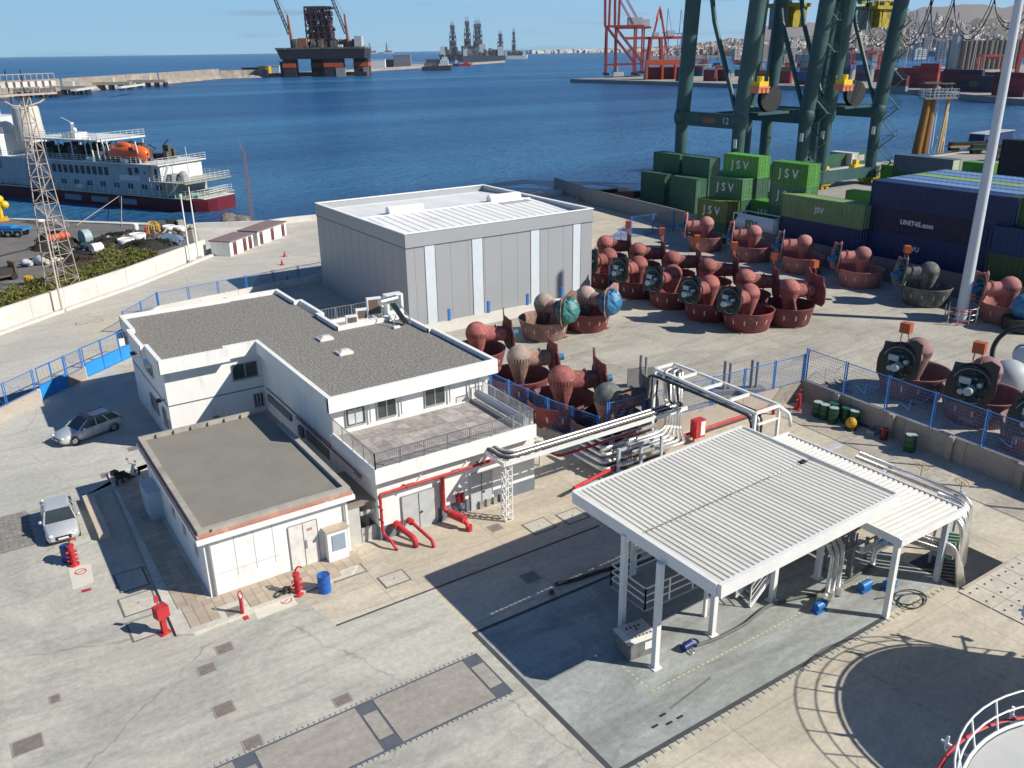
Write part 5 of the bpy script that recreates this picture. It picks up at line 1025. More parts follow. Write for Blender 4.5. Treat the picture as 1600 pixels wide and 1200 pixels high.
# ================================================================ THRUSTERS
def thruster(name, label, body, dome, ring, dish, motor, box=False, plate_mat=None, R=2.45, ringh=1.9, slots=True, teeth=chalk, cover=None, pr_=1.0):
    """azimuth thruster standing on its nozzle ring; arm runs along +x to the mounting plate"""
    t = thing(name, label, 'ship thruster', (0, 0, 0), group='ship thrusters stored in the yard')
    s = MB(); s.lathe([(R*.80, 0), (R*.84, .12), (R, ringh-.1), (R+.05, ringh), (R-.05, ringh), (R*.92, ringh-.2), (R*.86, ringh*.45), (R*.77, .02)], 36); part('nozzle_ring', s, ring, t)
    s = MB()
    for k in range(13):
        a = 2*PI*k/13+.1; u = Vector((math.cos(a), math.sin(a), 0)); v = Vector((-u.y, u.x, 0)); r0 = R*.80+(R*.2)*.45/1+.03; r1 = R*.80+R*.2*.68+.03
        s.add([u*r0-v*.06+zz*(ringh*.42), u*r0+v*.06+zz*(ringh*.42), u*r1+v*.06+zz*(ringh*.66), u*r1-v*.06+zz*(ringh*.66)], [(0, 1, 2, 3)])
    part('anode', s, teeth, t)
    s = MB(); s.cyl((0, 0, .25), (0, 0, .9), .75, .45, n=20); s.ball((0, 0, .9), .5, 14); part('hub', s, ring, t)
    bl = MB()
    for k in range(4):   # propeller blades inside the ring
        a = PI/2*k+.5; u = Vector((math.cos(a), math.sin(a), 0)); v = Vector((-u.y, u.x, 0))
        bl.add([u*.5-v*.25+zz*.35, u*.5+v*.25+zz*.75, u*1.2+v*.5+zz*.8, u*1.62+v*.35+zz*.65, u*1.62-v*.35+zz*.4, u*1.2-v*.5+zz*.3], [(0, 1, 2, 3, 4, 5), (5, 4, 3, 2, 1, 0)])
    part('propeller_blade', bl, MARK('bronze_dull', (0.2, 0.13, 0.09)), t)
    s = MB(); s.lathe([(.30, .7), (.42, 1.3), (.72, 2.3), (.92, 2.9), (.96, 3.15)], 24); s.add([(-.1, -1.35, 1.5), (.1, -1.35, 1.5), (.1, -.7, 2.9), (-.1, -.7, 2.9), (-.1, 0, 1.0), (.1, 0, 1.0)], [(0, 1, 2, 3), (0, 3, 2, 1), (0, 4, 5, 1), (4, 0, 3), (5, 2, 1)]); part('strut', s, body, t)
    s = MB(); s.ball((0, 0, 3.3), .98, 24); part('dome', s, dome, t)
    for a in (.4, 2.5, 4.6): part('timber_chock', MB().box(R*.8*math.cos(a)-.3, R*.8*math.cos(a)+.3, R*.8*math.sin(a)-.12, R*.8*math.sin(a)+.35, -.01, .1), MARK('timber', (0.25, 0.16, 0.09)), t)
    if slots:
        s = MB()
        for k in range(26):
            a = 2*PI*k/26; u = Vector((math.cos(a), math.sin(a), 0)); v = Vector((-u.y, u.x, 0)); p0 = Vector((0, 0, 3.05))+u*.975; p1 = Vector((0, 0, 3.42))+u*.995
            s.add([p0-v*.045, p0+v*.045, p1+v*.045, p1-v*.045], [(0, 1, 2, 3)])
        part('slot', s, slot if dome in (rust, rustd, pink, fouled) else MARK('slot_grey', (0.08, 0.06, 0.06)), t)
    s = MB(); s.cyl((.5, 0, 3.1), (2.5, 0, 3.05), .72, .62, n=22); s.lathe([(.72, -.05), (.8, 0), (.72, .05)], 22, (1.7, 0, 3.07), (1, 0, 0)); part('arm', s, body, t)
    # wavy mounting plate
    n = 22; o = []; 
    for k in range(n):
        a = 2*PI*k/n; r = pr_*(1.6+.32*max(0, math.cos(2*(a-PI/4)))**3+(.45 if k in (3, 4) else 0)+(.35 if k in (8,) else 0)-(.2 if k in (15, 16, 17) else 0))
        y, z = r*math.cos(a), 3.05+r*math.sin(a)*1.0; o.append((2.5+.22*abs(math.cos(a))*r-.12*math.sin(a), y, z))
    s = MB(); s.smooth = False; c0 = (2.42, 0, 3.05); c1 = (2.56, 0, 3.05); vs = [c0]+o+[c1]+[(x+.1, y, z) for x, y, z in o]
    s.add(vs, [(0, 1+(k+1) % n, 1+k) for k in range(n)]+[(n+1, n+2+k, n+2+(k+1) % n) for k in range(n)]+[(1+k, 1+(k+1) % n, n+2+(k+1) % n, n+2+k) for k in range(n)]); part('mounting_plate', s, plate_mat or body, t)
    if dish:
        s = MB(); s.lathe([(1.32, 0), (1.36, .16), (1.28, .2), (1.2, .12), (0.02, .12)], 32, (2.62, 0, 3.05), (1, 0, 0)); part('flange', s, dish, t)
        s = MB(); s.lathe([(1.13, 0), (1.17, .03), (1.17, 0)], 32, (2.78, 0, 3.05), (1, 0, 0)); part('flange_ring', s, MARK('ring_grey', (0.4, 0.44, 0.45)), t)
        s = MB(); mm_ = motor
        s.cyl((2.75, .1, 2.95), (3.7, .1, 2.95), .27, n=14); s.cyl((2.75, -.45, 2.7), (3.25, -.45, 2.7), .18, n=12); s.cyl((2.75, .55, 3.3), (3.1, .55, 3.3), .16, n=10); s.box(2.76, 3.0, -.7, .0, 3.2, 3.6)
        part('motor', s, mm_, t)
        s = MB(); rr = random.Random(len(label))
        for k in range(16): a = rr.uniform(0, 6.28); r = rr.uniform(.3, 1.0); s.cyl((2.74, r*math.cos(a), 3.05+r*math.sin(a)), (2.74+rr.uniform(.1, .45), r*math.cos(a), 3.05+r*math.sin(a)), rr.uniform(.04, .11), n=7)
        part('fitting', s, teal if mm_ is palem else mm_, t)
    if cover:
        s = MB(); rr = random.Random(5); s.ball((2.75, 0, 3.05), 1.28, 20, sx=.85); s.v = [(x+rr.uniform(-.05, .05), y+rr.uniform(-.11, .11), z+rr.uniform(-.11, .11)) for x, y, z in s.v]; s.sm = [False]*len(s.sm); part('shrink_wrap', s, cover, t)
    if box:
        part('junction_box', MB().box(2.2, 2.75, -.35, .35, 5.2, 5.9), orange, t); s = MB(); s.tube([(2.5, .2, 4.4), (2.4, .25, 4.8), (2.5, .2, 5.25)], .04, n=6); s.tube([(2.5, -.2, 4.4), (2.6, -.22, 4.8), (2.5, -.2, 5.25)], .04, n=6); part('box_stalk', s, orange, t)
    return t
def shr(name, body, motor, zc=3.05, dark=False):
    pass
TH = {}
TH['front'] = thruster('ship_thruster', 'x', rust, rust, rustd, MARK('dish_dark', (0.015, 0.03, 0.033)), palem, False, blackm, pr_=.86)
TH['back'] = thruster('ship_thruster', 'x', rust, rust, rustd, None, None, True, rustd)
TH['pink'] = thruster('ship_thruster', 'x', pink, pink, pink, MARK('dish_dark', (0.015, 0.03, 0.033)), bluem, False, pink)
TH['left'] = thruster('ship_thruster', 'x', rust, rust, rustd, MARK('dish_dark', (0.015, 0.03, 0.033)), bluem, False, rustd)
TH['leftp'] = thruster('ship_thruster', 'x', fouled, foulw, rustd, MARK('dish_dark', (0.015, 0.03, 0.033)), bluem, False, rustd)
TH['grey'] = thruster('ship_thruster', 'x', greyfoul, greyfoul, greyfoul, MARK('dish_dark', (0.015, 0.03, 0.033)), bluem, True, greyfoul)
TH['leftg'] = thruster('ship_thruster', 'x', fouled, greyfoul, rustd, None, None, False, greyfoul)
TH['tealm'] = thruster('ship_thruster', 'x', fouled, foulw, fouled, blackm, tealb, False, fouled, cover=tealb, pr_=.9)
TH['bluem'] = thruster('ship_thruster', 'x', fouled, foulw, rustd, blackm, bluem, False, fouled, cover=bluem, pr_=.9)
TH['rightm'] = thruster('ship_thruster', 'x', fouled, mat('dome_mauve', (0.30, 0.175, 0.175), .8, c2=(0.22, 0.125, 0.13), dirt=(0.35, 0.16, 0.15)), mat('ring_mauve', (0.22, 0.12, 0.12), .8, c2=(0.16, 0.085, 0.09)), MARK('dish_dark', (0.015, 0.03, 0.033)), palem, True, blackm, pr_=.92)
used = set()
def put(kind, px, py, deg, label, sc=1.0, z=3.3):
    q = P(px, py, z*sc); loc = (q.x, q.y, 0.01)
    if kind not in used:
        used.add(kind); o = TH[kind]; o.location = loc; o.rotation_euler = (0, 0, math.radians(deg)); o['label'] = label; o.scale = (sc,)*3; return o
    return dup(TH[kind], loc, math.radians(deg), label, sc)
ordn = ('nearest the warehouse corner', 'second from the warehouse', 'third from the warehouse', 'fourth from the warehouse', 'at the right end')
for i, (a, b) in enumerate(((948, 401), (995, 414), (1048, 428), (1106, 445), (1168, 459))): put('front', a+3, b, 182, 'dark red thruster with black motor dish, front row, %s' % ordn[i], 1.04)
for i, (a, b) in enumerate(((946, 381), (997, 393), (1050, 406), (1106, 418), (1165, 436))): put('back', a, b, -38, 'red thruster with orange box behind it, second row, %s' % ordn[i], 1.08)
put('back', 1234, 452, -15, 'dark red thruster standing apart, right of the two close rows', 1.04)
for i, (a, b, k, l) in enumerate(((1104, 350, 'pink', 'pink thruster with winged plate at the far left of the back row by the fence'), (1178, 364, 'pink', 'pink thruster second from left in the back row below the white tank container'), (1257, 380, 'pink', 'pink thruster in the middle of the back row below the first blue container'),
                               (1348, 399, 'pink', 'pink thruster fourth in the back row with an orange box on stalks'), (1452, 424, 'grey', 'dark grey weathered thruster in the back row left of the tall white mast'), (1578, 448, 'pink', 'pink thruster at the right end of the back row behind the tall white mast'))):
    put(k, a, b, 142, l, 1.05)
put('left', 745, 520, -18, 'rust-red thruster behind the gravel roof corner, first of the fence-side row'); put('leftp', 811, 558, -20, 'pale-domed weathered thruster, second of the fence-side row'); put('left', 878, 592, -20, 'rust-red thruster, third of the fence-side row, below the teal one', 1.05); put('leftg', 950, 620, -20, 'thruster with a blue-grey dome and tan arm next to the tall portal', 1.05)
put('tealm', 850, 474, -72, 'pale-domed thruster with a teal covered motor at the foot of the warehouse', 1.0); put('bluem', 916, 462, -70, 'pale-domed thruster with a bright blue covered motor near the warehouse corner', 1.0)
put('rightm', 1434, 548, 188, 'mauve thruster with orange box, left of two behind the right blue fence', 1.1); put('rightm', 1541, 580, 192, 'mauve thruster with orange box, right of two behind the right blue fence', 1.12); put('rightm', 1640, 628, 192, 'mauve thruster cut by the right edge of the picture behind the blue fence', 1.1)
# separate ring lying on edge with a grey hub, white dome, blue shrouded motor at the right edge
t = thing('propeller_ring', 'large black ring standing on edge around a grey hub at the right edge', 'propeller ring', tuple(P(1590, 600, 0)), math.radians(200)); s = MB(); s.lathe([(2.3, -.5), (2.45, 0), (2.3, .5), (2.1, .5), (2.2, 0), (2.1, -.5), (2.3, -.5)], 40, (0, 0, 2.5), (1, 0, .25)); part('ring', s, blackm, t)
s = MB(); s.cyl((-1.0, 0, 2.3), (1.3, 0, 2.8), .9, .7, n=20); part('hub', s, steelgrey, t)
q = P(1580, 575, 2.4); t = thing('gear_dome', 'white-grey domed gear housing lying in front of the black ring at the right edge', 'gear housing', (q.x, q.y, 0)); s = MB(); s.ball((0, 0, 1.6), 1.45, 22); part('dome', s, MARK('dome_pale', (0.42, 0.45, 0.48)), t); s = MB(); s.cyl((.3, -.2, 1.4), (1.0, -1.9, .9), .9, .5, n=16); part('snout', s, blackm, t)
q = P(1598, 500, 1.0); t = thing('shrouded_motor', 'bright blue shrouded motor on a dark cradle at the right edge behind the mast', 'motor', (q.x, q.y, 0)); s = MB(); s.ball((0, 0, 2.3), 1.3, 16); part('cover', s, bluem, t); s = MB(); s.cyl((0, 0, .2), (0, 0, 1.3), 1.8, n=20); part('cradle', s, blackm, t)
# small debris behind the fence
s = MB(); rr = random.Random(3)
for k in range(60):
    q = P(1268+rr.uniform(-6, 40), 620+rr.uniform(-14, 14), 0.05); q.x += 1.8; a = rr.uniform(0, 3.1); s.bar(q, q+Vector((math.cos(a)*.5, math.sin(a)*.5, rr.uniform(0, .3))), .09)
o = one('scrap_pile', s, MARK('scrap_brown', (0.24, 0.17, 0.13)), 'small brown pile of scrap behind the corner of the blue fences', 'scrap pile')
for i, (a, b, l) in enumerate(((1000, 590, 'grey steel stand with two vertical spindles behind the left end of the portal'), (1130, 600, 'long dark steel stand with two spindles in the middle behind the portal'), (1172, 598, 'grey stand with dark vertical spindles nearest the blue fence corner'))):
    q = P(a, b+15, 0.0); t = thing('steel_stand', l, 'steel stand', (q.x, q.y, 0), -.4); part('base', MB().box(-1.1, 1.1, -.5 if i else -.08, .5 if i else .08, 0, .4 if i else 1.7), MARK('stand_grey', (0.24, 0.235, 0.24)), t); s = MB(); s.cyl((0, 0, .4), (0, 0, 2.8), .14, n=10); s.cyl((.45, 0, .4), (.45, 0, 2.6), .12, n=10); part('spindle', s, MARK('spindle_grey', (0.3, 0.3, 0.32)), t)
# tall white floodlight mast with guard cage
q = P(1500, 503, 0); t = thing('floodlight_mast', 'tall pale steel mast rising out of the frame from a round guard cage', 'mast', (q.x, q.y, 0)); s = MB(); s.cyl((0, 0, 0), (0, 0, 34), .55, .34, n=20); part('pole', s, mat('mast_pale', (0.56, 0.60, 0.65), 0.4, c2=(0.52, 0.56, 0.61)), t)
s = MB()
for z in (.6, 1.1, 1.7): s.lathe([(1.45, z-.03), (1.5, z), (1.45, z+.03), (1.42, z)], 18, (0, 0, 0))
for k in range(9): a = 2*PI*k/9; s.bar((1.46*math.cos(a), 1.46*math.sin(a), 0), (1.46*math.cos(a), 1.46*math.sin(a), 1.7), .07)
part('guard_cage', s, alu, t); s = MB()
for z in (.3, 1.3): s.lathe([(.95, z-.06), (1.0, z), (.95, z+.06), (.9, z), (.95, z-.06)], 18)
part('red_hoop', s, red, t)

# ================================================================ CONTAINERS
HC = 2.9
contc = {}
def container(px0, py0, px1, py1, ztop, m, txt=None, H=HC, label='', W=2.44, tsize=1.35, tm=None, white_end=False, levels_below=0, below=None, blabel=None, L=None, group='shipping containers stacked beyond the wall', base=None):
    a = P(px0, py0, ztop); b = P(px1, py1, ztop); x = (a.x+b.x)/2; Ln = L or abs(a.y-b.y); y1 = max(a.y, b.y) if L is None else a.y
    return cont(x, y1-Ln, y1, ztop-H, m, txt, label, H, W, tsize, tm, group, white_end)
txtw = mat('letter_white', (0.72, 0.74, 0.72), 0.6)
def cont(x, y0, y1, z0, m, txt=None, label='', H=HC, W=2.44, tsize=1.6, tm=None, group=None, pale_end=False, sub=None):
    L = y1-y0; t = thing('shipping_container', label, 'shipping container', (x, y0, z0), group=group)
    s = MB(); e = .07; n = max(8, int(L/.55)); st = (L-.3)/n; pts = []
    for k in range(n): c = .15+k*st; pts += [(c, e), (c+st*.25, e), (c+st*.42, .0), (c+st*.83, 0.0)]
    pts.append((L-.15, e))
    vs = [(d, y, z) for z in (.12, H-.12) for y, d in pts]; k_ = len(pts); s.add(vs, [(i+1, i, k_+i, k_+i+1) for i in range(k_-1)])
    s.add([(W, .1, .1), (W, L-.1, .1), (W, L-.1, H-.1), (W, .1, H-.1)], [(0, 1, 2, 3)]); s.add([(.1, L-.02, .1), (W-.1, L-.02, .1), (W-.1, L-.02, H-.1), (.1, L-.02, H-.1)], [(0, 3, 2, 1)])
    # corrugated roof
    n = max(6, int(L/.7)); st = (L-.3)/n; pr_ = []
    for k in range(n): c = .15+k*st; pr_ += [(c, -.03), (c+st*.3, -.03), (c+st*.4, 0), (c+st*.9, 0)]
    pr_.append((L-.15, -.03)); vs = [(x_, y, H-.02+d) for x_ in (.08, W-.08) for y, d in pr_]; k_ = len(pr_); s.add(vs, [(i, k_+i, k_+i+1, i+1) for i in range(k_-1)])
    part('body', s, m, t)
    s = MB(); c = .12
    for xx in (0, W-c):
        for yy in (0, L-c): s.box(xx, xx+c, yy, yy+c, 0, H)
    for xx in (0, W-c): s.box(xx, xx+c, c, L-c, 0, c); s.box(xx, xx+c, c, L-c, H-c, H)
    for yy in (0, L-c): s.box(c, W-c, yy, yy+c, 0, c); s.box(c, W-c, yy, yy+c, H-c, H)
    part('frame', s, m, t)
    for k in (0, 1):
        d = MB(); x0 = .12+k*(W-.24)/2; d.box(x0, x0+(W-.24)/2-.02, .04, .08, .12, H-.12)
        for j in range(4): zq = .35+j*(H-.6)/4; d.box(x0+.12, x0+(W-.24)/2-.14, .01, .04, zq, zq+.25)
        dd = part('door', d, MARK('end_cream', (0.55, 0.6, 0.4)) if pale_end else m, t); s = MB()
        for j in (.3, .8): s.cyl((x0+j, .0, .15), (x0+j, .0, H-.15), .022, n=5)
        part('locking_bar', s, alu, dd)
    if txt: text('lettering', ' '.join(txt) if txt == 'JSV' and L < 8 else txt, tsize, tm or txtw, (-.012, L*.52, H*.5), (PI/2, 0, -PI/2), t, ext=.008, bold=.035)
    return t
G1 = MARK('cont_dark_green', (0.035, 0.12, 0.065)); G2 = MARK('cont_green', (0.08, 0.30, 0.04)); G3 = MARK('cont_mid_green', (0.09, 0.24, 0.10)); G4 = MARK('cont_olive', (0.14, 0.19, 0.035)); G5 = MARK('cont_light_green', (0.20, 0.32, 0.12)); B1 = MARK('cont_blue', (0.008, 0.036, 0.13)); B2 = MARK('cont_navy', (0.009, 0.014, 0.045)); B3 = MARK('cont_grey_blue', (0.09, 0.13, 0.20)); B4 = MARK('cont_sky', (0.12, 0.22, 0.42)); GR = MARK('cont_grey', (0.3, 0.3, 0.31)); R1 = MARK('cont_red', (0.30, 0.03, 0.04)); W1 = MARK('cont_white', (0.6, 0.6, 0.6))
def stack(px0, py0, px1, py1, ztop, mats_, texts, labels, **k):
    a = P(px0, py0, ztop); b = P(px1, py1, ztop); x = (a.x+b.x)/2; y1, y0 = a.y, b.y
    for i, (m, tx, lb) in enumerate(zip(mats_, texts, labels)): cont(x+.02*i, y0, y1, ztop-HC*(i+1), m, tx, lb, group='shipping containers stacked beyond the wall', **k)
stack(999, 268, 1042, 273, 5.8, (G1, G1), (None, None), ('dark green container at the seaward end of the stack, upper of its pair', 'dark green container at the seaward end of the stack, bottom'))
stack(1045, 275, 1090, 281, 5.8, (G1, G1), (None, None), ('dark green container second from the sea, level with the wall top, upper', 'dark green container second from the sea, bottom of its column'))
stack(1021, 237, 1063, 242, 8.7, (G1, G1, G1), (None,)*3, ('top dark green container with nothing but sea behind, left one of the top pair', 'dark green container under the left one of the top pair', 'dark green container at the bottom of the left top column'))
stack(1065, 243, 1111, 248, 8.7, (G1, G1, G1), (None,)*3, ('top dark green container, right one of the top pair', 'dark green container under the right one of the top pair', 'dark green container at the bottom of the right top column'))
stack(1090, 309, 1138, 317, 5.8, (G4, G1), ('JSV', None), ('olive green container lettered JSV, lowest of the lettered column', 'green container hidden at the bottom below the olive one'))
stack(1112, 273, 1159, 281, 8.7, (G3, G1, G1), ('JSV', None, None), ('mid green container lettered JSV in the second tier', 'green container beneath the mid green lettered one', 'green container at the bottom beneath the mid green lettered one'))
stack(1135, 239, 1183, 246, 11.6, (G2, G1, G1, G1), ('JSV', None, None, None), ('bright green container lettered JSV on top of the left lettered column', 'green container under the bright green one, left lettered column', 'third container down in the left lettered column', 'bottom container of the left lettered column'))
stack(1208, 251, 1263, 258, 11.6, (G2, G3, G1, G1), ('JSV', 'JSV', None, None), ('bright green container lettered JSV on top, at the right by the crane', 'green container lettered JSV under the bright right one', 'third container down in the right lettered column', 'bottom container of the right lettered column'))
stack(1169, 311, 1219, 318, 5.8, (G2, G1), ('JSV', None), ('small bright green container lettered JSV behind the white tank container', 'container hidden below the small bright green one'), tsize=.8)
# tank container
a = P(1147, 332, 4.6); b = P(1217, 342, 4.6); t = thing('tank_container', 'white tank container lettered JSV in a frame, behind the pink thrusters', 'tank container', (a.x, b.y, 1.9)); L = a.y-b.y; s = MB()
for xx in (0, 2.4):
    for yy in (0, L): s.bar((xx, yy, 0), (xx, yy, 2.7), .14)
    for z in (0, 2.7): s.bar((xx, 0, z), (xx, L, z), .12)
for yy in (0, L):
    for z in (0, 2.7): s.bar((0, yy, z), (2.4, yy, z), .12)
    s.bar((0, yy, 0), (2.4, yy, 2.7), .08)
part('frame', s, whiteclean, t); s = MB(); s.cyl((1.2, .25, 1.35), (1.2, L-.25, 1.35), 1.12, n=24); s.ball((1.2, L-.25, 1.35), 1.1, 16, sy=.25); s.ball((1.2, .25, 1.35), 1.1, 16, sy=.25); part('tank', s, whiteclean, t)
text('lettering', 'JSV', 1.5, G2, (.02, L*.55, 1.45), (PI/2, 0, -PI/2), t, ext=.04, bold=.03); part('cradle', MB().box(.2, 2.2, .4, L-.4, -.0, .3), alu, t)
cont(a.x+.1, b.y, a.y, -1.0, B2, None, 'dark container under the white tank container')
stack(1223, 302, 1352, 322, 8.0, (G5, B1, B1), ('JSV', None, None), ('long pale green container lettered JSV on top of blue ones', 'long blue container under the pale green one', 'long blue container at the bottom under the pale green one'), tsize=.95)
stack(1358, 318, 1530, 347, 8.0, (B2, B1, B1), ('UNIT45.com', 'JSVU', None), ('long navy container lettered UNIT45.com', 'long blue container with faint lettering under the navy one', 'long blue container hidden at the bottom under the navy one'), tsize=.75)
for i, (c, nm) in enumerate(((B1, 'dark blue'), (B4, 'sky blue'), (B4, 'sky blue'), (G5, 'pale green'), (B4, 'sky blue'), (B4, 'sky blue'))):
    a = P(1385, 278, 10.9); b = P(1570, 314, 10.9); x = (a.x+b.x)/2+2.6*i
    for j in range(3): cont(x, b.y-.6*(i > 0), a.y, 10.9-HC*(j+1), c if j == 0 else B1, None, ('long %s container in the high block, row %s from the front, %s' % (nm if j == 0 else 'blue', ('one', 'two', 'three', 'four', 'five', 'six')[i], ('on top', 'in the middle', 'at the bottom')[j])), group='block of long containers right of the crane', pale_end=(i in (1, 2)))
stack(1581, 305, 1680, 322, 10.9, (MARK('cont_deep_green', (0.045, 0.11, 0.035)),)+(G1,)*2, (None,)*3, ('deep green container on top at the right edge', 'green container second from the top at the right edge', 'green container third from the top at the right edge'))
stack(1554, 351, 1690, 374, 8.0, (B1, MARK('cont_deep_green', (0.045, 0.11, 0.035)), G1), (None,)*3, ('blue container at the right edge, with yellow corner post', 'deep green container below the blue one at the right edge', 'bottom container at the right edge'))
stack(1588, 215, 1700, 232, 8.0, (B2, B2, B2), (None,)*3, ('dark navy container standing alone at the far right, top', 'dark navy container far right, middle', 'dark navy container far right, bottom'))
a = P(1398, 241, 5.8); b = P(1482, 251, 5.8); cont(a.x, b.y, a.y, 2.9, B3, None, 'grey-blue container with pale end in front of the mooring tower', pale_end=True); cont(a.x, b.y, a.y, 0, G1, None, 'green container under the grey-blue one')
a = P(1377, 257, 3.0); b = P(1475, 271, 3.0); cont(a.x, b.y, a.y, 0.1, G2, 'JSV', 'long green container lettered JSV on a trailer by the crane feet', tsize=1.1)
a = P(1505, 252, 2.9); b = P(1545, 258, 2.9); cont(a.x, b.y, a.y, 0, G2, None, 'green container on the ground in front of the parked trailers')
a = P(1322, 297, 2.9); b = P(1376, 306, 2.9); cont(a.x, b.y, a.y, 0, G2, None, 'low bright green container roof peeping over the pale green one')
a = P(1240, 262, 2.9); cont(a.x+30, a.y+8, a.y+14, 0, W1, None, 'white container between the crane legs')
# dark green fence hoarding along the quay with white notices
hd = thing('green_hoarding', 'dark green sheet hoarding with white notices between the crane feet', 'hoarding'); a = P(1290, 262, 0); b = P(1362, 255, 0)
for k in range(6):
    p = a+(b-a)*(k/6); q = a+(b-a)*((k+1)/6); s = MB(); s.bar(p+zz*1.4+Vector((0, 0, 0)), q+zz*1.4, .1, 2.8) if False else s.add([p, q, q+zz*2.8, p+zz*2.8, p+Vector((.3, .3, 0)), q+Vector((.3, .3, 0)), q+Vector((.3, .3, 2.8)), p+Vector((.3, .3, 2.8))], [(0, 1, 2, 3), (7, 6, 5, 4), (3, 2, 6, 7), (0, 4, 5, 1)]); part('panel', s, G1, hd)
    if k in (3, 4): c = (p+q)/2; d = (q-p).normalized(); n_ = Vector((d.y, -d.x, 0)); s = MB(); s.bar(c-d*.9+n_*.1+zz*1.5, c+d*.9+n_*.1+zz*1.5, .05, 1.3) if False else s.add([c-d*.9+n_*.08+zz*.9, c+d*.9+n_*.08+zz*.9, c+d*.9+n_*.08+zz*2.2, c-d*.9+n_*.08+zz*2.2], [(0, 1, 2, 3), (3, 2, 1, 0)]); part('notice', s, whiteclean, hd)

# ================================================================ GREEN GANTRY CRANES
gc = mat('crane_green', (0.04, 0.105, 0.105), 0.5, c2=(0.025, 0.075, 0.078), scale=.3, dirt=(0.02, 0.045, 0.045), dscale=.5)
gyel = mat('crane_yellow', (0.42, 0.34, 0.02), 0.5, c2=(0.22, 0.18, 0.02), scale=1, dirt=(0.05, 0.05, 0.02))
def gantry(label, x0, x1, sign, lab2):
    t = thing('gantry_crane', label, 'gantry crane'); YS, YL = 121.0, 107.0
    for x in (x0, x1):
        for y in (YS, YL):
            top = (x+(1.2 if x == x0 else 1.5), y-.5+(0 if y == YS else -1.5), 46); s = MB(); s.cyl((x, y, 1.2), (x, y, 13), 1.05, 1.15, n=18); s.cyl((x, y, 13), top, 1.3, 1.45, n=18, caps=False); s.ball((x, y, 14), 1.6, 14, sz=1.3); part('leg', s, gc, t)
        s = MB(); s.box(x-.7, x+.7, YL, YS, 12.6, 15.0); part('portal_beam', s, gc, t)
        s = MB(); s.cyl((x, YL+1, 15.5), (x+.6, (YS+YL)/2+1, 30), .42, n=10); s.cyl((x+.6, (YS+YL)/2+1, 30), (x, YS-2.5, 46), .42, n=10); part('brace', s, gc, t)
    for y in (YS, YL):
        s = MB(); s.box(x0-2, x1+2, y-.8, y+.8, 1.3, 3.2); 
        if y == YS: s.box(x0, x1, y-.5, y+.5, 13, 14.4)
        part('sill_beam', s, gc, t)
        for x in (x0, x1):
            for k in (-2.2, -.8, .8, 2.2):
                s = MB(); s.cyl((x+k, y-.3, .5), (x+k, y+.3, .5), .5, n=12); part('wheel', s, gyel, t)
            s = MB(); s.box(x-3, x+3, y-.5, y+.5, .7, 1.5); s.box(x-1.2, x+1.2, y-.6, y+.6, 1.5, 2.6) ; part('bogie', s, gyel, t)
    s = MB(); s.box(x0+.5, x0+2.7, YL-40, YS+3, 42, 45); s.box(x1-1.2, x1+1, YL-40, YS+3, 42, 45); s.box(x0, x1+2, YS-2, YS+1, 44, 47); s.box(x0, x1+2, YL-3, YL, 44, 47)
    part('main_girder', s, gc, t)
    # stairs and cable reel on the landside leg
    s = MB(); xx, yy = x1+1.6, YL-1.8; z = 1.5; k = 0
    while z < 40:
        a = (xx, yy+(-1 if k % 2 else 1)*1.6, z); b = (xx, yy+(1 if k % 2 else -1)*1.6, z+2.6); s.bar(a, b, .5, .08); s.bar((a[0]+.4, a[1], a[2]+1), (b[0]+.4, b[1], b[2]+1), .05); s.bar((a[0]-.4, a[1], a[2]+1), (b[0]-.4, b[1], b[2]+1), .05); s.box(xx-.6, xx+.6, b[1]-.4, b[1]+.4, b[2]-.05, b[2]+.02)
        for dx in (-.5, .5): s.bar((xx+dx, b[1], b[2]), (xx+dx, b[1], b[2]+1.1), .05)
        s.bar((xx, b[1], b[2]), (x1, YL, b[2]), .06); z += 2.6; k += 1
    part('stair_tower', s, gc, t)
    s = MB(); s.lathe([(2.2, -.5), (2.3, -.4), (1.2, -.35), (1.2, .35), (2.3, .4), (2.2, .5), (.2, .5)], 24, (x0+6, YL-1, 17.5), (.2, 1, 0)); s.lathe([(0.05, -.5), (2.2, -.5)], 24, (x0+6, YL-1, 17.5), (.2, 1, 0)); part('cable_reel', s, blackm, t)
    s = MB(); s.box(x0+2, x0+10, YL-2.2, YL+.2, 14.9, 15.3); part('reel_platform', s, gc, t)
    return t
g1 = gantry('left green container gantry crane with a yellow machinery deck over the quay', 118.5, 136, 1, ''); g2 = gantry('right green container gantry crane with yellow cab standing over the hoarding', 142, 157.5, 1, '')
s = MB(); s.box(117.75, 117.8, 112, 115, 13.3, 14.2); part('name_plate', s, MARK('plate_orange', (0.30, 0.12, 0.05)), g1)
text('number', '12', 1.6, txtw, (117.77, 109.6, 13.8), (PI/2, 0, -PI/2), g1, ext=.02)
for x in (118.5, 136, 142, 157.5): part('number_plate', MB().box(x-1.18, x-1.1, 106.3, 107.0, 9.5, 11), whiteclean, g1 if x < 140 else g2)
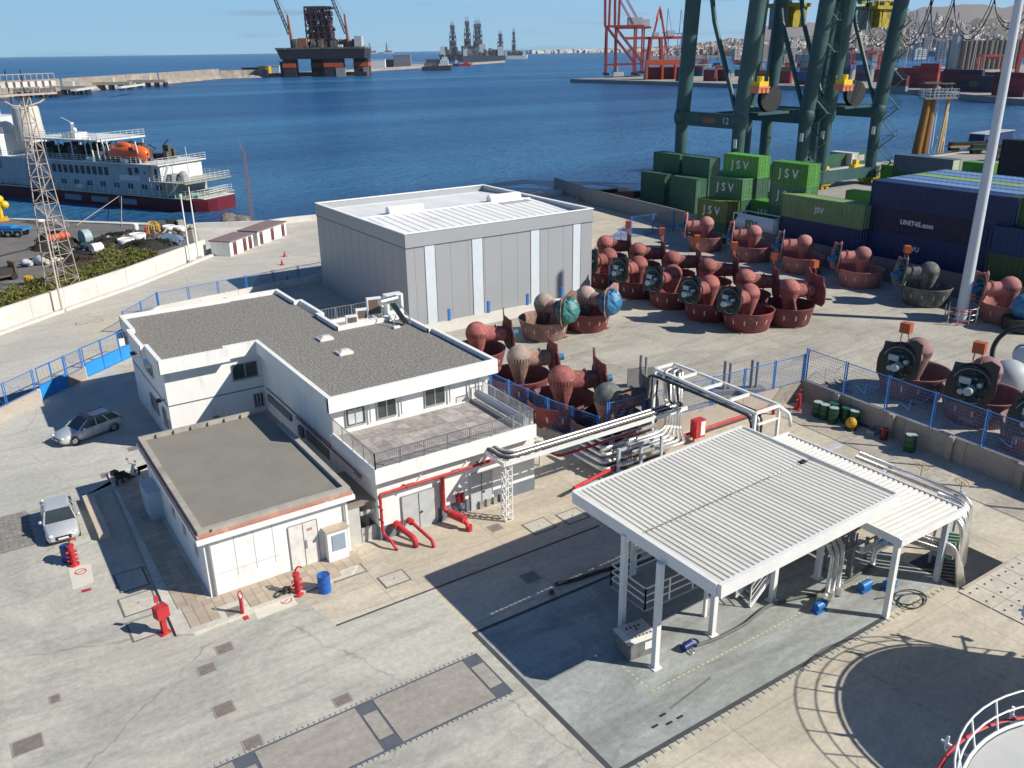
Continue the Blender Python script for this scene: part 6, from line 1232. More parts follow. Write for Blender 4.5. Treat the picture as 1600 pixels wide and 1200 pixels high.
def trolley(t, px, py, z):
    q = P(px, py, z); s = MB(); s.box(q.x-3.2, q.x+3.2, q.y-3.4, q.y+3.4, z+2.2, z+2.9); s.box(q.x-1.2, q.x+2.8, q.y-2.8, q.y-.2, z-1.5, z+2.2)
    for k in range(10): a = q+Vector((RND.uniform(-3, 3), RND.uniform(-3, 3), RND.uniform(2.8, 4.5))); s.box(a.x-.6, a.x+.6, a.y-.6, a.y+.6, a.z-1, a.z)
    for k in (-3.1, 3.1): s.bar(q+Vector((k, -3.3, 3.9)), q+Vector((k, 3.3, 3.9)), .12); s.bar(q+Vector((-3.1, k, 3.9)), q+Vector((3.1, k, 3.9)), .12)
    part('trolley', s, gyel, t); part('cab', MB().box(q.x-3.2, q.x-1.3, q.y-1.2, q.y+1.6, z-1.9, z+2.1), MARK('cab_grey', (0.25, 0.27, 0.26)), t)
    s = MB()
    for k in range(8): a = q+Vector((RND.uniform(-3, 3), RND.uniform(-3, 3), 0)); s.tube([a+zz*2.2, a+zz*(-2.2)+Vector((.5, .2, 0)), a+Vector((1.2, .4, 2.0))], .09, n=5, bend=1.5)
    part('hanging_cable', s, blackm, t)
trolley(g1, 1228, 30, 31.0); trolley(g2, 1362, 32, 31.0)
# walkway girder with festoon cable loops reaching over the container yard
s = MB(); YB = [P(1395, 2, 36), P(1640, 12, 36)]; fg = thing('festoon_girder', 'dark overhead girder with looping festoon cables along the top right of the picture', 'crane girder')
GX = 158.7
s.box(GX-.4, GX+1.2, 40, 122, 34.2, 35.6); s.box(GX-.8, GX-.4, 40, 122, 34.0, 34.2); s.box(GX, GX+.4, 108, 109, 35, 46); s.box(GX, GX+.4, 42, 43, 35, 46); part('girder', s, gc, fg)
s = MB(); y = 119.0; rr = random.Random(5)
while y > 42:
    wd = rr.uniform(4.5, 8.0); dp = rr.uniform(5.5, 8.5); pts = [(GX-.6, y-wd*k/10, 34.0-dp*(1-(2*k/10-1)**2)**.8) for k in range(11)]; s.tube(pts, .11, n=6); s.tube([(a+.5, b+.6, c+.9) for k, (a, b, c) in enumerate(pts)], .08, n=5); y -= wd*.92
part('festoon_cable', s, blackm, fg)
s = MB()
for k in range(28): y = 44+k*2.2; s.cyl((GX-1.0, y, 33.9), (GX-1.0, y, 34.4), .18, n=6)
part('cable_trolley', s, MARK('grey_hanger', (0.2, 0.22, 0.24)), fg)
# spreader-height service cradles (yellow over orange)
for i, (a, b, l, rx) in enumerate(((1187, 137, 'yellow and orange hook block hanging in front of the left crane', 127.0), (1318, 134, 'yellow and orange hook block hanging in the right crane', 150.0))):
    z = 20.3; q = P(a, b, z); f = 1; t = thing('hook_block', l, 'hook block', tuple(q)); t.scale = (.66, .66, .66); s = MB(); s.box(-1.5, 1.5, -1.2, 1.2, .3, 1.3); s.cyl((0, 0, 1.3), (0, 0, 2.4), .8, n=12)
    for c in ((-1.4, -1.1), (1.4, -1.1), (1.4, 1.1), (-1.4, 1.1)): s.bar((*c, 1.3), (*c, 2.3), .1)
    part('sheave_frame', s, mat('bright_yellow', (0.75, 0.52, 0.03), .5), t); s = MB(); s.box(-1.8, 1.8, -1.4, 1.4, -.1, .3)
    for c in (-1.3, 0, 1.3): s.box(c-.45, c+.45, -1.3, 1.3, -1.1, -.1)
    part('lower_block', s, mat('salmon_orange', (0.62, 0.20, 0.10), .5), t); s = MB()
    for c in ((-1.2, -1), (1.2, -1), (1.2, 1), (-1.2, 1)): s.bar((*c, 2.2), (*c, 24), .06)
    part('hoist_rope', s, blackm, t)
# yellow clamps at crane feet, trucks
for i, (a, b, l) in enumerate(((1285, 272, 'yellow rail clamp machine at the foot of the left crane'), (1335, 268, 'yellow rail clamp machine between the two cranes'))):
    q = P(a, b, 0); t = thing('yellow_bogie', l, 'crane bogie', tuple(q)); s = MB(); s.box(-1.2, 1.2, -.7, .7, .6, 1.6); s.box(-.5, .5, -.5, .5, 1.6, 2.6); part('frame', s, mat('bright_yellow', (0.75, 0.52, 0.03), .5), t); s = MB(); s.cyl((-.8, -.8, .45), (-.8, .8, .45), .45, n=12); s.cyl((.8, -.8, .45), (.8, .8, .45), .45, n=12); part('wheel', s, blackm, t)
# mooring tower with orange fenders
q = P(1450, 240, 0)
mt_ = thing('linkspan_tower', 'rusty orange twin-legged tower with a railed platform on top, standing at the quay edge', 'tower', (q.x, q.y, 0), -.5); s = MB(); s.cyl((-3.2, 0, 0), (-2.2, 0, 13.2), 1.15, .9, n=14); s.cyl((-1.0, .8, 0), (-.6, .5, 13.2), 1.0, .8, n=14); part('rusty_leg', s, MARK('ochre', (0.26, 0.12, 0.02)), mt_)
s = MB(); s.cyl((2.8, 0, 0), (3.2, 0, 13.2), .45, .4, n=12); part('yellow_leg', s, mat('ochre_bright', (0.62, 0.34, 0.02), .5), mt_)
s = MB()
for a, b in (((1.6, 0, 0), (2.7, 0, 9)), ((3.9, 0, 0), (3.6, 0, 10)), ((2.2, -.5, 0), (2.9, -.5, 12)), ((1.6, 0, 4), (3.9, 0, 4)), ((1.8, 0, 0), (3.9, 0, 4)), ((0, 0, 0), (0, 0, 9)), ((.8, 0, 0), (.6, 0, 12))): s.bar(a, b, .16)
part('white_bracing', s, whiteclean, mt_)
s = MB(); s.box(-3.8, 4.6, -1.6, 1.6, 13.2, 13.6); part('platform', s, GR, mt_); rails([(-3.8, -1.6, 13.6), (4.6, -1.6, 13.6), (4.6, 1.6, 13.6), (-3.8, 1.6, 13.6), (-3.8, -1.6, 13.6)], 2.0, mt_, alu, 3, 1.0, 'railing', .1)
s = MB(); s.cyl((-1, 0, 13.6), (-1, 0, 17), .5, n=10); s.cyl((1.5, 0, 13.6), (2.2, 0, 17), .2, n=8); s.cyl((3.4, 0, 15), (3.2, 0, 17), .25, n=8); s.box(-4, 0.2, -.9, .9, 16.8, 17.2); s.box(.4, 3.9, -.6, .6, 16.6, 16.9); part('top_deck', s, MARK('deck_dark', (0.12, 0.13, 0.13)), mt_)
def trailer(px, py, lb, m, L=11, rz=0.0):
    q = P(px, py, 0); t = thing('trailer', lb, 'trailer', tuple(q), rz); part('bed', MB().box(-L/2, L/2, -1.2, 1.2, 1.0, 1.5), m, t); s = MB()
    for x in (-L/2+1, -L/2+2.2, L/2-2.2, L/2-1):
        for y in (-1.0, .7): s.cyl((x, y, .5), (x, y+.35, .5), .5, n=12)
    part('wheel', s, blackm, t); part('load', MB().box(-L/2+.5, L/2-.5, -1, 1, 1.5, 2.3), blackm, t); part('headboard', MB().box(L/2-.4, L/2-.2, -1.1, 1.1, 1.5, 2.8), MARK('board', (0.2, 0.2, 0.2)), t)
tan_ = MARK('tan_bed', (0.5, 0.32, 0.12))
trailer(1512, 236, 'dark loaded trailer with tan bed, left one by the far quay edge', tan_, rz=-.5); trailer(1548, 240, 'dark loaded trailer behind the tall mast on the far quay', G1, rz=-.6); trailer(1578, 250, 'low dark trailer between the mast and the navy containers', MARK('bed_dark', (0.05, 0.06, 0.1)), rz=-.4)
q = P(1540, 226, 0); t = thing('dark_shed', 'low dark blue shed at the far quay edge behind the trailers', 'shed', (q.x+4, q.y+1, 0), .1); part('wall', MB().box(-9, 9, -2, 2, 0, 3), B1, t); part('roof', MB().box(-9.3, 9.3, -2.3, 2.3, 3, 3.2), MARK('roof_pale_blue', (0.4, 0.45, 0.5)), t)
for i, (a, b, l, m) in enumerate(((912, 307, 'tan timber bundle on the quay left of the green containers', tan_), (935, 306, 'ochre beam stack on the quay left of the green containers', MARK('ochre2', (0.55, 0.33, 0.06))), (960, 304, 'black and yellow skid nearest the green containers', blackm), (925, 313, 'salmon beam on the quay close to the warehouse roof', MARK('salmon', (0.55, 0.25, 0.14))), (965, 311, 'red and tan beams beside the seaward green containers', MARK('red_tan', (0.5, 0.14, 0.06))), (985, 308, 'black machinery heap against the seaward green containers', blackm))):
    q = P(a, b, 0); t = thing('beam_stack', l, 'beam stack', tuple(q), -.1*i); s = MB()
    for k in range(3): part('beam', MB().box(-3.2+.4*k, 2.6+.3*k, -.7+.5*k, -.3+.5*k, 0, .5+.25*k), m, t)
# ================================================================ LEFT DOCK
def kiosk(lb, px0, py0, px1, py1, doors):
    a = P(px0, py0, 0); b = P(px1, py1, 0); L = (b-a).length; rz = math.atan2(b.y-a.y, b.x-a.x); t = thing('kiosk', lb, 'kiosk', (a.x, a.y, .01), rz)
    part('wall', MB().box(0, L, 0, 3.0, 0, 1.95), white, t); part('roof', MB().box(-.15, L+.15, -.15, 3.2, 1.95, 2.12), MARK('kiosk_roof', (0.25, 0.175, 0.17)), t)
    for f in doors:
        d = part('door', MB().box(L*f-.42, L*f+.42, -.04, 0, .05, 1.8), mat('kiosk_door', (0.12, 0.04, 0.04), .6), t); part('handle', MB().box(L*f-.1, L*f+.1, -.06, -.041, 1.45, 1.65), alu, d)
kiosk('white kiosk with maroon doors and brown roof, the one nearer the ship', 361, 401, 397, 387, (.2, .62, .86)); kiosk('white kiosk with maroon doors and brown roof, the one nearer the warehouse', 404, 384, 448, 367, (.12, .5, .88))
for i, (a, b, l) in enumerate(((445, 401, 'small red traffic cone, farthest of three'), (441, 414, 'small red traffic cone, middle of three'), (450, 441, 'small red traffic cone nearest the fence'))):
    q = P(a, b, 0); t = thing('traffic_cone', l, 'traffic cone', tuple(q)); s = MB(); s.cyl((0, 0, .05), (0, 0, .75), .2, .04, n=10); part('cone', s, red, t); part('base', MB().box(-.28, .28, -.28, .28, 0, .05), red, t)
hm = mat('bay_yellow', (0.60, 0.45, 0.18), .8); q0 = P(433, 432, 0)
for k in range(5): mark('parking_hatch', [(q0.x+.2*k*2-2, q0.y-1.5), (q0.x+.2*k*2-1.85, q0.y-1.5), (q0.x+.2*k*2-.6, q0.y+1.2), (q0.x+.2*k*2-.75, q0.y+1.2)], hm)
def lamp(lb, px, py, h, arm=True):
    q = P(px, py, 0); t = thing('lamp_post', lb, 'lamp post', (q.x, q.y, 0)); s = MB(); s.cyl((0, 0, 0), (0, 0, h), .13, .08, n=10); part('pole', s, MARK('pole_cream', (0.55, 0.47, 0.38)) if arm else whiteclean, t); part('base', MB().box(-.35, .35, -.3, .3, 0, .25), wallc, t)
    if arm: s = MB(); s.ball((-.25, 0, h+.05), .4, 12, sz=.4); part('lamp_head', s, whiteclean, t)
    return t
lamp('cream lamp post with round white head standing at the boundary wall, left', 98, 487, 9.9); lamp('slim white post beside the boundary wall, left of a pair', 298, 410, 9.0, False); lamp('slim white post beside the boundary wall, right of a pair', 311, 403, 9.6, False)
q = P(303, 402, 0); s = MB(); s.cyl((0, 0, 0), (0, 0, 1.1), .3, n=12); one('white_bollard', s, whiteclean, 'stubby white bollard at the foot of the pair of slim posts', 'bollard', tuple(q))
# lattice floodlight tower
q = Vector((10.4, 112.6, 0)); lt = thing('lattice_tower', 'tall tapering lattice floodlight tower behind the boundary wall, in front of the white ship', 'lattice tower', tuple(q), .5)
s = MB(); H_ = 22.0; n = 15
def corner(k, z): w = 1.35*(1-z/H_*.72); return Vector(((-1, 1, 1, -1)[k]*w/1, (-1, -1, 1, 1)[k]*w/1, z))
cream_s = mat('tower_pink_steel', (0.46, 0.40, 0.36), .6, c2=(0.34, 0.27, 0.24))
for k in range(4): s.bar(corner(k, 0), corner(k, H_), .10)
for j in range(n):
    z0, z1 = H_*j/n, H_*(j+1)/n
    for k in range(4): s.bar(corner(k, z0), corner((k+1) % 4, z1), .05) if (j+k) % 2 == 0 else s.bar(corner((k+1) % 4, z0), corner(k, z1), .05); s.bar(corner(k, z1), corner((k+1) % 4, z1), .05)
part('lattice_mast', s, cream_s, lt); s = MB(); s.box(-3.4, 3.6, -.7, .7, H_, H_+.2)
for k in range(11): s.bar((-3.4+.7*k, -.7, H_+.2), (-3.4+.7*k, -.7, H_+2.2), .06)
s.bar((-3.4, -.7, H_+2.2), (3.6, -.7, H_+2.2), .07); s.bar((-3.4, -.7, H_+1.2), (3.6, -.7, H_+1.2), .05); s.tube([(-3.2, 0, H_), (-1.5, 0, H_-1.0), (0, 0, H_-1.2), (1.8, 0, H_-.8), (3.6, 0, H_+.2)], .1)
part('platform', s, cream_s, lt)
for k in range(8):
    part('floodlight', MB().box(-3.2+.85*k, -2.65+.85*k, -1.25, -.75, H_+.9, H_+1.45), MARK('lamp_pale', (0.62, 0.60, 0.56)), lt)
# second slim lattice mast at the water
q = P(394, 345, 0); t = thing('signal_mast', 'thin dark reddish lattice mast at the water beyond the kiosks', 'mast', (q.x, q.y, 0)); s = MB()
for k in range(3): a = k*2.1; s.bar((.4*math.cos(a), .4*math.sin(a), 0), (.16*math.cos(a), .16*math.sin(a), 11.2), .08)
for j in range(16):
    for k in range(3): a = k*2.1; b_ = a+2.1; r0 = .4-.24*j/16; r1 = .4-.24*(j+1)/16; s.bar((r0*math.cos(a), r0*math.sin(a), .7*j), (r1*math.cos(b_), r1*math.sin(b_), .7*(j+1)), .04)
s.bar((0, 0, 11), (-.6, .3, 13.2), .1); part('mast', s, MARK('mast_maroon', (0.22, 0.13, 0.14)), t)

# scrub along the wall
sc_ = MB(); rr = random.Random(11)
leafm = mat('scrub_leaf', (0.17, 0.19, 0.045), .9, c2=(0.08, 0.11, 0.028), scale=1.2, world=True, spec=.1); drym = mat('scrub_dry', (0.26, 0.21, 0.09), .95, c2=(0.10, 0.085, 0.035), scale=1.5, world=True, spec=.1)
topl = [(-30, 475), (0, 463), (22, 455), (50, 443), (100, 430), (138, 420), (147, 400), (167, 392), (200, 389), (236, 399), (250, 398)]; botl = [(-30, 500), (0, 486), (60, 465), (120, 443), (180, 419), (250, 398)]
def lerp(L, x):
    for (a, b), (c, d) in zip(L[:-1], L[1:]):
        if a <= x <= c: return b+(d-b)*(x-a)/(c-a)
    return L[-1][1]
for k in range(34000):
    x = rr.uniform(-30, 248); y0, y1 = lerp(topl, x), lerp(botl, x)+5; y0 += 3*math.sin(x*.21)+2*math.sin(x*.63)
    v = rr.random(); py = y0+(y1-y0)*v; p = P(x, py, 0); clump = .5+.5*math.sin(p.x*1.3+p.y*.7)*math.sin(p.y*1.1-p.x*.5)
    if rr.random() > .45+.6*clump: continue
    z = rr.random()**.7*(.25+.7*clump); r = rr.uniform(.08, .20); th = rr.uniform(0, 6.28); ph = rr.uniform(-.9, .9)
    e1 = Vector((math.cos(th), math.sin(th), ph*.5))*r; e2 = Vector((-math.sin(th)*math.cos(ph), math.cos(th)*math.cos(ph), math.sin(ph)))*r*.6; c = Vector((p.x, p.y, z+.03)); sc_.cur = 1 if rr.random() < .25+.3*(1-clump) else 0
    sc_.add([c-e1, c+e2, c+e1, c-e2], [(0, 1, 2, 3)])
o = part('scrub', sc_, [leafm, drym], kind='stuff')
# harbourside clutter
qx = lambda a, b, z=0.0: P(a, b, z)
kerb = MB(); 
for a, b in (((10.2, 170.2), (33, 144.6)),): kerb.bar((a[0], a[1]-.6, .1), (b[0]-.3, b[1]-.4, .1), .9, .25)
part('quay_kerb', kerb, wallw, kind='structure')
s = MB(); rr = random.Random(21)
def netpile(lb, px, py, rx, ry, h, col, n=70, name='net_pile'):
    q = qx(px, py); s = MB(); rr = random.Random(px+py); rx *= 1.3; ry *= 1.25; h *= .8
    m_ = 14; vs = []
    for i in range(m_+1):
        for j in range(m_+1):
            u, v = i/m_*2-1, j/m_*2-1; r = math.hypot(u, v); z = h*max(0, 1-r**2.2)*(.75+.35*math.sin(5*u+px)*math.cos(4*v+py))+rr.uniform(-.06, .12)*(r < .95); vs.append((u*rx, v*ry, max(0.0, z)))
    s.smooth = True; s.add(vs, [(i*(m_+1)+j, (i+1)*(m_+1)+j, (i+1)*(m_+1)+j+1, i*(m_+1)+j+1) for i in range(m_) for j in range(m_) if math.hypot((i+.5)/m_*2-1, (j+.5)/m_*2-1) < 1.05]); s.smooth = False
    for k in range(n):
        a = rr.uniform(0, 6.28); r = rr.uniform(0, .8); x, y = rx*r*math.cos(a), ry*r*math.sin(a); z = h*(1-r**2)*.9; s.tube([(x, y, z), (x+rr.uniform(-.5, .5), y+rr.uniform(-.5, .5), z+rr.uniform(.05, .25)), (x+rr.uniform(-.9, .9), y+rr.uniform(-.9, .9), max(.05, z-.2))], .05, n=4)
    return one(name, s, col, lb, 'net pile', tuple(q), rr.uniform(-.3, .3))
bn = mat('net_black', (0.022, 0.024, 0.022), .95, c2=(0.045, 0.045, 0.04), scale=4, bump=.8, bscale=12, spec=.1); brn = mat('net_brown', (0.09, 0.065, 0.05), .95, c2=(0.05, 0.038, 0.03), scale=4, bump=.8, spec=.1)
netpile('long black heap of nets left of the blue tarp near the boundary wall', 223, 388, 3.2, 2.4, 1.6, bn); netpile('black heap of nets in front of the two white floats', 248, 384, 2.0, 1.8, 1.3, bn); netpile('dark net heap behind the scrub, under the lattice tower', 98, 405, 2.4, 2.8, 1.8, bn)
netpile('brown net heap right of the lattice tower foot', 127, 412, 3.0, 2.0, 1.2, brn); netpile('black net heap with hoops in the middle of the dock', 165, 385, 3.2, 2.2, 1.3, bn); netpile('dark rope heap behind the white floats', 180, 372, 3.4, 1.6, 1.0, bn); netpile('olive-black rope heap at the dock centre back', 205, 367, 2.0, 1.2, .8, brn)
netpile('tall dark net stack with orange floats on top, beside the tower', 88, 386, 2.6, 2.4, 3.0, bn); netpile('brown earth-coloured heap near the yellow drum cage', 262, 362, 3.0, 1.6, .7, brn)
for a, b, l in ((82, 374, 'orange float heap on the dark net stack, left'), (95, 371, 'orange float heap on the dark net stack, right')):
    q = qx(a, b, 3.0); s = MB(); 
    for k in range(6): s.ball((RND.uniform(-.8, .8), RND.uniform(-.5, .5), .2), .5, 10)
    one('orange_floats', s, MARK('float_orange', (0.62, 0.12, 0.05)), l, 'floats', tuple(q))
q = qx(62, 413); s = MB()
for k in range(16): s.ball((RND.uniform(-1.8, .6), RND.uniform(-1, 1), RND.uniform(.2, .8)), RND.uniform(.35, .6), 8, sz=.8)
one('sack_pile', s, MARK('sack_grey', (0.42, 0.44, 0.5)), 'pile of pale grey-blue sacks on the dock behind the lamp post', 'sacks', tuple(q)); s = MB()
for k in range(12): s.ball((RND.uniform(-.2, 1.6), RND.uniform(-.8, .8), RND.uniform(.2, .7)), RND.uniform(.3, .5), 8, sz=.8)
one('sack_pile', s, MARK('sack_cream', (0.55, 0.52, 0.42)), 'cream sacks right beside the grey sack pile behind the lamp post', 'sacks', tuple(qx(76, 414)))
def floatdrum(lb, px, py, r, h, m, rz=0, lying=False):
    q = qx(px, py); t = thing('float', lb, 'float', tuple(q), rz); s = MB()
    if lying: s.cyl((-h/2, 0, r), (h/2, 0, r), r, n=18)
    else: s.lathe([(0, 0), (r*.92, 0), (r, .3), (r, h-.15), (r*.94, h), (r*.9, h-.06), (0, h-.06)], 20)
    part('body', s, m, t); return t
floatdrum('round white float tub, left of a pair behind the slim posts', 265, 362, 1.0, 1.0, whiteclean); floatdrum('round white float tub, right of a pair by the slim posts', 282, 362, .9, .9, whiteclean)
floatdrum('white float tub in the middle of the net heaps', 198, 384, 1.2, 1.1, whiteclean); floatdrum('white float tub behind, close to the upright white drum', 216, 376, 1.2, 1.1, whiteclean); floatdrum('white drum lying at the scrub edge', 152, 395, .7, 1.5, whiteclean, .4, True); floatdrum('small upright white drum at the back of the heaps', 214, 365, .4, 1.6, whiteclean)
floatdrum('dark green round tank beside the lying white drum', 138, 394, .9, 1.3, MARK('tank_dgreen', (0.03, 0.06, 0.06))); floatdrum('pale blue tarp-covered tub behind the dark tank', 136, 384, 1.2, 1.1, MARK('tarp_pale', (0.33, 0.42, 0.46)), 0.3, True)
floatdrum('small yellow cask at the scrub edge on the left', 46, 444, .5, 1.0, yellow)
q = qx(267, 380); s = MB(); s.add([(-2, -.8, 0), (2, -.8, 0), (2, .8, 0), (-2, .8, 0), (-1.6, 0, 1.2), (-.4, .1, 1.5), (.6, -.1, 1.3), (1.7, 0, 1.0)], [(0, 1, 7, 6, 5, 4), (2, 3, 4, 5, 6, 7), (0, 4, 3), (1, 2, 7)]); one('blue_tarp', s, MARK('tarp_blue', (0.10, 0.17, 0.27)), 'blue tarpaulin heap in front of the pair of white tubs', 'tarpaulin', tuple(q), -.2)
q = qx(240, 366); t = thing('yellow_cage', 'yellow tubular cage on the dock in front of the hull', 'cage', tuple(q)); s = MB()
for k in range(8): a = k*PI/4; s.tube([(1.1*math.cos(a), 1.1*math.sin(a), 0), (1.0*math.cos(a), 1.0*math.sin(a), 1.5), (.3*math.cos(a), .3*math.sin(a), 2.0)], .07, n=5)
s.lathe([(1.0, 1.45), (1.08, 1.5), (1.0, 1.55)], 16); part('frame', s, yellow, t)
q = qx(230, 368); s = MB(); s.cyl((0, 0, 0), (0, 0, 1.3), .35, .2, n=10); one('red_buoy', s, MARK('buoy_red', (0.5, 0.06, 0.03)), 'small red buoy left of the yellow cage', 'buoy', tuple(q))
for a, b, w_, l, m in ((252, 357, 2.2, 'dark grey crate block behind the yellow cage', MARK('crate_dark', (0.1, 0.1, 0.11))), (270, 355, 2.0, 'black crate block beside the dark grey one', blackm), (283, 356, 1.0, 'pale crate at the end of the crate blocks', MARK('crate_pale', (0.4, 0.38, 0.35)))):
    q = qx(a, b); s = MB(); s.box(-w_/2, w_/2, -.8, .8, 0, 1.2)
    for k in range(4): s.box(-w_/2-.03, w_/2+.03, -.83, .83, .15+.3*k, .22+.3*k)
    one('crate', s, m, l, 'crate', tuple(q))
s = MB(); q = qx(8, 437); t = thing('flatbed_cart', 'rusty brown cart with a timber frame at the left edge behind the scrub', 'cart', tuple(q), .3); part('frame', MB().box(-2, 1.2, -1, 1, .5, .7), MARK('cart_brown', (0.15, 0.085, 0.06)), t); part('post', MB().box(1.0, 1.3, -1, 1, .5, 2.1), MARK('cart_brown', (0.15, 0.085, 0.06)), t); s.cyl((.8, -1.1, .4), (.8, 1.1, .4), .4, n=12); s.cyl((-1.4, -1.1, .4), (-1.4, 1.1, .4), .4, n=12); part('wheel', s, blackm, t); part('load', MB().box(-1.9, .9, -.8, .8, .7, 1.5), MARK('load_dark', (0.05, 0.04, 0.035)), t)
q = qx(4, 369); t = thing('blue_trailer', 'bright blue multi-axle trailer on the dock at the left edge', 'trailer', tuple(q), -.62); bt = mat('trailer_blue', (0.03, 0.22, 0.50), .5); part('bed', MB().box(-7, 4.2, -1.3, 1.3, 1.0, 1.35), bt, t); part('rail', MB().box(-7, 4.2, -1.35, -1.25, 1.35, 1.5), bt, t)
for x in (3.2, 1.7, .2, -1.3, -2.8):
    for y in (-1.25, .85): wl2 = part('wheel', MB().cyl((x, y, .5), (x, y+.4, .5), .5, n=14), rubber, t); part('rim', MB().cyl((x, y-.01, .5), (x, y+.02, .5), .25, n=10), GR, wl2)
part('load', MB().box(-6.5, -1.5, -.9, .9, 1.36, 2.6), bt, t); part('load', MB().box(-1.0, 2.2, -.9, .9, 1.36, 1.7), bt, t)
q = qx(3, 345); t = thing('yellow_excavator_grab', 'yellow machine arm with grab at the left edge in front of the hull', 'excavator arm', tuple(q)); s = MB(); s.ball((0, 0, 3.6), 1.0, 12, sz=.8); s.ball((.9, 0, 2.6), .7, 12); s.cyl((0, 0, 0), (.2, 0, 3), .35, n=10); part('arm', s, mat('bright_yellow', (0.75, 0.52, 0.03), .5), t); s = MB(); s.box(-1, 1, -.6, .6, 0, .6); part('grab', s, yellow, t)
s = MB(); a, b = qx(-40, 412), qx(75, 384); s.tube([a+zz*.1, (a+b)/2+Vector((0, .6, .1)), b+zz*.1], .12, n=5); one('dark_cable', s, blackpipe, 'dark cable lying across the dock asphalt', 'cable')
q = qx(108, 355); t = thing('gangway', 'sloping grey gangway from the dock to the ship', 'gangway', (q.x, q.y, 0), 1.9); s = MB(); s.box(0, .3, 0, .3, 0, .3)
s = MB(); s.bar((0, 0, .2), (8.5, 0, 2.6), .2); s.bar((0, 1.0, .2), (8.5, 1.0, 2.6), .2)
for k in range(14): s.bar((.6*k, 0, .2+.17*k), (.6*k, 1.0, .2+.17*k), .12); s.bar((.6*k, 0, .2+.17*k), (.6*k, 0, 1.3+.17*k), .05)
s.bar((0, 0, 1.3), (8.5, 0, 3.7), .06); part('gangway', s, GR, t)
# ---------------------------------------------------------------- the laid-up ship
SB = Vector((44.0, 165.5, WZ)); SD = Vector((-.5, .866, 0)); ship = thing('passenger_ship', 'old white passenger ship with dark red hull moored at the left dock', 'ship', tuple(SB), math.atan2(.866, -.5)); ship.scale = (1, 1, 1.08)
# local frame: x towards bow, near (dock) side at y=0, far side at y=-13 ; z from waterline (ship z = world z + 2.6)
hullred = mat('hull_red', (0.145, 0.012, 0.022), .5, c2=(0.09, 0.009, 0.016), scale=.3, dirt=(0.06, 0.01, 0.012), dscale=.4); shipw = mat('ship_white', (0.66, 0.68, 0.68), .5, c2=(0.56, 0.58, 0.58), scale=.3, dirt=(0.45, 0.36, 0.27), dscale=.5); shipg = mat('ship_pale_side', (0.40, 0.42, 0.45), .55, c2=(0.34, 0.36, 0.39), scale=.3, dirt=(0.30, 0.24, 0.19), dscale=.5)
near = 1 if True else -1
def Y(o): return o   # local +y is to the left of the bow direction = dock side
s = MB(); st = [(4.9, 2.2, 2.2), (5.9, 3.8, 2.15), (8, 5.4, 2.15), (13, 6.4, 2.35), (22, 6.6, 2.1), (45, 6.6, 2.4), (75, 6.4, 3.2), (92, 3.5, 4.2), (100, .4, 5.2)]
vs = []
for x, w_, z in st:
    for a, b in ((-.6, -2), (-.95, 0), (-1, z)): vs.append((x, -6.6-a*w_, b if x > 0 or b > 0 else 1.2))
    for a, b in ((1, z), (.95, 0), (.6, -2)): vs.append((x, -6.6-a*w_, b if x > 0 or b > 0 else 1.2))
n = 6; fs = [(i*n+j, i*n+j+1, (i+1)*n+j+1, (i+1)*n+j) for i in range(len(st)-1) for j in range(n-1)]; s.add(vs, fs); s.add(vs, [tuple(range(n))]); part('hull', s, hullred, ship)
def deckbox(nm, x0, x1, z0, z1, inset, m, x1b=None, par=ship): s = MB(); s.box(x0, x1, -13.2+inset, -inset, z0, z1); return part(nm, s, m, par)
deckbox('main_deck', 8.5, 85, 2.3, 2.5, .1, MARK('deck_greenish', (0.30, 0.32, 0.26)))
t1 = deckbox('lower_house', 15.5, 70, 2.5, 5.0, .5, shipg); t2 = deckbox('upper_house', 18, 70, 5.0, 7.9, .5, shipg); deckbox('aft_deck', 8.6, 18, 4.9, 5.1, .4, MARK('deck_greenish', (0.30, 0.32, 0.26)))
deckbox('aft_house', 15.5, 18.2, 5.1, 7.9, 1.2, shipw); deckbox('boat_deck', 15.0, 66, 7.9, 8.1, .3, shipw)
s = MB()
for k in range(10): x = 29.2+k*1.72; s.box(x, x+1.15, -.52, -.47, 5.7, 7.2)
part('window_row', s, glass, t2); s = MB()
for k in range(14):
    x = 15+k*3.9
    for o in (0, .85): s.box(x+o, x+o+.6, -.52, -.47, 3.6, 4.5)
part('window_row', s, glass, t1); s = MB()
for x, z, a, b in ((22.5, 6.0, .9, 1.3), (20.6, 6.4, 1.1, 1.0), (16.4, 5.6, .7, 1.7), (18.9, 6.3, .35, .5)): s.box(x, x+a, -1.16 if x < 18.1 and z > 5 else -.47, -1.24 if x < 18.1 and z > 5 else -.53, z, z+b)
part('opening', s, blackm, ship); s = MB()
for k in range(4): s.box(22+k*8, 27+k*8, -.1, .02, .7, 1.7)
part('hull_recess', s, MARK('recess_grey', (0.22, 0.26, 0.33)), ship)
part('white_band', MB().box(9, 84, -.12, .03, 2.35, 2.55), MARK('band_cream', (0.55, 0.55, 0.42)), ship)
def srail(pts, h, par=ship, post=1.4): return rails(pts, h, par, shipw, 3, post, 'ship_railing', .055)
srail([(84, 0.0, 2.5), (14, 0.0, 2.5), (8.7, -2, 2.5), (8.0, -6, 2.5), (8.7, -11, 2.5)], 1.1); srail([(66, -.35, 8.1), (15, -.35, 8.1), (15, -12.8, 8.1)], 1.1); srail([(18, -.45, 5.1), (8.7, -.45, 5.1), (8.7, -12.5, 5.1), (18, -12.5, 5.1)], 1.1); srail([(8, -1.2, 2.5), (5.8, -3.5, 2.9), (4.9, -6.6, 3.2), (5.8, -9.6, 2.9)], 1.2)
deckbox('stern_platform', 6.3, 9, 2.2, 2.3, 2.5, shipw)
s = MB()
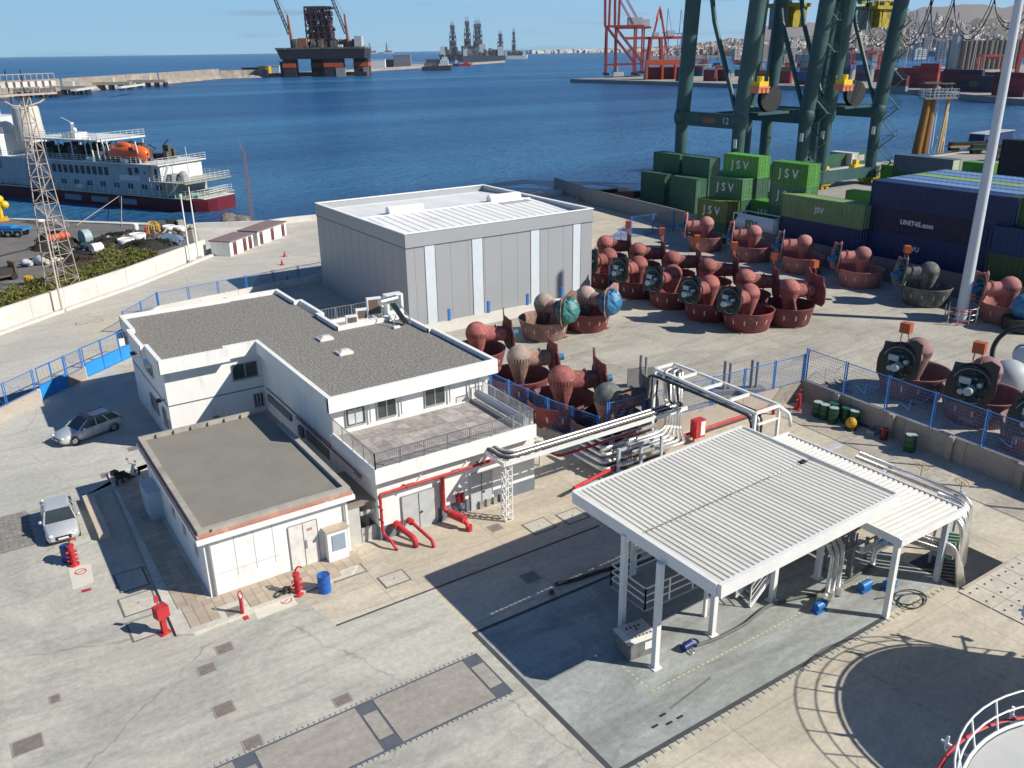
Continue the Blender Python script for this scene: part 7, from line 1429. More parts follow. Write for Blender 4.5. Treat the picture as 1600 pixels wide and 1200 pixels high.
for x in range(11, 80, 2): s.bar((x+.2, -.06, 2.5), (x+.2, -.06, 4.9 if x < 18 else 3.6), .09)
part('stanchion', s, shipw, ship)
# white curved bulwark of the aft house
s = MB(); s.smooth = True; n = 10; vs = []
for k in range(n+1):
    x = 26-8*k/n; y = -.38-.5*max(0, (k/n-.5))*1.4; vs += [(x, y, 5.0+.15*k/n*1.0), (x, y, 6.0+.0*k)]
s.add(vs, [(2*i, 2*i+1, 2*i+3, 2*i+2) for i in range(n)]); part('bulwark', s, shipw, ship)
# open clutter deck under a roof deck
deckbox('roof_deck', 31, 53, 11.6, 11.9, .6, shipw); srail([(53, -.7, 11.9), (31, -.7, 11.9), (31, -12.4, 11.9)], 1.2)
s = MB()
for x in (31.5, 35, 39, 43, 47, 51): s.bar((x, -.8, 8.1), (x, -.8, 11.6), .18); s.bar((x, -12.2, 8.1), (x, -12.2, 11.6), .18)
for x in (29.6, 33.0): s.bar((x, -.8, 8.1), (x+.4, -.8, 12.2), .25)
part('post', s, shipw, ship); s = MB(); rr = random.Random(8)
for k in range(80): a = Vector((rr.uniform(20, 54), rr.uniform(-11, -1.2), 8.1)); w_ = rr.uniform(.3, 1.4); h_ = rr.uniform(.5, 2.8 if a.x > 30 else 2.9); s.box(a.x-w_, a.x+w_, a.y-w_*.5, a.y+w_*.5, 8.1, 8.1+h_)
for k in range(50): a = Vector((rr.uniform(20, 54), rr.uniform(-11, -1.2), 9+rr.uniform(0, 2))); s.bar(a, a+Vector((rr.uniform(-2, 2), rr.uniform(-1, 1), rr.uniform(-1, 1))), .2)
part('deck_gear', s, mat('gear_dark', (0.09, 0.09, 0.085), .8, c2=(0.025, 0.025, 0.025), scale=.8, dirt=(0.3, 0.3, 0.28), dscale=1.2), ship)
for k, (x, y) in enumerate(((33.5, -.75), (24, -.9))): part('liferaft', MB().cyl((x-.8, y+.4, 8.5), (x+.8, y+.4, 8.5), .4, n=12), shipw, ship)
part('life_raft', MB().cyl((36, .1, 3.4), (38, .1, 3.4), .5, n=12), shipw, ship)
orb = mat('lifeboat_orange', (0.72, 0.13, 0.03), .35, c2=(0.65, 0.11, 0.025)); lb_ = MB(); lb_.smooth = True; vs = []; prof_ = [(-5.2, .2), (-4.8, 1.0), (-3.2, 1.45), (0, 1.55), (3.2, 1.45), (4.8, 1.0), (5.2, .2)]
for x, w_ in prof_:
    for k in range(12): a = PI*2*k/12; vs.append((24.5+x, -2.2+w_*math.cos(a), 9.7+(1.25 if math.sin(a) > 0 else 1.1)*min(1, w_)*math.sin(a)*(1.15 if abs(x) < 4 else .9)))
lb_.add(vs, [(i*12+j, i*12+(j+1) % 12, (i+1)*12+(j+1) % 12, (i+1)*12+j) for i in range(6) for j in range(12)]); lb_.smooth = False
lbo = one('lifeboat', lb_, orb, 'bright orange enclosed lifeboat hanging on the upper deck of the white ship', 'lifeboat'); 
MW = Matrix.Translation(SB) @ Matrix.Rotation(math.atan2(.866, -.5), 4, 'Z') @ Matrix.Diagonal((1, 1, 1.08, 1)); lbo.matrix_world = MW
part('cabin_top', MB().ball((25.6, -2.2, 10.9), .9, 14, sx=2.4, sz=.9), orb, lbo); part('hatch', MB().box(21.6, 22.7, -.83, -.76, 10.3, 10.9), blackm, lbo); part('keel_band', MB().box(20, 29, -2.5, -1.9, 8.3, 8.6), orb, lbo)
s = MB(); s.bar((20.5, -1.2, 8.1), (20.8, -.9, 12), .2); s.bar((28.5, -1.2, 8.1), (28.8, -.9, 12), .2); part('davit', s, shipw, ship)
# funnel, wheelhouse, mast
s = MB(); s.smooth = True; s.lathe([(2.9, 0), (2.7, 6.0), (2.55, 6.4), (2.2, 6.5), (2.0, 6.2)], 22, (58.5, -6.0, 10.8)); part('funnel', s, mat('funnel_cream', (0.58, 0.56, 0.50), .5, c2=(0.5, 0.48, 0.42)), ship); s = MB(); s.cyl((58.5, -6, 16.9), (58.5, -6, 17.2), 2.0, n=18); part('funnel_top', s, blackm, ship)
deckbox('forward_house', 62, 80, 7.9, 12.2, 1.0, shipw); wh_ = deckbox('wheelhouse', 65, 76, 12.2, 15.2, 2.2, shipw); s = MB()
for k in range(5): s.box(66+k*2.0, 67.3+k*2.0, -2.22, -2.14, 13.4, 14.5)
part('window_row', s, glass, wh_); deckbox('side_plate', 54, 72, 2.5, 8.0, .4, shipg); s = MB(); s.box(62, 64.5, -.42, -.36, 5.7, 7.4); part('rust_emblem', s, MARK('emblem', (0.25, 0.19, 0.10)), ship)
srail([(80, -1.1, 12.2), (62, -1.1, 12.2), (62, -12, 12.2)], 1.1); s = MB(); s.bar((69, -6, 15.2), (69.5, -6, 27), .25); s.bar((71, -6, 15.2), (69.5, -6, 25), .15); s.bar((67, -6, 15.2), (67, -6, 20), .1); s.bar((12, -5, 5.1), (12, -5, 11.0), .12); part('mast', s, shipw, ship)
s = MB(); s.cyl((61, -5, 12), (61, -5, 24), .16, n=8); s.cyl((56, -5, 16.8), (56, -5, 24), .14, n=8); part('dark_stack', s, blackm, ship)
s = MB(); s.bar((42, -4, 11.9), (40.5, -3, 14.6), .6); s.bar((40.5, -3, 14.6), (43.5, -3, 15.6), .15); s.box(39, 43, -5, -2, 11.9, 12.9); s.ball((39.6, -2.6, 13.4), .5, 10); part('davit_arm', s, shipw, ship)
s = MB(); s.ball((12.6, -4, 5.9), .9, 12); s.cyl((12.6, -4, 5.1), (12.6, -4, 6), .9, n=14); s.box(13.5, 15, -4, -2, 5.1, 6.3); part('winch', s, GR, ship); s = MB(); s.cyl((11, -1.2, 2.9), (13, -1.2, 2.9), .4, n=10); s.cyl((8.2, -3, 2.9), (9.4, -2.2, 2.9), .4, n=10); part('green_roll', s, MARK('mint_green', (0.22, 0.46, 0.36)), ship)
s = MB(); s.bar((13.5, -.3, 2.5), (10.2, -.3, 5.1), .6, .1); s.bar((14, -.3, 5.1), (12.3, -.3, 8.1), .5, .1); s.bar((14.3, -.3, 6.1), (12.6, -.3, 9.1), .06); part('ladder', s, shipw, ship)
s = MB(); s.tube([MW @ Vector((26, 0, 2.4)), P(190, 352, .2)], .06, n=5); s.tube([MW @ Vector((26, 0, 2.4)), P(120, 352, .2)], .06, n=5); one('mooring_rope', s, MARK('rope', (0.4, 0.36, 0.3)), 'pale mooring ropes from the red hull down to the dock', 'mooring rope')
s = MB(); rr = random.Random(15); cols_ = [MARK('lit_a', (0.05, 0.05, 0.05)), MARK('lit_b', (0.3, 0.28, 0.24)), MARK('lit_c', (0.10, 0.14, 0.2)), MARK('lit_d', (0.28, 0.1, 0.05)), MARK('lit_e', (0.5, 0.5, 0.47)), MARK('lit_f', (0.13, 0.10, 0.07))]
for k in range(420):
    px = rr.uniform(85, 290); py = 404-(px-85)*.14+rr.uniform(-20, 8); q = P(px, py, 0); s.cur = rr.choice((0, 0, 0, 1, 2, 3, 4, 5, 5, 0)); a = rr.uniform(0, 3.1); L_ = rr.uniform(.2, 1.4); s.bar(q+zz*rr.uniform(.05, .5), q+Vector((math.cos(a)*L_, math.sin(a)*L_, rr.uniform(.05, .7))), rr.uniform(.08, .5), rr.uniform(.06, .3))
part('dock_litter', s, cols_, kind='stuff')
# rocks by the stern
s = MB(); rr = random.Random(4)
for k in range(160):
    u = rr.random(); q = P(352+u*34, 343-10*(1-u)*rr.random()+rr.uniform(-2, 3), -1.2); r = rr.uniform(.5, 1.1); q.z = -2.3+rr.uniform(0, .9)
    o_ = len(s.v); s.ball(q, r, 6, sx=rr.uniform(.8, 1.3), sy=rr.uniform(.8, 1.2), sz=.8)
s.sm = [False]*len(s.sm); part('rock_armour', s, MARK('rock_brown', (0.20, 0.18, 0.14)), kind='stuff')
# ================================================================ BREAKWATER, RIG, DRILLSHIPS
bwm = mat('breakwater_stone', (0.33, 0.29, 0.25), .95, c2=(0.22, 0.19, 0.165), scale=.15, world=True, dirt=(0.42, 0.38, 0.33), dscale=.08)
bw = thing('breakwater', 'long grey-brown stone breakwater wall across the sea on the left, behind the ship', 'breakwater')
bp_ = [P(-300, 171, WZ), P(-60, 157, WZ), P(100, 146, WZ), P(250, 132, WZ), P(345, 123, WZ), P(420, 121, WZ), P(560, 113, WZ), P(620, 109, WZ), P(700, 104, WZ), P(790, 97.5, WZ)]
for i in range(len(bp_)-1):
    a, b = bp_[i], bp_[i+1]; away = Vector((a.x, a.y, 0)).normalized(); h = (11, 11, 11, 11, 9, 4, 4, 4, 4)[i]; d = 22; s = MB(); n = 14; vs = []; rr = random.Random(i)
    for k in range(n+1):
        p = a+(b-a)*k/n; j = lambda w_: away*rr.uniform(-w_, w_) if 0 < k < n else Vector((0, 0, 0)); vs += [p+j(2), p+away*7+zz*(h*.35)+j(1.5), p+away*13+zz*h*.4+j(1), p+away*14+zz*h, p+away*(14+d)+zz*h, p+away*(20+d)]
    s.add(vs, [(k*6+j, (k+1)*6+j, (k+1)*6+j+1, k*6+j+1) for k in range(n) for j in range(5)]); part('wall_section', s, bwm, bw)
for a, b, w_, l in ((112, 148, 26, 'leftmost jetty platform with dark piles off the breakwater'), (175, 140, 34, 'middle jetty platform with dark piles off the breakwater'), (232, 136, 34, 'right jetty platform with dark piles and a white hut off the breakwater'), (60, 152, 30, 'jetty platform partly hidden by the floodlight rack')):
    q = P(a, b, WZ); t = thing('jetty_platform', l, 'jetty', tuple(q), -.45); part('deck', MB().box(-w_/2, w_/2, -5, 5, 4, 6.5), MARK('jetty_stone', (0.33, 0.3, 0.25)), t)
    for k in range(5): part('pile', MB().box(-w_/2+k*w_/4.3, -w_/2+2.5+k*w_/4.3, -5, 5, -1, 4), blackm, t)
    part('hut', MB().box(-4, 3, -2, 2, 6.5, 10), MARK('hut_pale', (0.6, 0.57, 0.52)), t)
for (x0, y0_), (x1, y1_) in (((115, 141), (145, 137)), ((185, 137), (222, 132))):
    a, b = P(x0, y0_, 4), P(x1, y1_, 4); s = MB(); s.bar(a, b, 4, 1.2); one('jetty_bridge', s, MARK('bridge_white', (0.66, 0.66, 0.64)), 'pale footbridge linking %s' % ('the left and middle jetty platforms' if x0 < 150 else 'the middle and right jetty platforms'), 'footbridge')
def AB(px0, px1, py, z=WZ):
    """two points at the same viewing depth"""
    a = P(px0, py, z); dpt = (a-Vector((0, 0, CAM_H))).dot(fwd); return a, a+right*((px1-px0)*dpt/FOC)
def farbox(name, px0, px1, pyb, hpx, m, lb, cat, dep=12, roof=None):
    a, b = AB(px0, px1, pyb, WZ+1); d = (b-a); L = d.length; dist = ((a+b)/2-Vector((0, 0, 26))).length; h = hpx*dist/FOC*1.02; t = thing(name, lb, cat, (a.x, a.y, WZ+.5), math.atan2(d.y, d.x)); part('wall', MB().box(0, L, 0, dep, 0, h), m, t); part('roof', MB().box(-.4, L+.4, -.4, dep+.4, h, h+.6), roof or m, t); return t, L, h
for a, b, c, h, m, l in ((405, 412, 119, 13, yellow, 'yellow container stack on the breakwater'), (412, 421, 118, 12, yellow, 'larger yellow container stack on the breakwater'), (379, 405, 119, 11, MARK('store_dark', (0.1, 0.1, 0.12)), 'dark store on the breakwater left of the yellow stacks'), (424, 437, 116, 11, MARK('tank_pale_blue', (0.5, 0.55, 0.6)), 'pale tank block right of the yellow stacks'), (439, 462, 119, 19, B1, 'dark blue container stack at the left side of the rig'), (576, 602, 107, 12, whiteclean, 'white shed on the breakwater right of the rig'), (603, 615, 105, 10, blackm, 'dark shed between the two white sheds'), (615, 642, 104, 15, GR, 'large pale grey shed on the breakwater'), (643, 663, 104, 5, whiteclean, 'low white shed nearest the dark ferry')): farbox('quay_store', a, b, c, h, m, l, 'shed')
for a, b, l in ((356, 120, 'small white boat moored near the breakwater bend, left'), (372, 121, 'small dark and white boat moored near the breakwater bend, right')):
    q = P(a, b, WZ); t = thing('small_boat', l, 'boat', tuple(q), -.5); part('hull', MB().add([(-6, -2, 0), (6, -2, 0), (8, 0, 1.5), (6, 2, 0), (-6, 2, 0), (-6, -2.4, 2.4), (6, -2.4, 2.4), (9, 0, 2.8), (6, 2.4, 2.4), (-6, 2.4, 2.4)], [(0, 1, 6, 5), (1, 2, 7, 6), (2, 3, 8, 7), (3, 4, 9, 8), (4, 0, 5, 9), (5, 6, 7, 8, 9)]), shipw, t); part('cabin', MB().box(-3, 2, -1.5, 1.5, 2.4, 5), shipw, t)
# oil rig
ra_, rb_ = AB(447, 572, 120.5); rc = (ra_+rb_)/2; rw = (ra_-rb_).length
rig = thing('oil_rig', 'drilling rig with black hull, orange banded columns and two cranes beside the breakwater', 'oil rig', tuple(rc), math.atan2(-.55, .835))
k_ = rw/125.0   # metres per photo pixel at the rig
rigd = mat('rig_black', (0.022, 0.022, 0.032), .6, c2=(0.035, 0.03, 0.04)); rigo = mat('rig_orange', (0.55, 0.09, 0.015), .5); rigm = mat('rig_maroon', (0.075, 0.028, 0.045), .7, c2=(0.03, 0.025, 0.035), scale=.1); rigg = mat('rig_gear', (0.16, 0.15, 0.13), .7, c2=(0.05, 0.05, 0.05), scale=.15, dirt=(0.4, 0.38, 0.3), dscale=.1)
def rb(nm, x0, x1, y0, y1, z0, z1, m): return part(nm, MB().box((x0-510)*k_, (x1-510)*k_, y0*k_, y1*k_, z0*k_, z1*k_), m, rig)
for x0, x1 in ((448, 467), (511, 540)): rb('column', x0, x1, -14, 6, -3, 33, rigd); rb('orange_band', x0-.4, x1+.4, -14.4, 6.4, 14, 20, rigo)
for x0, x1 in ((484, 506), (551, 574)): rb('column', x0, x1, 20, 48, -3, 33, rigd); rb('orange_band', x0-.4, x1+.4, 19.6, 48.4, 14, 20, rigo)
rb('grey_fender', 529, 543, -15, -12, 0, 13, GR); rb('grey_fender', 566, 574.6, 17, 19, 0, 13, GR); rb('lower_brace', 467, 511, -8, -2, 1, 7, rigd); rb('lower_brace', 540, 572, 10, 20, 1, 6, rigd)
part('upper_hull', MB().add([((x-510)*k_, y*k_, z*k_) for z, s_ in ((26, 0), (40, 6)) for x, y in ((446-s_*.9, -16-s_*.3), (574+s_*.3, -16-s_*.3), (574+s_*.3, 50), (446-s_*.9, 50))], [(0, 3, 2, 1), (4, 5, 6, 7), (0, 1, 5, 4), (1, 2, 6, 5), (2, 3, 7, 6), (3, 0, 4, 7)]), rigd, rig)
rb('deck', 439, 576, -18, 52, 40.01, 42.5, rigg); s = MB(); rr = random.Random(2)
for i in range(110):
    x, y = rr.uniform(462, 566), rr.uniform(-12, 45); w_, h = rr.uniform(1.2, 4.5), rr.uniform(2, 13); s.box((x-w_-510)*k_, (x+w_-510)*k_, (y-3)*k_, (y+3)*k_, 42*k_, (42+h)*k_)
part('deck_module', s, rigg, rig); rb('white_module', 560, 571, -12, 10, 43, 58, W1); rb('white_module', 535, 542, -16, -10, 42.5, 46, W1); rb('orange_module', 474, 486, -10, 4, 42, 56, MARK('mod_rust', (0.3, 0.12, 0.05)))
s = MB()
for j in range(6):
    z0, z1 = 46+j*9, 55+j*9; wd = 21-j*.6
    for y in (0, 26):
        for i in range(5):
            x0 = 485+i*wd*.46; s.bar(((x0-510)*k_, y*k_, z0*k_), ((x0+.8-510)*k_, y*k_, z1*k_), 1.6)
            if i < 4: s.bar(((x0-510)*k_, y*k_, z0*k_), ((x0+wd*.46-510)*k_, y*k_, z1*k_), .9)
        s.bar(((485-510)*k_, y*k_, z1*k_), ((485+wd*1.9-510)*k_, y*k_, z1*k_), 1.5)
    for i in range(5): x0 = 485+i*wd*.46; s.bar(((x0-510)*k_, 0, z1*k_), ((x0-510)*k_, 26*k_, z1*k_), 1.0)
for i in range(40): x, y, z = rr.uniform(485, 525), rr.uniform(2, 22), rr.uniform(46, 95); w_ = rr.uniform(1, 4); s.box((x-w_-510)*k_, (x+w_-510)*k_, (y-2)*k_, (y+2)*k_, (z-2.5)*k_, (z+2.5)*k_)
s.box((488-510)*k_, (526-510)*k_, -1*k_, 27*k_, 97*k_, 100.5*k_); s.box((485-510)*k_, (500-510)*k_, -1*k_, 27*k_, 93*k_, 96*k_); [s.box((x0-510)*k_, (x0+rr.uniform(3, 9)-510)*k_, 3*k_, 23*k_, z0*k_, (z0+rr.uniform(4, 8))*k_) for x0, z0 in [(rr.uniform(485, 519), rr.uniform(44, 92)) for _ in range(55)]]; part('derrick', s, rigm, rig)
for x0, tx, zb, y in ((463, 437, 55, -4), (549, 522, 55, 0)):
    s = MB(); s.cyl(((x0-510)*k_, y*k_, 42*k_), ((x0-1-510)*k_, y*k_, 62*k_), 2.8*k_, 2.0*k_, n=10); s.cyl(((x0-1-510)*k_, y*k_, 62*k_), ((x0-3-510)*k_, y*k_, 89*k_), 2.0*k_, 1.4*k_, n=10); part('crane_post', s, MARK('crane_ochre', (0.30, 0.085, 0.03)), rig)
    s = MB(); a = Vector(((x0-3-510)*k_, y*k_, 62*k_)); b = Vector(((tx-510)*k_, y*k_, 132*k_)); truss(s, a, b, 3.0, 12, .45); s.bar(((x0-3-510)*k_, y*k_, 89*k_), b, .35); part('crane_boom', s, rigg, rig)
# drillships
def drillship(lb, px0, px1, pyw, hp, derr, m):
    a, b = AB(px0, px1, pyw); L = (b-a).length; k = L/(px1-px0); t = thing('drillship', lb, 'drillship', tuple(a), math.atan2(b.y-a.y, b.x-a.x)); s = MB(); Wd = 30
    s.add([(.04*L, 0, 0), (.97*L, 0, 0), (L, Wd/2, 2*k), (.97*L, Wd, 0), (.04*L, Wd, 0), (0, 0, hp*.55*k), (.97*L, 0, hp*.55*k), (1.03*L, Wd/2, hp*.7*k), (.97*L, Wd, hp*.55*k), (0, Wd, hp*.55*k)], [(0, 1, 6, 5), (1, 2, 7, 6), (2, 3, 8, 7), (3, 4, 9, 8), (4, 0, 5, 9), (5, 6, 7, 8, 9)]); part('hull', s, m, t)
    part('bridge', MB().box(.80*L, .93*L, 3, Wd-3, hp*.55*k, hp*1.35*k), shipw, t); part('aft_house', MB().box(.03*L, .12*L, 3, Wd-3, hp*.55*k, hp*1.2*k), shipw, t); s = MB(); rr = random.Random(px0)
    for i in range(46): x, w_ = rr.uniform(.12, .8)*L, rr.uniform(1.5, 6); s.box(x-w_, x+w_, 4, Wd-4, hp*.55*k, hp*(.55+rr.uniform(.1, .7))*k)
    part('deck_module', s, mat('ship_gear', (0.34, 0.34, 0.34), .7, c2=(0.1, 0.1, 0.11), scale=.06, world=True, dirt=(0.6, 0.6, 0.6), dscale=.05), t)
    for f, h, w_ in derr:
        x = f*L; s = MB(); ww = w_*k; z0 = hp*.6*k; zt = z0+h*k; n = 6
        for sx in (-1, 1):
            for sy in (-1, 1): s.bar((x+sx*ww/2, Wd/2+sy*ww/2, z0), (x+sx*ww/2, Wd/2+sy*ww/2, z0+h*.5*k), .9); s.bar((x+sx*ww/2, Wd/2+sy*ww/2, z0+h*.5*k), (x+sx*ww*.15, Wd/2+sy*ww*.15, zt), .8)
        for j in range(n):
            z = z0+h*k*j/n; w2 = ww if j < n/2 else ww*(1-.7*(j-n/2)/(n/2)); s.box(x-w2/2, x+w2/2, Wd/2-w2/2, Wd/2+w2/2, z, z+.8+ (h*k*.07 if j in (0, 3) else 0)); s.bar((x-w2/2, Wd/2-w2/2, z), (x+w2/2, Wd/2-w2/2, z+h*k/n), .7); s.bar((x+w2/2, Wd/2-w2/2, z), (x-w2/2, Wd/2-w2/2, z+h*k/n), .7)
        s.box(x-ww*.35, x+ww*.35, Wd/2-ww*.35, Wd/2+ww*.35, zt-h*k*.2, zt-h*k*.10); s.box(x-ww*.42, x+ww*.42, Wd/2-ww*.3, Wd/2+ww*.3, z0, z0+h*k*.42); s.box(x-ww*.2, x+ww*.25, Wd/2-ww*.2, Wd/2+ww*.2, z0+h*k*.42, z0+h*k*.8); s.bar((x, Wd/2, zt-3), (x, Wd/2, zt+h*k*.1), .7); part('derrick', s, MARK('derrick_grey', (0.17, 0.18, 0.21)), t)
drillship('large drillship with three grey derricks, left of the distant group', 686, 765, 96, 18, ((.28, 46, 10), (.57, 52, 10), (.80, 48, 10)), MARK('hull_navy', (0.05, 0.06, 0.09))); drillship('drillship overlapping the large one, with a twin derrick at its middle', 722, 792, 97, 16, ((.32, 50, 9), (.86, 34, 9)), MARK('hull_grey_navy', (0.12, 0.14, 0.17))); drillship('white-hulled drillship at the right end of the distant group', 788, 824, 93, 10, ((.42, 38, 6),), shipw)
drillship('small far drillship on the horizon just right of the rig', 575, 590, 84.2, 4, ((.2, 14, 2.5),), shipw); drillship('small far drillship on the horizon above the grey shed', 600, 615, 84.0, 4, ((.3, 14, 2.5),), shipw)
q, q9 = AB(659, 706, 111); L = (q9-q).length; k = L/47; t = thing('ferry', 'dark supply vessel with white superstructure sailing past the breakwater end', 'vessel', tuple(q), math.atan2(-.55, .835)); part('hull', MB().add([(0, 0, 0), (.95*L, 0, 0), (L, 8, 0), (.95*L, 16, 0), (0, 16, 0), (0, 0, 6*k), (.97*L, 0, 8*k), (1.04*L, 8, 9*k), (.97*L, 16, 8*k), (0, 16, 6*k)], [(0, 1, 6, 5), (1, 2, 7, 6), (2, 3, 8, 7), (3, 4, 9, 8), (4, 0, 5, 9), (5, 6, 7, 8, 9)]), MARK('hull_navy', (0.05, 0.06, 0.09)), t)
part('house', MB().box(.62*L, .88*L, 2, 14, 7*k, 16*k), shipw, t); part('bridge', MB().box(.68*L, .84*L, 3, 13, 16*k, 20*k), shipw, t); part('dark_gear', MB().box(.08*L, .55*L, 2, 14, 6*k, 12*k), mat('gear_maroon', (0.10, 0.04, 0.05), .7, c2=(0.3, 0.25, 0.22), scale=.2), t); part('deck_box', MB().box(.15*L, .6*L, 3, 13, 12*k, 17*k), MARK('store_dark', (0.1, 0.1, 0.12)), t); part('mast', MB().box(.76*L, .78*L, 7, 9, 20*k, 26*k), shipw, t)
def smallvessel(lb, px0, px1, py, hh, hm_, cm, cat='boat'):
    a, b = AB(px0, px1, py); L = (b-a).length; k = L/(px1-px0); t = thing('small_boat', lb, cat, tuple(a), math.atan2(b.y-a.y, b.x-a.x)); Wd = L*.25
    part('hull', MB().add([(0, 0, 0), (.9*L, 0, 0), (L, Wd/2, 0), (.9*L, Wd, 0), (0, Wd, 0), (0, 0, hh*.45*k), (.93*L, 0, hh*.5*k), (1.05*L, Wd/2, hh*.65*k), (.93*L, Wd, hh*.5*k), (0, Wd, hh*.45*k)], [(0, 1, 6, 5), (1, 2, 7, 6), (2, 3, 8, 7), (3, 4, 9, 8), (4, 0, 5, 9), (5, 6, 7, 8, 9)]), hm_, t); part('cabin', MB().box(.35*L, .75*L, Wd*.2, Wd*.8, hh*.45*k, hh*k), cm, t); part('mast', MB().box(.5*L, .53*L, Wd*.45, Wd*.55, hh*k, hh*1.7*k), cm, t)
smallvessel('white tug right of the dark supply vessel', 707, 718, 104, 9, MARK('hull_navy', (0.05, 0.06, 0.09)), shipw, 'tug'); smallvessel('bright red boat below the drillships', 717, 737, 103, 7, MARK('boat_red', (0.5, 0.03, 0.04)), MARK('boat_red2', (0.45, 0.1, 0.08))); smallvessel('tiny white boat far out right of the drillships', 848, 857, 84.5, 3, shipw, shipw); smallvessel('dark barge at the foot of the red cranes with a white and red wheelhouse', 944, 985, 126, 12, blackm, shipw, 'barge'); smallvessel('grey-blue launch on the quay beside the dark barge', 985, 1002, 122, 12, MARK('launch_blue', (0.1, 0.14, 0.2)), MARK('launch_blue2', (0.16, 0.2, 0.26)), 'launch')
# ================================================================ FAR TERMINAL
fl = MB(); fl.prism([(505, 660), (506, 100), (440, 225) if False else (470, 100), (430, 165), (900, 100), (1500, -400), (3000, -1200), (3000, 1500), (1100, 900), (700, 680)][:0] or [(507, 665), (512, 560), (505, 320), (452, 232), (400, 60), (760, -260), (1250, 300), (1150, 620), (800, 640)], -8, 0.3)
part('terminal_ground', fl, contm, kind='structure')
s = MB(); s.prism([(1900, -3200), (9000, -6000), (12000, 9000), (5200, 8200), (4200, 3300), (2700, 1500), (1750, 300), (1500, -900)], -8, .2); part('city_ground', s, mat('far_land', (0.16, 0.14, 0.12), .95, c2=(0.10, 0.095, 0.085), scale=.004, world=True, dirt=(0.26, 0.22, 0.18), dscale=.003), kind='structure')
rr = random.Random(31)
cols = [('red', MARK('far_red', (0.30, 0.03, 0.035)), 9), ('dark red', MARK('far_maroon', (0.16, 0.025, 0.04)), 12), ('navy', MARK('far_navy', (0.025, 0.035, 0.08)), 6), ('blue', MARK('far_blue', (0.04, 0.09, 0.2)), 4), ('green', MARK('far_green', (0.07, 0.16, 0.07)), 2), ('grey', MARK('far_grey', (0.26, 0.27, 0.28)), 3), ('orange', MARK('far_orange', (0.42, 0.13, 0.05)), 3), ('cream', MARK('far_cream', (0.5, 0.45, 0.36)), 2)]
pool = [c for c in cols for _ in range(c[2])]; cme = {}
for nm, m, _ in cols:
    s = MB(); s.box(0, 2.6, 0, 12.2, 0, 2.85)
    for kq in range(12): s.box(-.06, 0, .4+kq, .9+kq, .2, 2.6)
    cme[nm] = s.mesh('shipping_container', [m])
cnt = 0
def farcont(nm, x, y, z, rz=0):
    o = bpy.data.objects.new('shipping_container', cme[nm]); COL.objects.link(o); o.location = (x, y, z); o.rotation_euler = (0, 0, rz); tag(o, '%s container in the distant terminal stacks across the water' % nm, 'shipping container', '%s containers in the distant terminal' % nm)
blocks = []
for row, px0, px1, pyb, lv in ((0, 1072, 1420, 127, 3), (1, 1075, 1600, 119, 4)):
    px = px0
    while px < px1:
        if rr.random() < .93 and cnt < 260:
            pyy = pyb+(max(0, px-1180)*.068 if row == 0 else max(0, px-1180)*.045); q = P(px, pyy, .3); hgt = rr.choice((2, 3, 3, lv, lv)); base = rr.choice(pool)[0]
            for kz in range(hgt):
                nm = base if rr.random() < .55 else rr.choice(pool)[0]; farcont(nm, q.x, q.y, .3+2.9*kz); cnt += 1
        px += 22 if px < 1200 else 30
# right side stacks near the water
for px, pyb, hh, nmz in ((1425, 136, 4, 'red'), (1447, 137, 4, 'red'), (1462, 138, 5, 'red'), (1440, 136, 3, 'green'), (1500, 141, 4, 'dark red'), (1515, 142, 4, 'dark red'), (1530, 143, 4, 'navy'), (1545, 144, 3, 'green'), (1560, 145, 3, 'navy'), (1490, 135, 3, 'red'), (1405, 132, 3, 'navy'), (1585, 150, 4, 'red'), (1598, 152, 4, 'red')):
    q = P(px, pyb, .3)
    for kz in range(hh): farcont(nmz if kz % 2 else rr.choice((nmz, nmz, 'dark red')), q.x, q.y, .3+2.9*kz)
fm = MB(); rr = random.Random(77)
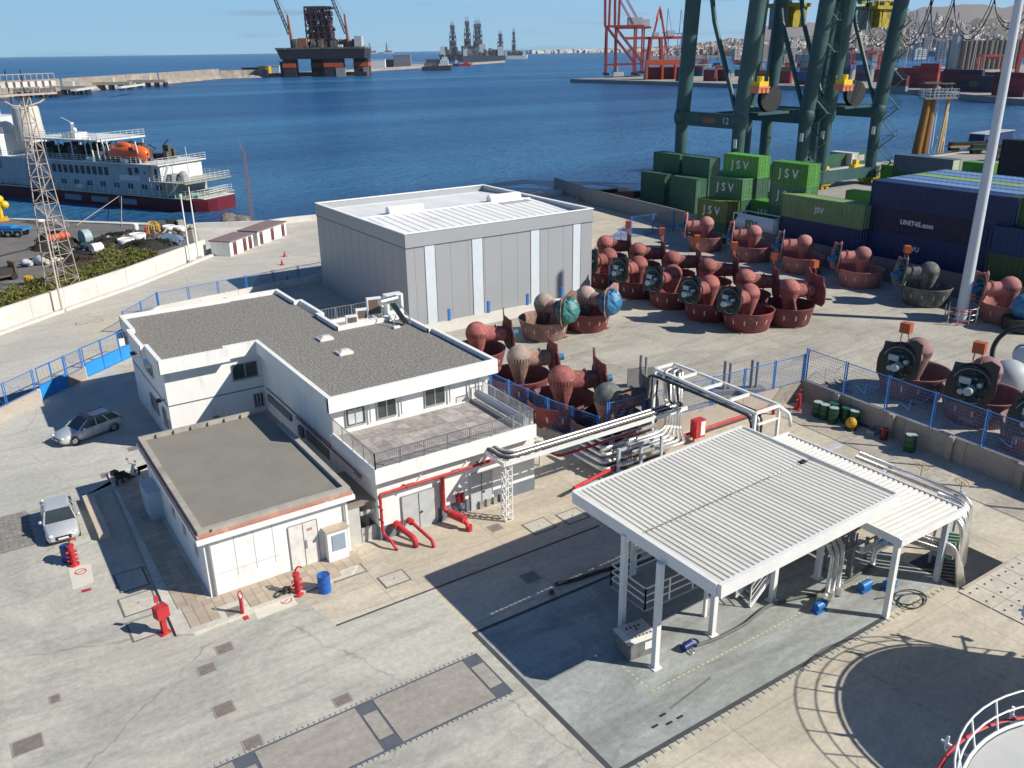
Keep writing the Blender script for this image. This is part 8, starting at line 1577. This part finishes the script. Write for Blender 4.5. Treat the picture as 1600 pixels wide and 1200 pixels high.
# low equipment, vans, sheds across the terminal
for a, b, c, h, m, l in ((1085, 1103, 112, 9, W1, 'white shed in the far terminal behind the crane leg'), (1086, 1104, 104, 10, GR, 'grey domed shed further back in the far terminal'), (1120, 1135, 112, 8, MARK('far_orange', (.4, .1, .05)), 'orange shed in the far terminal'), (1230, 1250, 106, 7, MARK('far_orange', (.4, .1, .05)), 'orange and white shed between the green cranes'), (1255, 1285, 104, 8, B4, 'blue shed between the green cranes')): farbox('terminal_shed', a, b, c, h, m, l, 'shed', 10)
redc = mat('crane_red', (0.40, 0.05, 0.055), .5, c2=(0.32, 0.04, 0.045)); orc = mat('crane_orange', (0.62, 0.10, 0.03), .5)
def sts(lb, pxa, pya, pxb, Hp, m, boom_up=True):
    a, b = AB(pxa, pxb, pya, .3); d = (b-a); L = d.length; k = L/(pxb-pxa); t = thing('quay_crane', lb, 'quay crane', tuple(a), math.atan2(d.y, d.x)); D = 14; zg = Hp*k; w_ = 1.5
    s = MB()
    for y in (0, D):
        for x in (0, L): s.bar((x, y, 0), (x, y, zg), w_)
        s.bar((0, y, zg), (L*1.25, y, zg), w_*1.3); s.bar((0, y, zg), (L, y, zg*.25), w_*.8); s.bar((0, y, zg*.22), (L, y, zg*.22), w_)
    for x in (0, L): s.bar((x, 0, zg*.22), (x, D, zg*.22), w_); s.bar((x, 0, zg), (x, D, zg), w_)
    part('frame', s, m, t); s = MB()
    for y in (2, D-2):
        s.bar((L*.08, y, zg), (L*.1, y, zg*1.85), w_*.8); s.bar((L*.1, y, zg*1.85), (L*.9, y, zg*1.05), w_*.5)
        if boom_up: s.bar((-L*.05, y, zg), (-L*.12, y, zg*2.9), w_); s.bar((L*.1, y, zg*1.85), (-L*.1, y, zg*2.5), w_*.4)
        else: s.bar((0, y, zg), (-L*1.1, y, zg), w_)
    part('boom', s, m, t); part('machinery_house', MB().box(L*.72, L*1.2, 2, D-2, zg+1, zg+8), W1, t); s = MB()
    for x in (-2, L-2):
        for y in (0, D): s.box(x, x+5, y-1, y+1, 0, 2.5)
    part('bogie', s, blackm, t); return t
sts('tall red quay crane with its boom raised out of the picture, left one', 947, 118, 992, 71, redc); sts('red quay crane right behind the left one, also with raised boom', 962, 116, 1004, 67, redc)
# low pedestal crane with A-frame
q = P(1010, 124, .3); kk = 820/FOC; t = thing('portal_crane', 'bright red A-frame portal crane with horizontal jib beside the raised ones', 'portal crane', tuple(q), math.atan2(-.55, .835)); s = MB()
for x0, x1 in ((0, 18), (24, 18)):
    for y in (0, 12): s.bar((x0*kk, y, 0), (x0*kk+ (3 if x0 == 0 else -3), y, 55*kk), 1.6)
s.bar((3, 0, 55*kk), (24*kk, 0, 55*kk), 1.5); s.bar((8*kk, 6, 55*kk), (16*kk, 6, 92*kk), 1.6); s.bar((30*kk, 6, 20), (17*kk, 6, 92*kk), 1.6); s.tube([(13*kk, 6, 80*kk), (16*kk, 6, 95*kk), (19*kk, 6, 80*kk)], 1.2); s.box(-34*kk, 55*kk, 4, 8, 53*kk, 56.5*kk); part('frame', s, mat('crane_bright', (0.55, 0.075, 0.06), .5), t); part('winch_house', MB().box(28*kk, 38*kk, 2, 10, 56.6*kk, 64*kk), W1, t); part('cab', MB().box(8*kk, 16*kk, 2, 10, 56.6*kk, 62*kk), W1, t)
q = P(1010, 125, .3); t = thing('orange_portal', 'wide orange portal frame with dark openings at the foot of the red cranes', 'portal frame', (q.x+3, q.y+4, .3), math.atan2(-.55, .835)); s = MB(); s.box(0, 62*kk, 0, 8, 19*kk, 26*kk)
for x in (0, 22, 40, 60): s.box(x*kk, (x+2.5)*kk, 0, 8, 0, 19*kk)
part('frame', s, orc, t); part('dark_stack', MB().box(3*kk, 59*kk, 9, 20, 0, 16*kk), MARK('far_maroon', (0.16, 0.025, 0.04)), t)
# straddle/RTG cranes red between stacks
def rtg(lb, px, py, w_, h, m=None):
    q = P(px, py, .3); k = (q-Vector((0, 0, 26))).length/FOC; t = thing('yard_crane', lb, 'yard crane', tuple(q), math.atan2(-.55, .835)); s = MB()
    for y in (0, 8):
        for x in (0, w_*k): s.bar((x, y, 0), (x, y, h*k), 1.1)
        s.bar((0, y, h*k), (w_*k, y, h*k), 1.4)
    s.bar((0, 0, h*k), (0, 8, h*k), 1.2); s.bar((w_*k, 0, h*k), (w_*k, 8, h*k), 1.2); part('frame', s, m or redc, t); part('trolley', MB().box(w_*k*.4, w_*k*.6, 0, 8, h*k-3, h*k+1), m or redc, t)
rf = mat('crane_far_red', (0.5, 0.08, 0.08), .5)
for a, b, w_, h, l in ((1312, 110, 18, 24, 'first of the far red yard cranes behind the right green crane'), (1352, 110, 22, 24, 'second far red yard crane, seen through the green crane legs'), (1375, 111, 14, 20, 'small far red yard crane right of the green crane'), (1530, 118, 34, 24, 'red yard crane in front of the silos'), (1302, 108, 10, 16, 'tiny red yard crane left of the first far one')): rtg(l, a, b, w_, h, rf)
q = P(1585, 128, .3); s = MB(); kq = (q).length/FOC; t = thing('quay_crane', 'dark red quay crane cut off by the right edge', 'quay crane', tuple(q), math.atan2(-.55, .835)); s.bar((0, 0, 0), (4*kq, 0, 110*kq), 2.2); s.bar((30*kq, 0, 0), (30*kq, 0, 110*kq), 2.2); s.bar((0, 0, 30*kq), (30*kq, 0, 30*kq), 2.0); part('frame', s, redc, t)
bc = mat('crane_far_blue', (0.05, 0.12, 0.30), .5)
for i, (px, top) in enumerate(((1422, 30), (1436, 28), (1452, 32), (1470, 40), (1486, 34), (1040, 22), (1060, 24), (1492, 45))):
    q = P(px, 97, 0); k = q.length/FOC; t = thing('distant_crane', 'hazy blue harbour crane far behind the terminal', 'distant crane', tuple(q), -.58, 'hazy blue cranes far behind'); s = MB(); h = (97-top)*k*.95
    for x in (-3*k, 3*k): s.bar((x, 0, 0), (x*.8, 0, h*.55), .8*k)
    s.bar((-7*k, 0, h*.55), (8*k, 0, h*.55), 1*k); s.bar((-1*k, 0, h*.55), (0, 0, h), .8*k); s.bar((0, 0, h), (7*k, 0, h*.55), .4*k); s.bar((-3*k, 0, h*.1), (3*k, 0, h*.5), .5*k); part('frame', s, bc, t)
# silos
sl_, L, h = farbox('grain_silo_block', 1497, 1592, 112, 37, MARK('silo_brown', (0.17, 0.145, 0.135)), 'brown concrete grain silo block with ribbed front, right behind the tall mast', 'silo', 30)
for k in range(12): part('silo', MB().cyl((L*(k+.5)/12, 0, 0), (L*(k+.5)/12, 0, h), L/25, n=10), MARK('silo_brown', (0.17, 0.145, 0.135)), sl_)
farbox('silo_tower', 1488, 1498, 112, 45, MARK('silo_pale', (0.35, 0.38, 0.42)), 'pale narrow lift tower at the left end of the silos', 'tower', 12); part('head_house', MB().box(L*.02, L*.1, 2, 20, h, h+8), W1, sl_)
for px, lb in ((1520, 'thin white light mast in front of the silos, left'), (1548, 'thin white light mast in front of the silos, right'), (1417, 'thin white light mast left of the silos')):
    q = P(px-5, 115, .3); k = q.length/FOC; s = MB(); s.cyl((0, 0, 0), (2.5*k, 0, 55*k), .6*k*.6, .25*k, n=6); one('light_mast', s, W1, lb, 'light mast', tuple(q), -.58)
# city and hills
bmts = [mat('city_a', (0.50, 0.47, 0.43), .8), mat('city_b', (0.42, 0.36, 0.30), .8), mat('city_c', (0.60, 0.60, 0.58), .8), mat('city_d', (0.30, 0.28, 0.28), .8), mat('city_e', (0.46, 0.33, 0.25), .8)]
nmz = ['pale stone', 'tan', 'white', 'grey', 'terracotta']
def hillz(az, d):
    """terrain height of the far hills by bearing (degrees right of the view axis) and distance"""
    if az < 10: return 0
    e = max(0, min(1, (d-3200)/3800)); r = [(10, 30), (13, 75), (16, 70), (19, 110), (22, 150), (25, 185), (28, 170), (31, 160), (36, 170), (50, 200)]
    for (a0, h0), (a1, h1) in zip(r[:-1], r[1:]):
        if a0 <= az <= a1: hh = h0+(h1-h0)*(az-a0)/(a1-a0); break
    else: hh = 300
    hh *= 1+.12*math.sin(az*2.3+d*.001)+.06*math.sin(az*6.1+1); return hh*(e**1.4)*.98
def polar(az, d): a = math.radians(az); return fwdh*(math.cos(a)*d)+right*(math.sin(a)*d)
s = MB(); s.smooth = True; NA, ND = 120, 26; vs = []
for i in range(NA+1):
    az = 8+47*i/NA
    for j in range(ND+1):
        d = 2600+7400*j/ND; p = polar(az, d); z = hillz(az, d) if j < ND else -50; z += .10*z*math.sin(i*1.7+j*2.1)*math.sin(j*1.3) if j < ND else 0; vs.append((p.x, p.y, z+.4 if j else -3))
s.add(vs, [(i*(ND+1)+j, (i+1)*(ND+1)+j, (i+1)*(ND+1)+j+1, i*(ND+1)+j+1) for i in range(NA) for j in range(ND)]); part('hills', s, mat('hill_earth', (0.17, 0.135, 0.11), .95, c2=(0.10, 0.088, 0.075), scale=.004, world=True, dirt=(0.30, 0.27, 0.24), dscale=.012), kind='structure')
s = MB(); vs = []
for i in range(41):
    az = 15+40*i/40; h = 260+300*max(0, (az-17)/12)*(1 if az < 31 else .8)+60*math.sin(i*.8)+25*math.sin(i*2.3); p = polar(az, 15000); q = polar(az, 18000); vs += [(p.x, p.y, 0), (q.x, q.y, max(20, h*1.25))]
s.smooth = True; s.add(vs, [(2*i, 2*i+2, 2*i+3, 2*i+1) for i in range(40)]); part('mountain_ridge', s, mat('mountain', (0.20, 0.17, 0.15), .95, scale=.001, world=True), kind='structure')
rr = random.Random(12); bme = {}
for i, m in enumerate(bmts):
    for j in range(3):
        s = MB(); w_, d_, h_ = (18, 14, 24) if j == 0 else ((30, 14, 15) if j == 1 else (15, 15, 42)); s.box(-w_/2, w_/2, -d_/2, d_/2, -8, h_); s.cur = 1
        for f in range(int(h_/3.4)): z = 1.2+f*3.4; s.box(-w_/2+1, w_/2-1, -d_/2-.15, -d_/2, z, z+1.2)
        s.cur = 0; s.box(-w_*.2, w_*.15, -2, 3, h_, h_+2.5); bme[(i, j)] = s.mesh('city_building', [m, mat('city_window', (0.08, 0.09, 0.11), .3)])
for k in range(295):
    az = 10.5+rr.random()**.9*24; d = rr.uniform(2700, 5800) if k % 3 else rr.uniform(1700, 2600); 
    if az < 14 and d < 2700: d = 3000
    p = polar(az, d); i = rr.randrange(5); j = rr.choice((0, 0, 1, 1, 2)); o = bpy.data.objects.new('city_building', bme[(i, j)]); COL.objects.link(o); o.location = (p.x, p.y, hillz(az, d)); sc = rr.uniform(.45, .95); o.scale = (sc, sc, sc*(.8 if d > 3500 else rr.uniform(.8, 1.3))); o.rotation_euler = (0, 0, -.58+rr.uniform(-.4, .4)); tag(o, 'distant %s city building on the far shore below the hills' % nmz[i], 'building', '%s city buildings on the far shore' % nmz[i])
s = MB(); cm = 0
for k in range(7500):
    az = 9+rr.random()*40; d = 3000+3800*rr.random()**.8; p = polar(az, d); z = hillz(az, d); w_ = rr.uniform(4, 9); 
    if math.sin(az*3.1+d*.0021)+math.sin(d*.004+az) < -.35: continue
    s.cur = rr.choice((0, 1, 2, 2, 3, 4)); s.box(p.x-w_, p.x+w_, p.y-w_*.7, p.y+w_*.7, z-5, z+rr.uniform(3, 9))
part('hillside_town', s, bmts, kind='stuff')
s = MB()
for k in range(420):   # far low coast seen left of the cranes
    az = 1.5+rr.random()*9; d = rr.uniform(6500, 7500); p = polar(az, d); w_ = rr.uniform(10, 40); s.cur = rr.choice((0, 1, 2, 2)); s.box(p.x-w_, p.x+w_, p.y-12, p.y+12, -3, rr.uniform(6, 22))
part('far_coast_town', s, bmts, kind='stuff')
s = MB(); vs = []
for i in range(30): az = 4+8*i/29; p = polar(az, 9000); q = polar(az, 10500); vs += [(p.x, p.y, -3), (q.x, q.y, 10+40*(i/29)+8*math.sin(i))]
s.add(vs, [(2*i, 2*i+2, 2*i+3, 2*i+1) for i in range(29)]); part('far_coast_hills', s, mat('mountain', (0.20, 0.17, 0.15), .95), kind='structure')
# mast forest behind the terminal
for k in range(46):
    px = rr.uniform(1090, 1400); q = P(px, rr.uniform(101, 106), .3); kq = q.length/FOC; s = MB(); h = rr.uniform(12, 34)*kq; s.bar((0, 0, 0), (0, 0, h), .5*kq); s.bar((-2*kq, 0, h*.6), (3*kq, 0, h*.8), .35*kq); s.box(-4*kq, 5*kq, 0, 6, 0, rr.uniform(3, 7)*kq); one('moored_vessel', s, rr.choice((MARK('far_navy', (0.025, 0.035, 0.08)), W1, redc, MARK('store_dark', (0.1, 0.1, 0.12)))), 'small masted vessel among many moored behind the far terminal', 'vessel', tuple(q), -.58, 'masted vessels moored behind the terminal')
# thin sea haze
hz = MB(); hz.box(-2500, 14000, -4500, 14000, -10, 620)
hm_ = bpy.data.materials.new('sea_haze'); hm_.use_nodes = True; hn = hm_.node_tree.nodes; hl = hm_.node_tree.links; hn.remove(hn['Principled BSDF']); pv_ = hn.new('ShaderNodeVolumePrincipled'); pv_.inputs['Color'].default_value = (0.80, 0.88, 0.97, 1); pv_.inputs['Density'].default_value = HAZE_D; pv_.inputs['Anisotropy'].default_value = 0.2; hl.new(pv_.outputs['Volume'], hn['Material Output'].inputs['Volume'])
if HAZE_D > 0: part('haze', hz, hm_, kind='stuff')
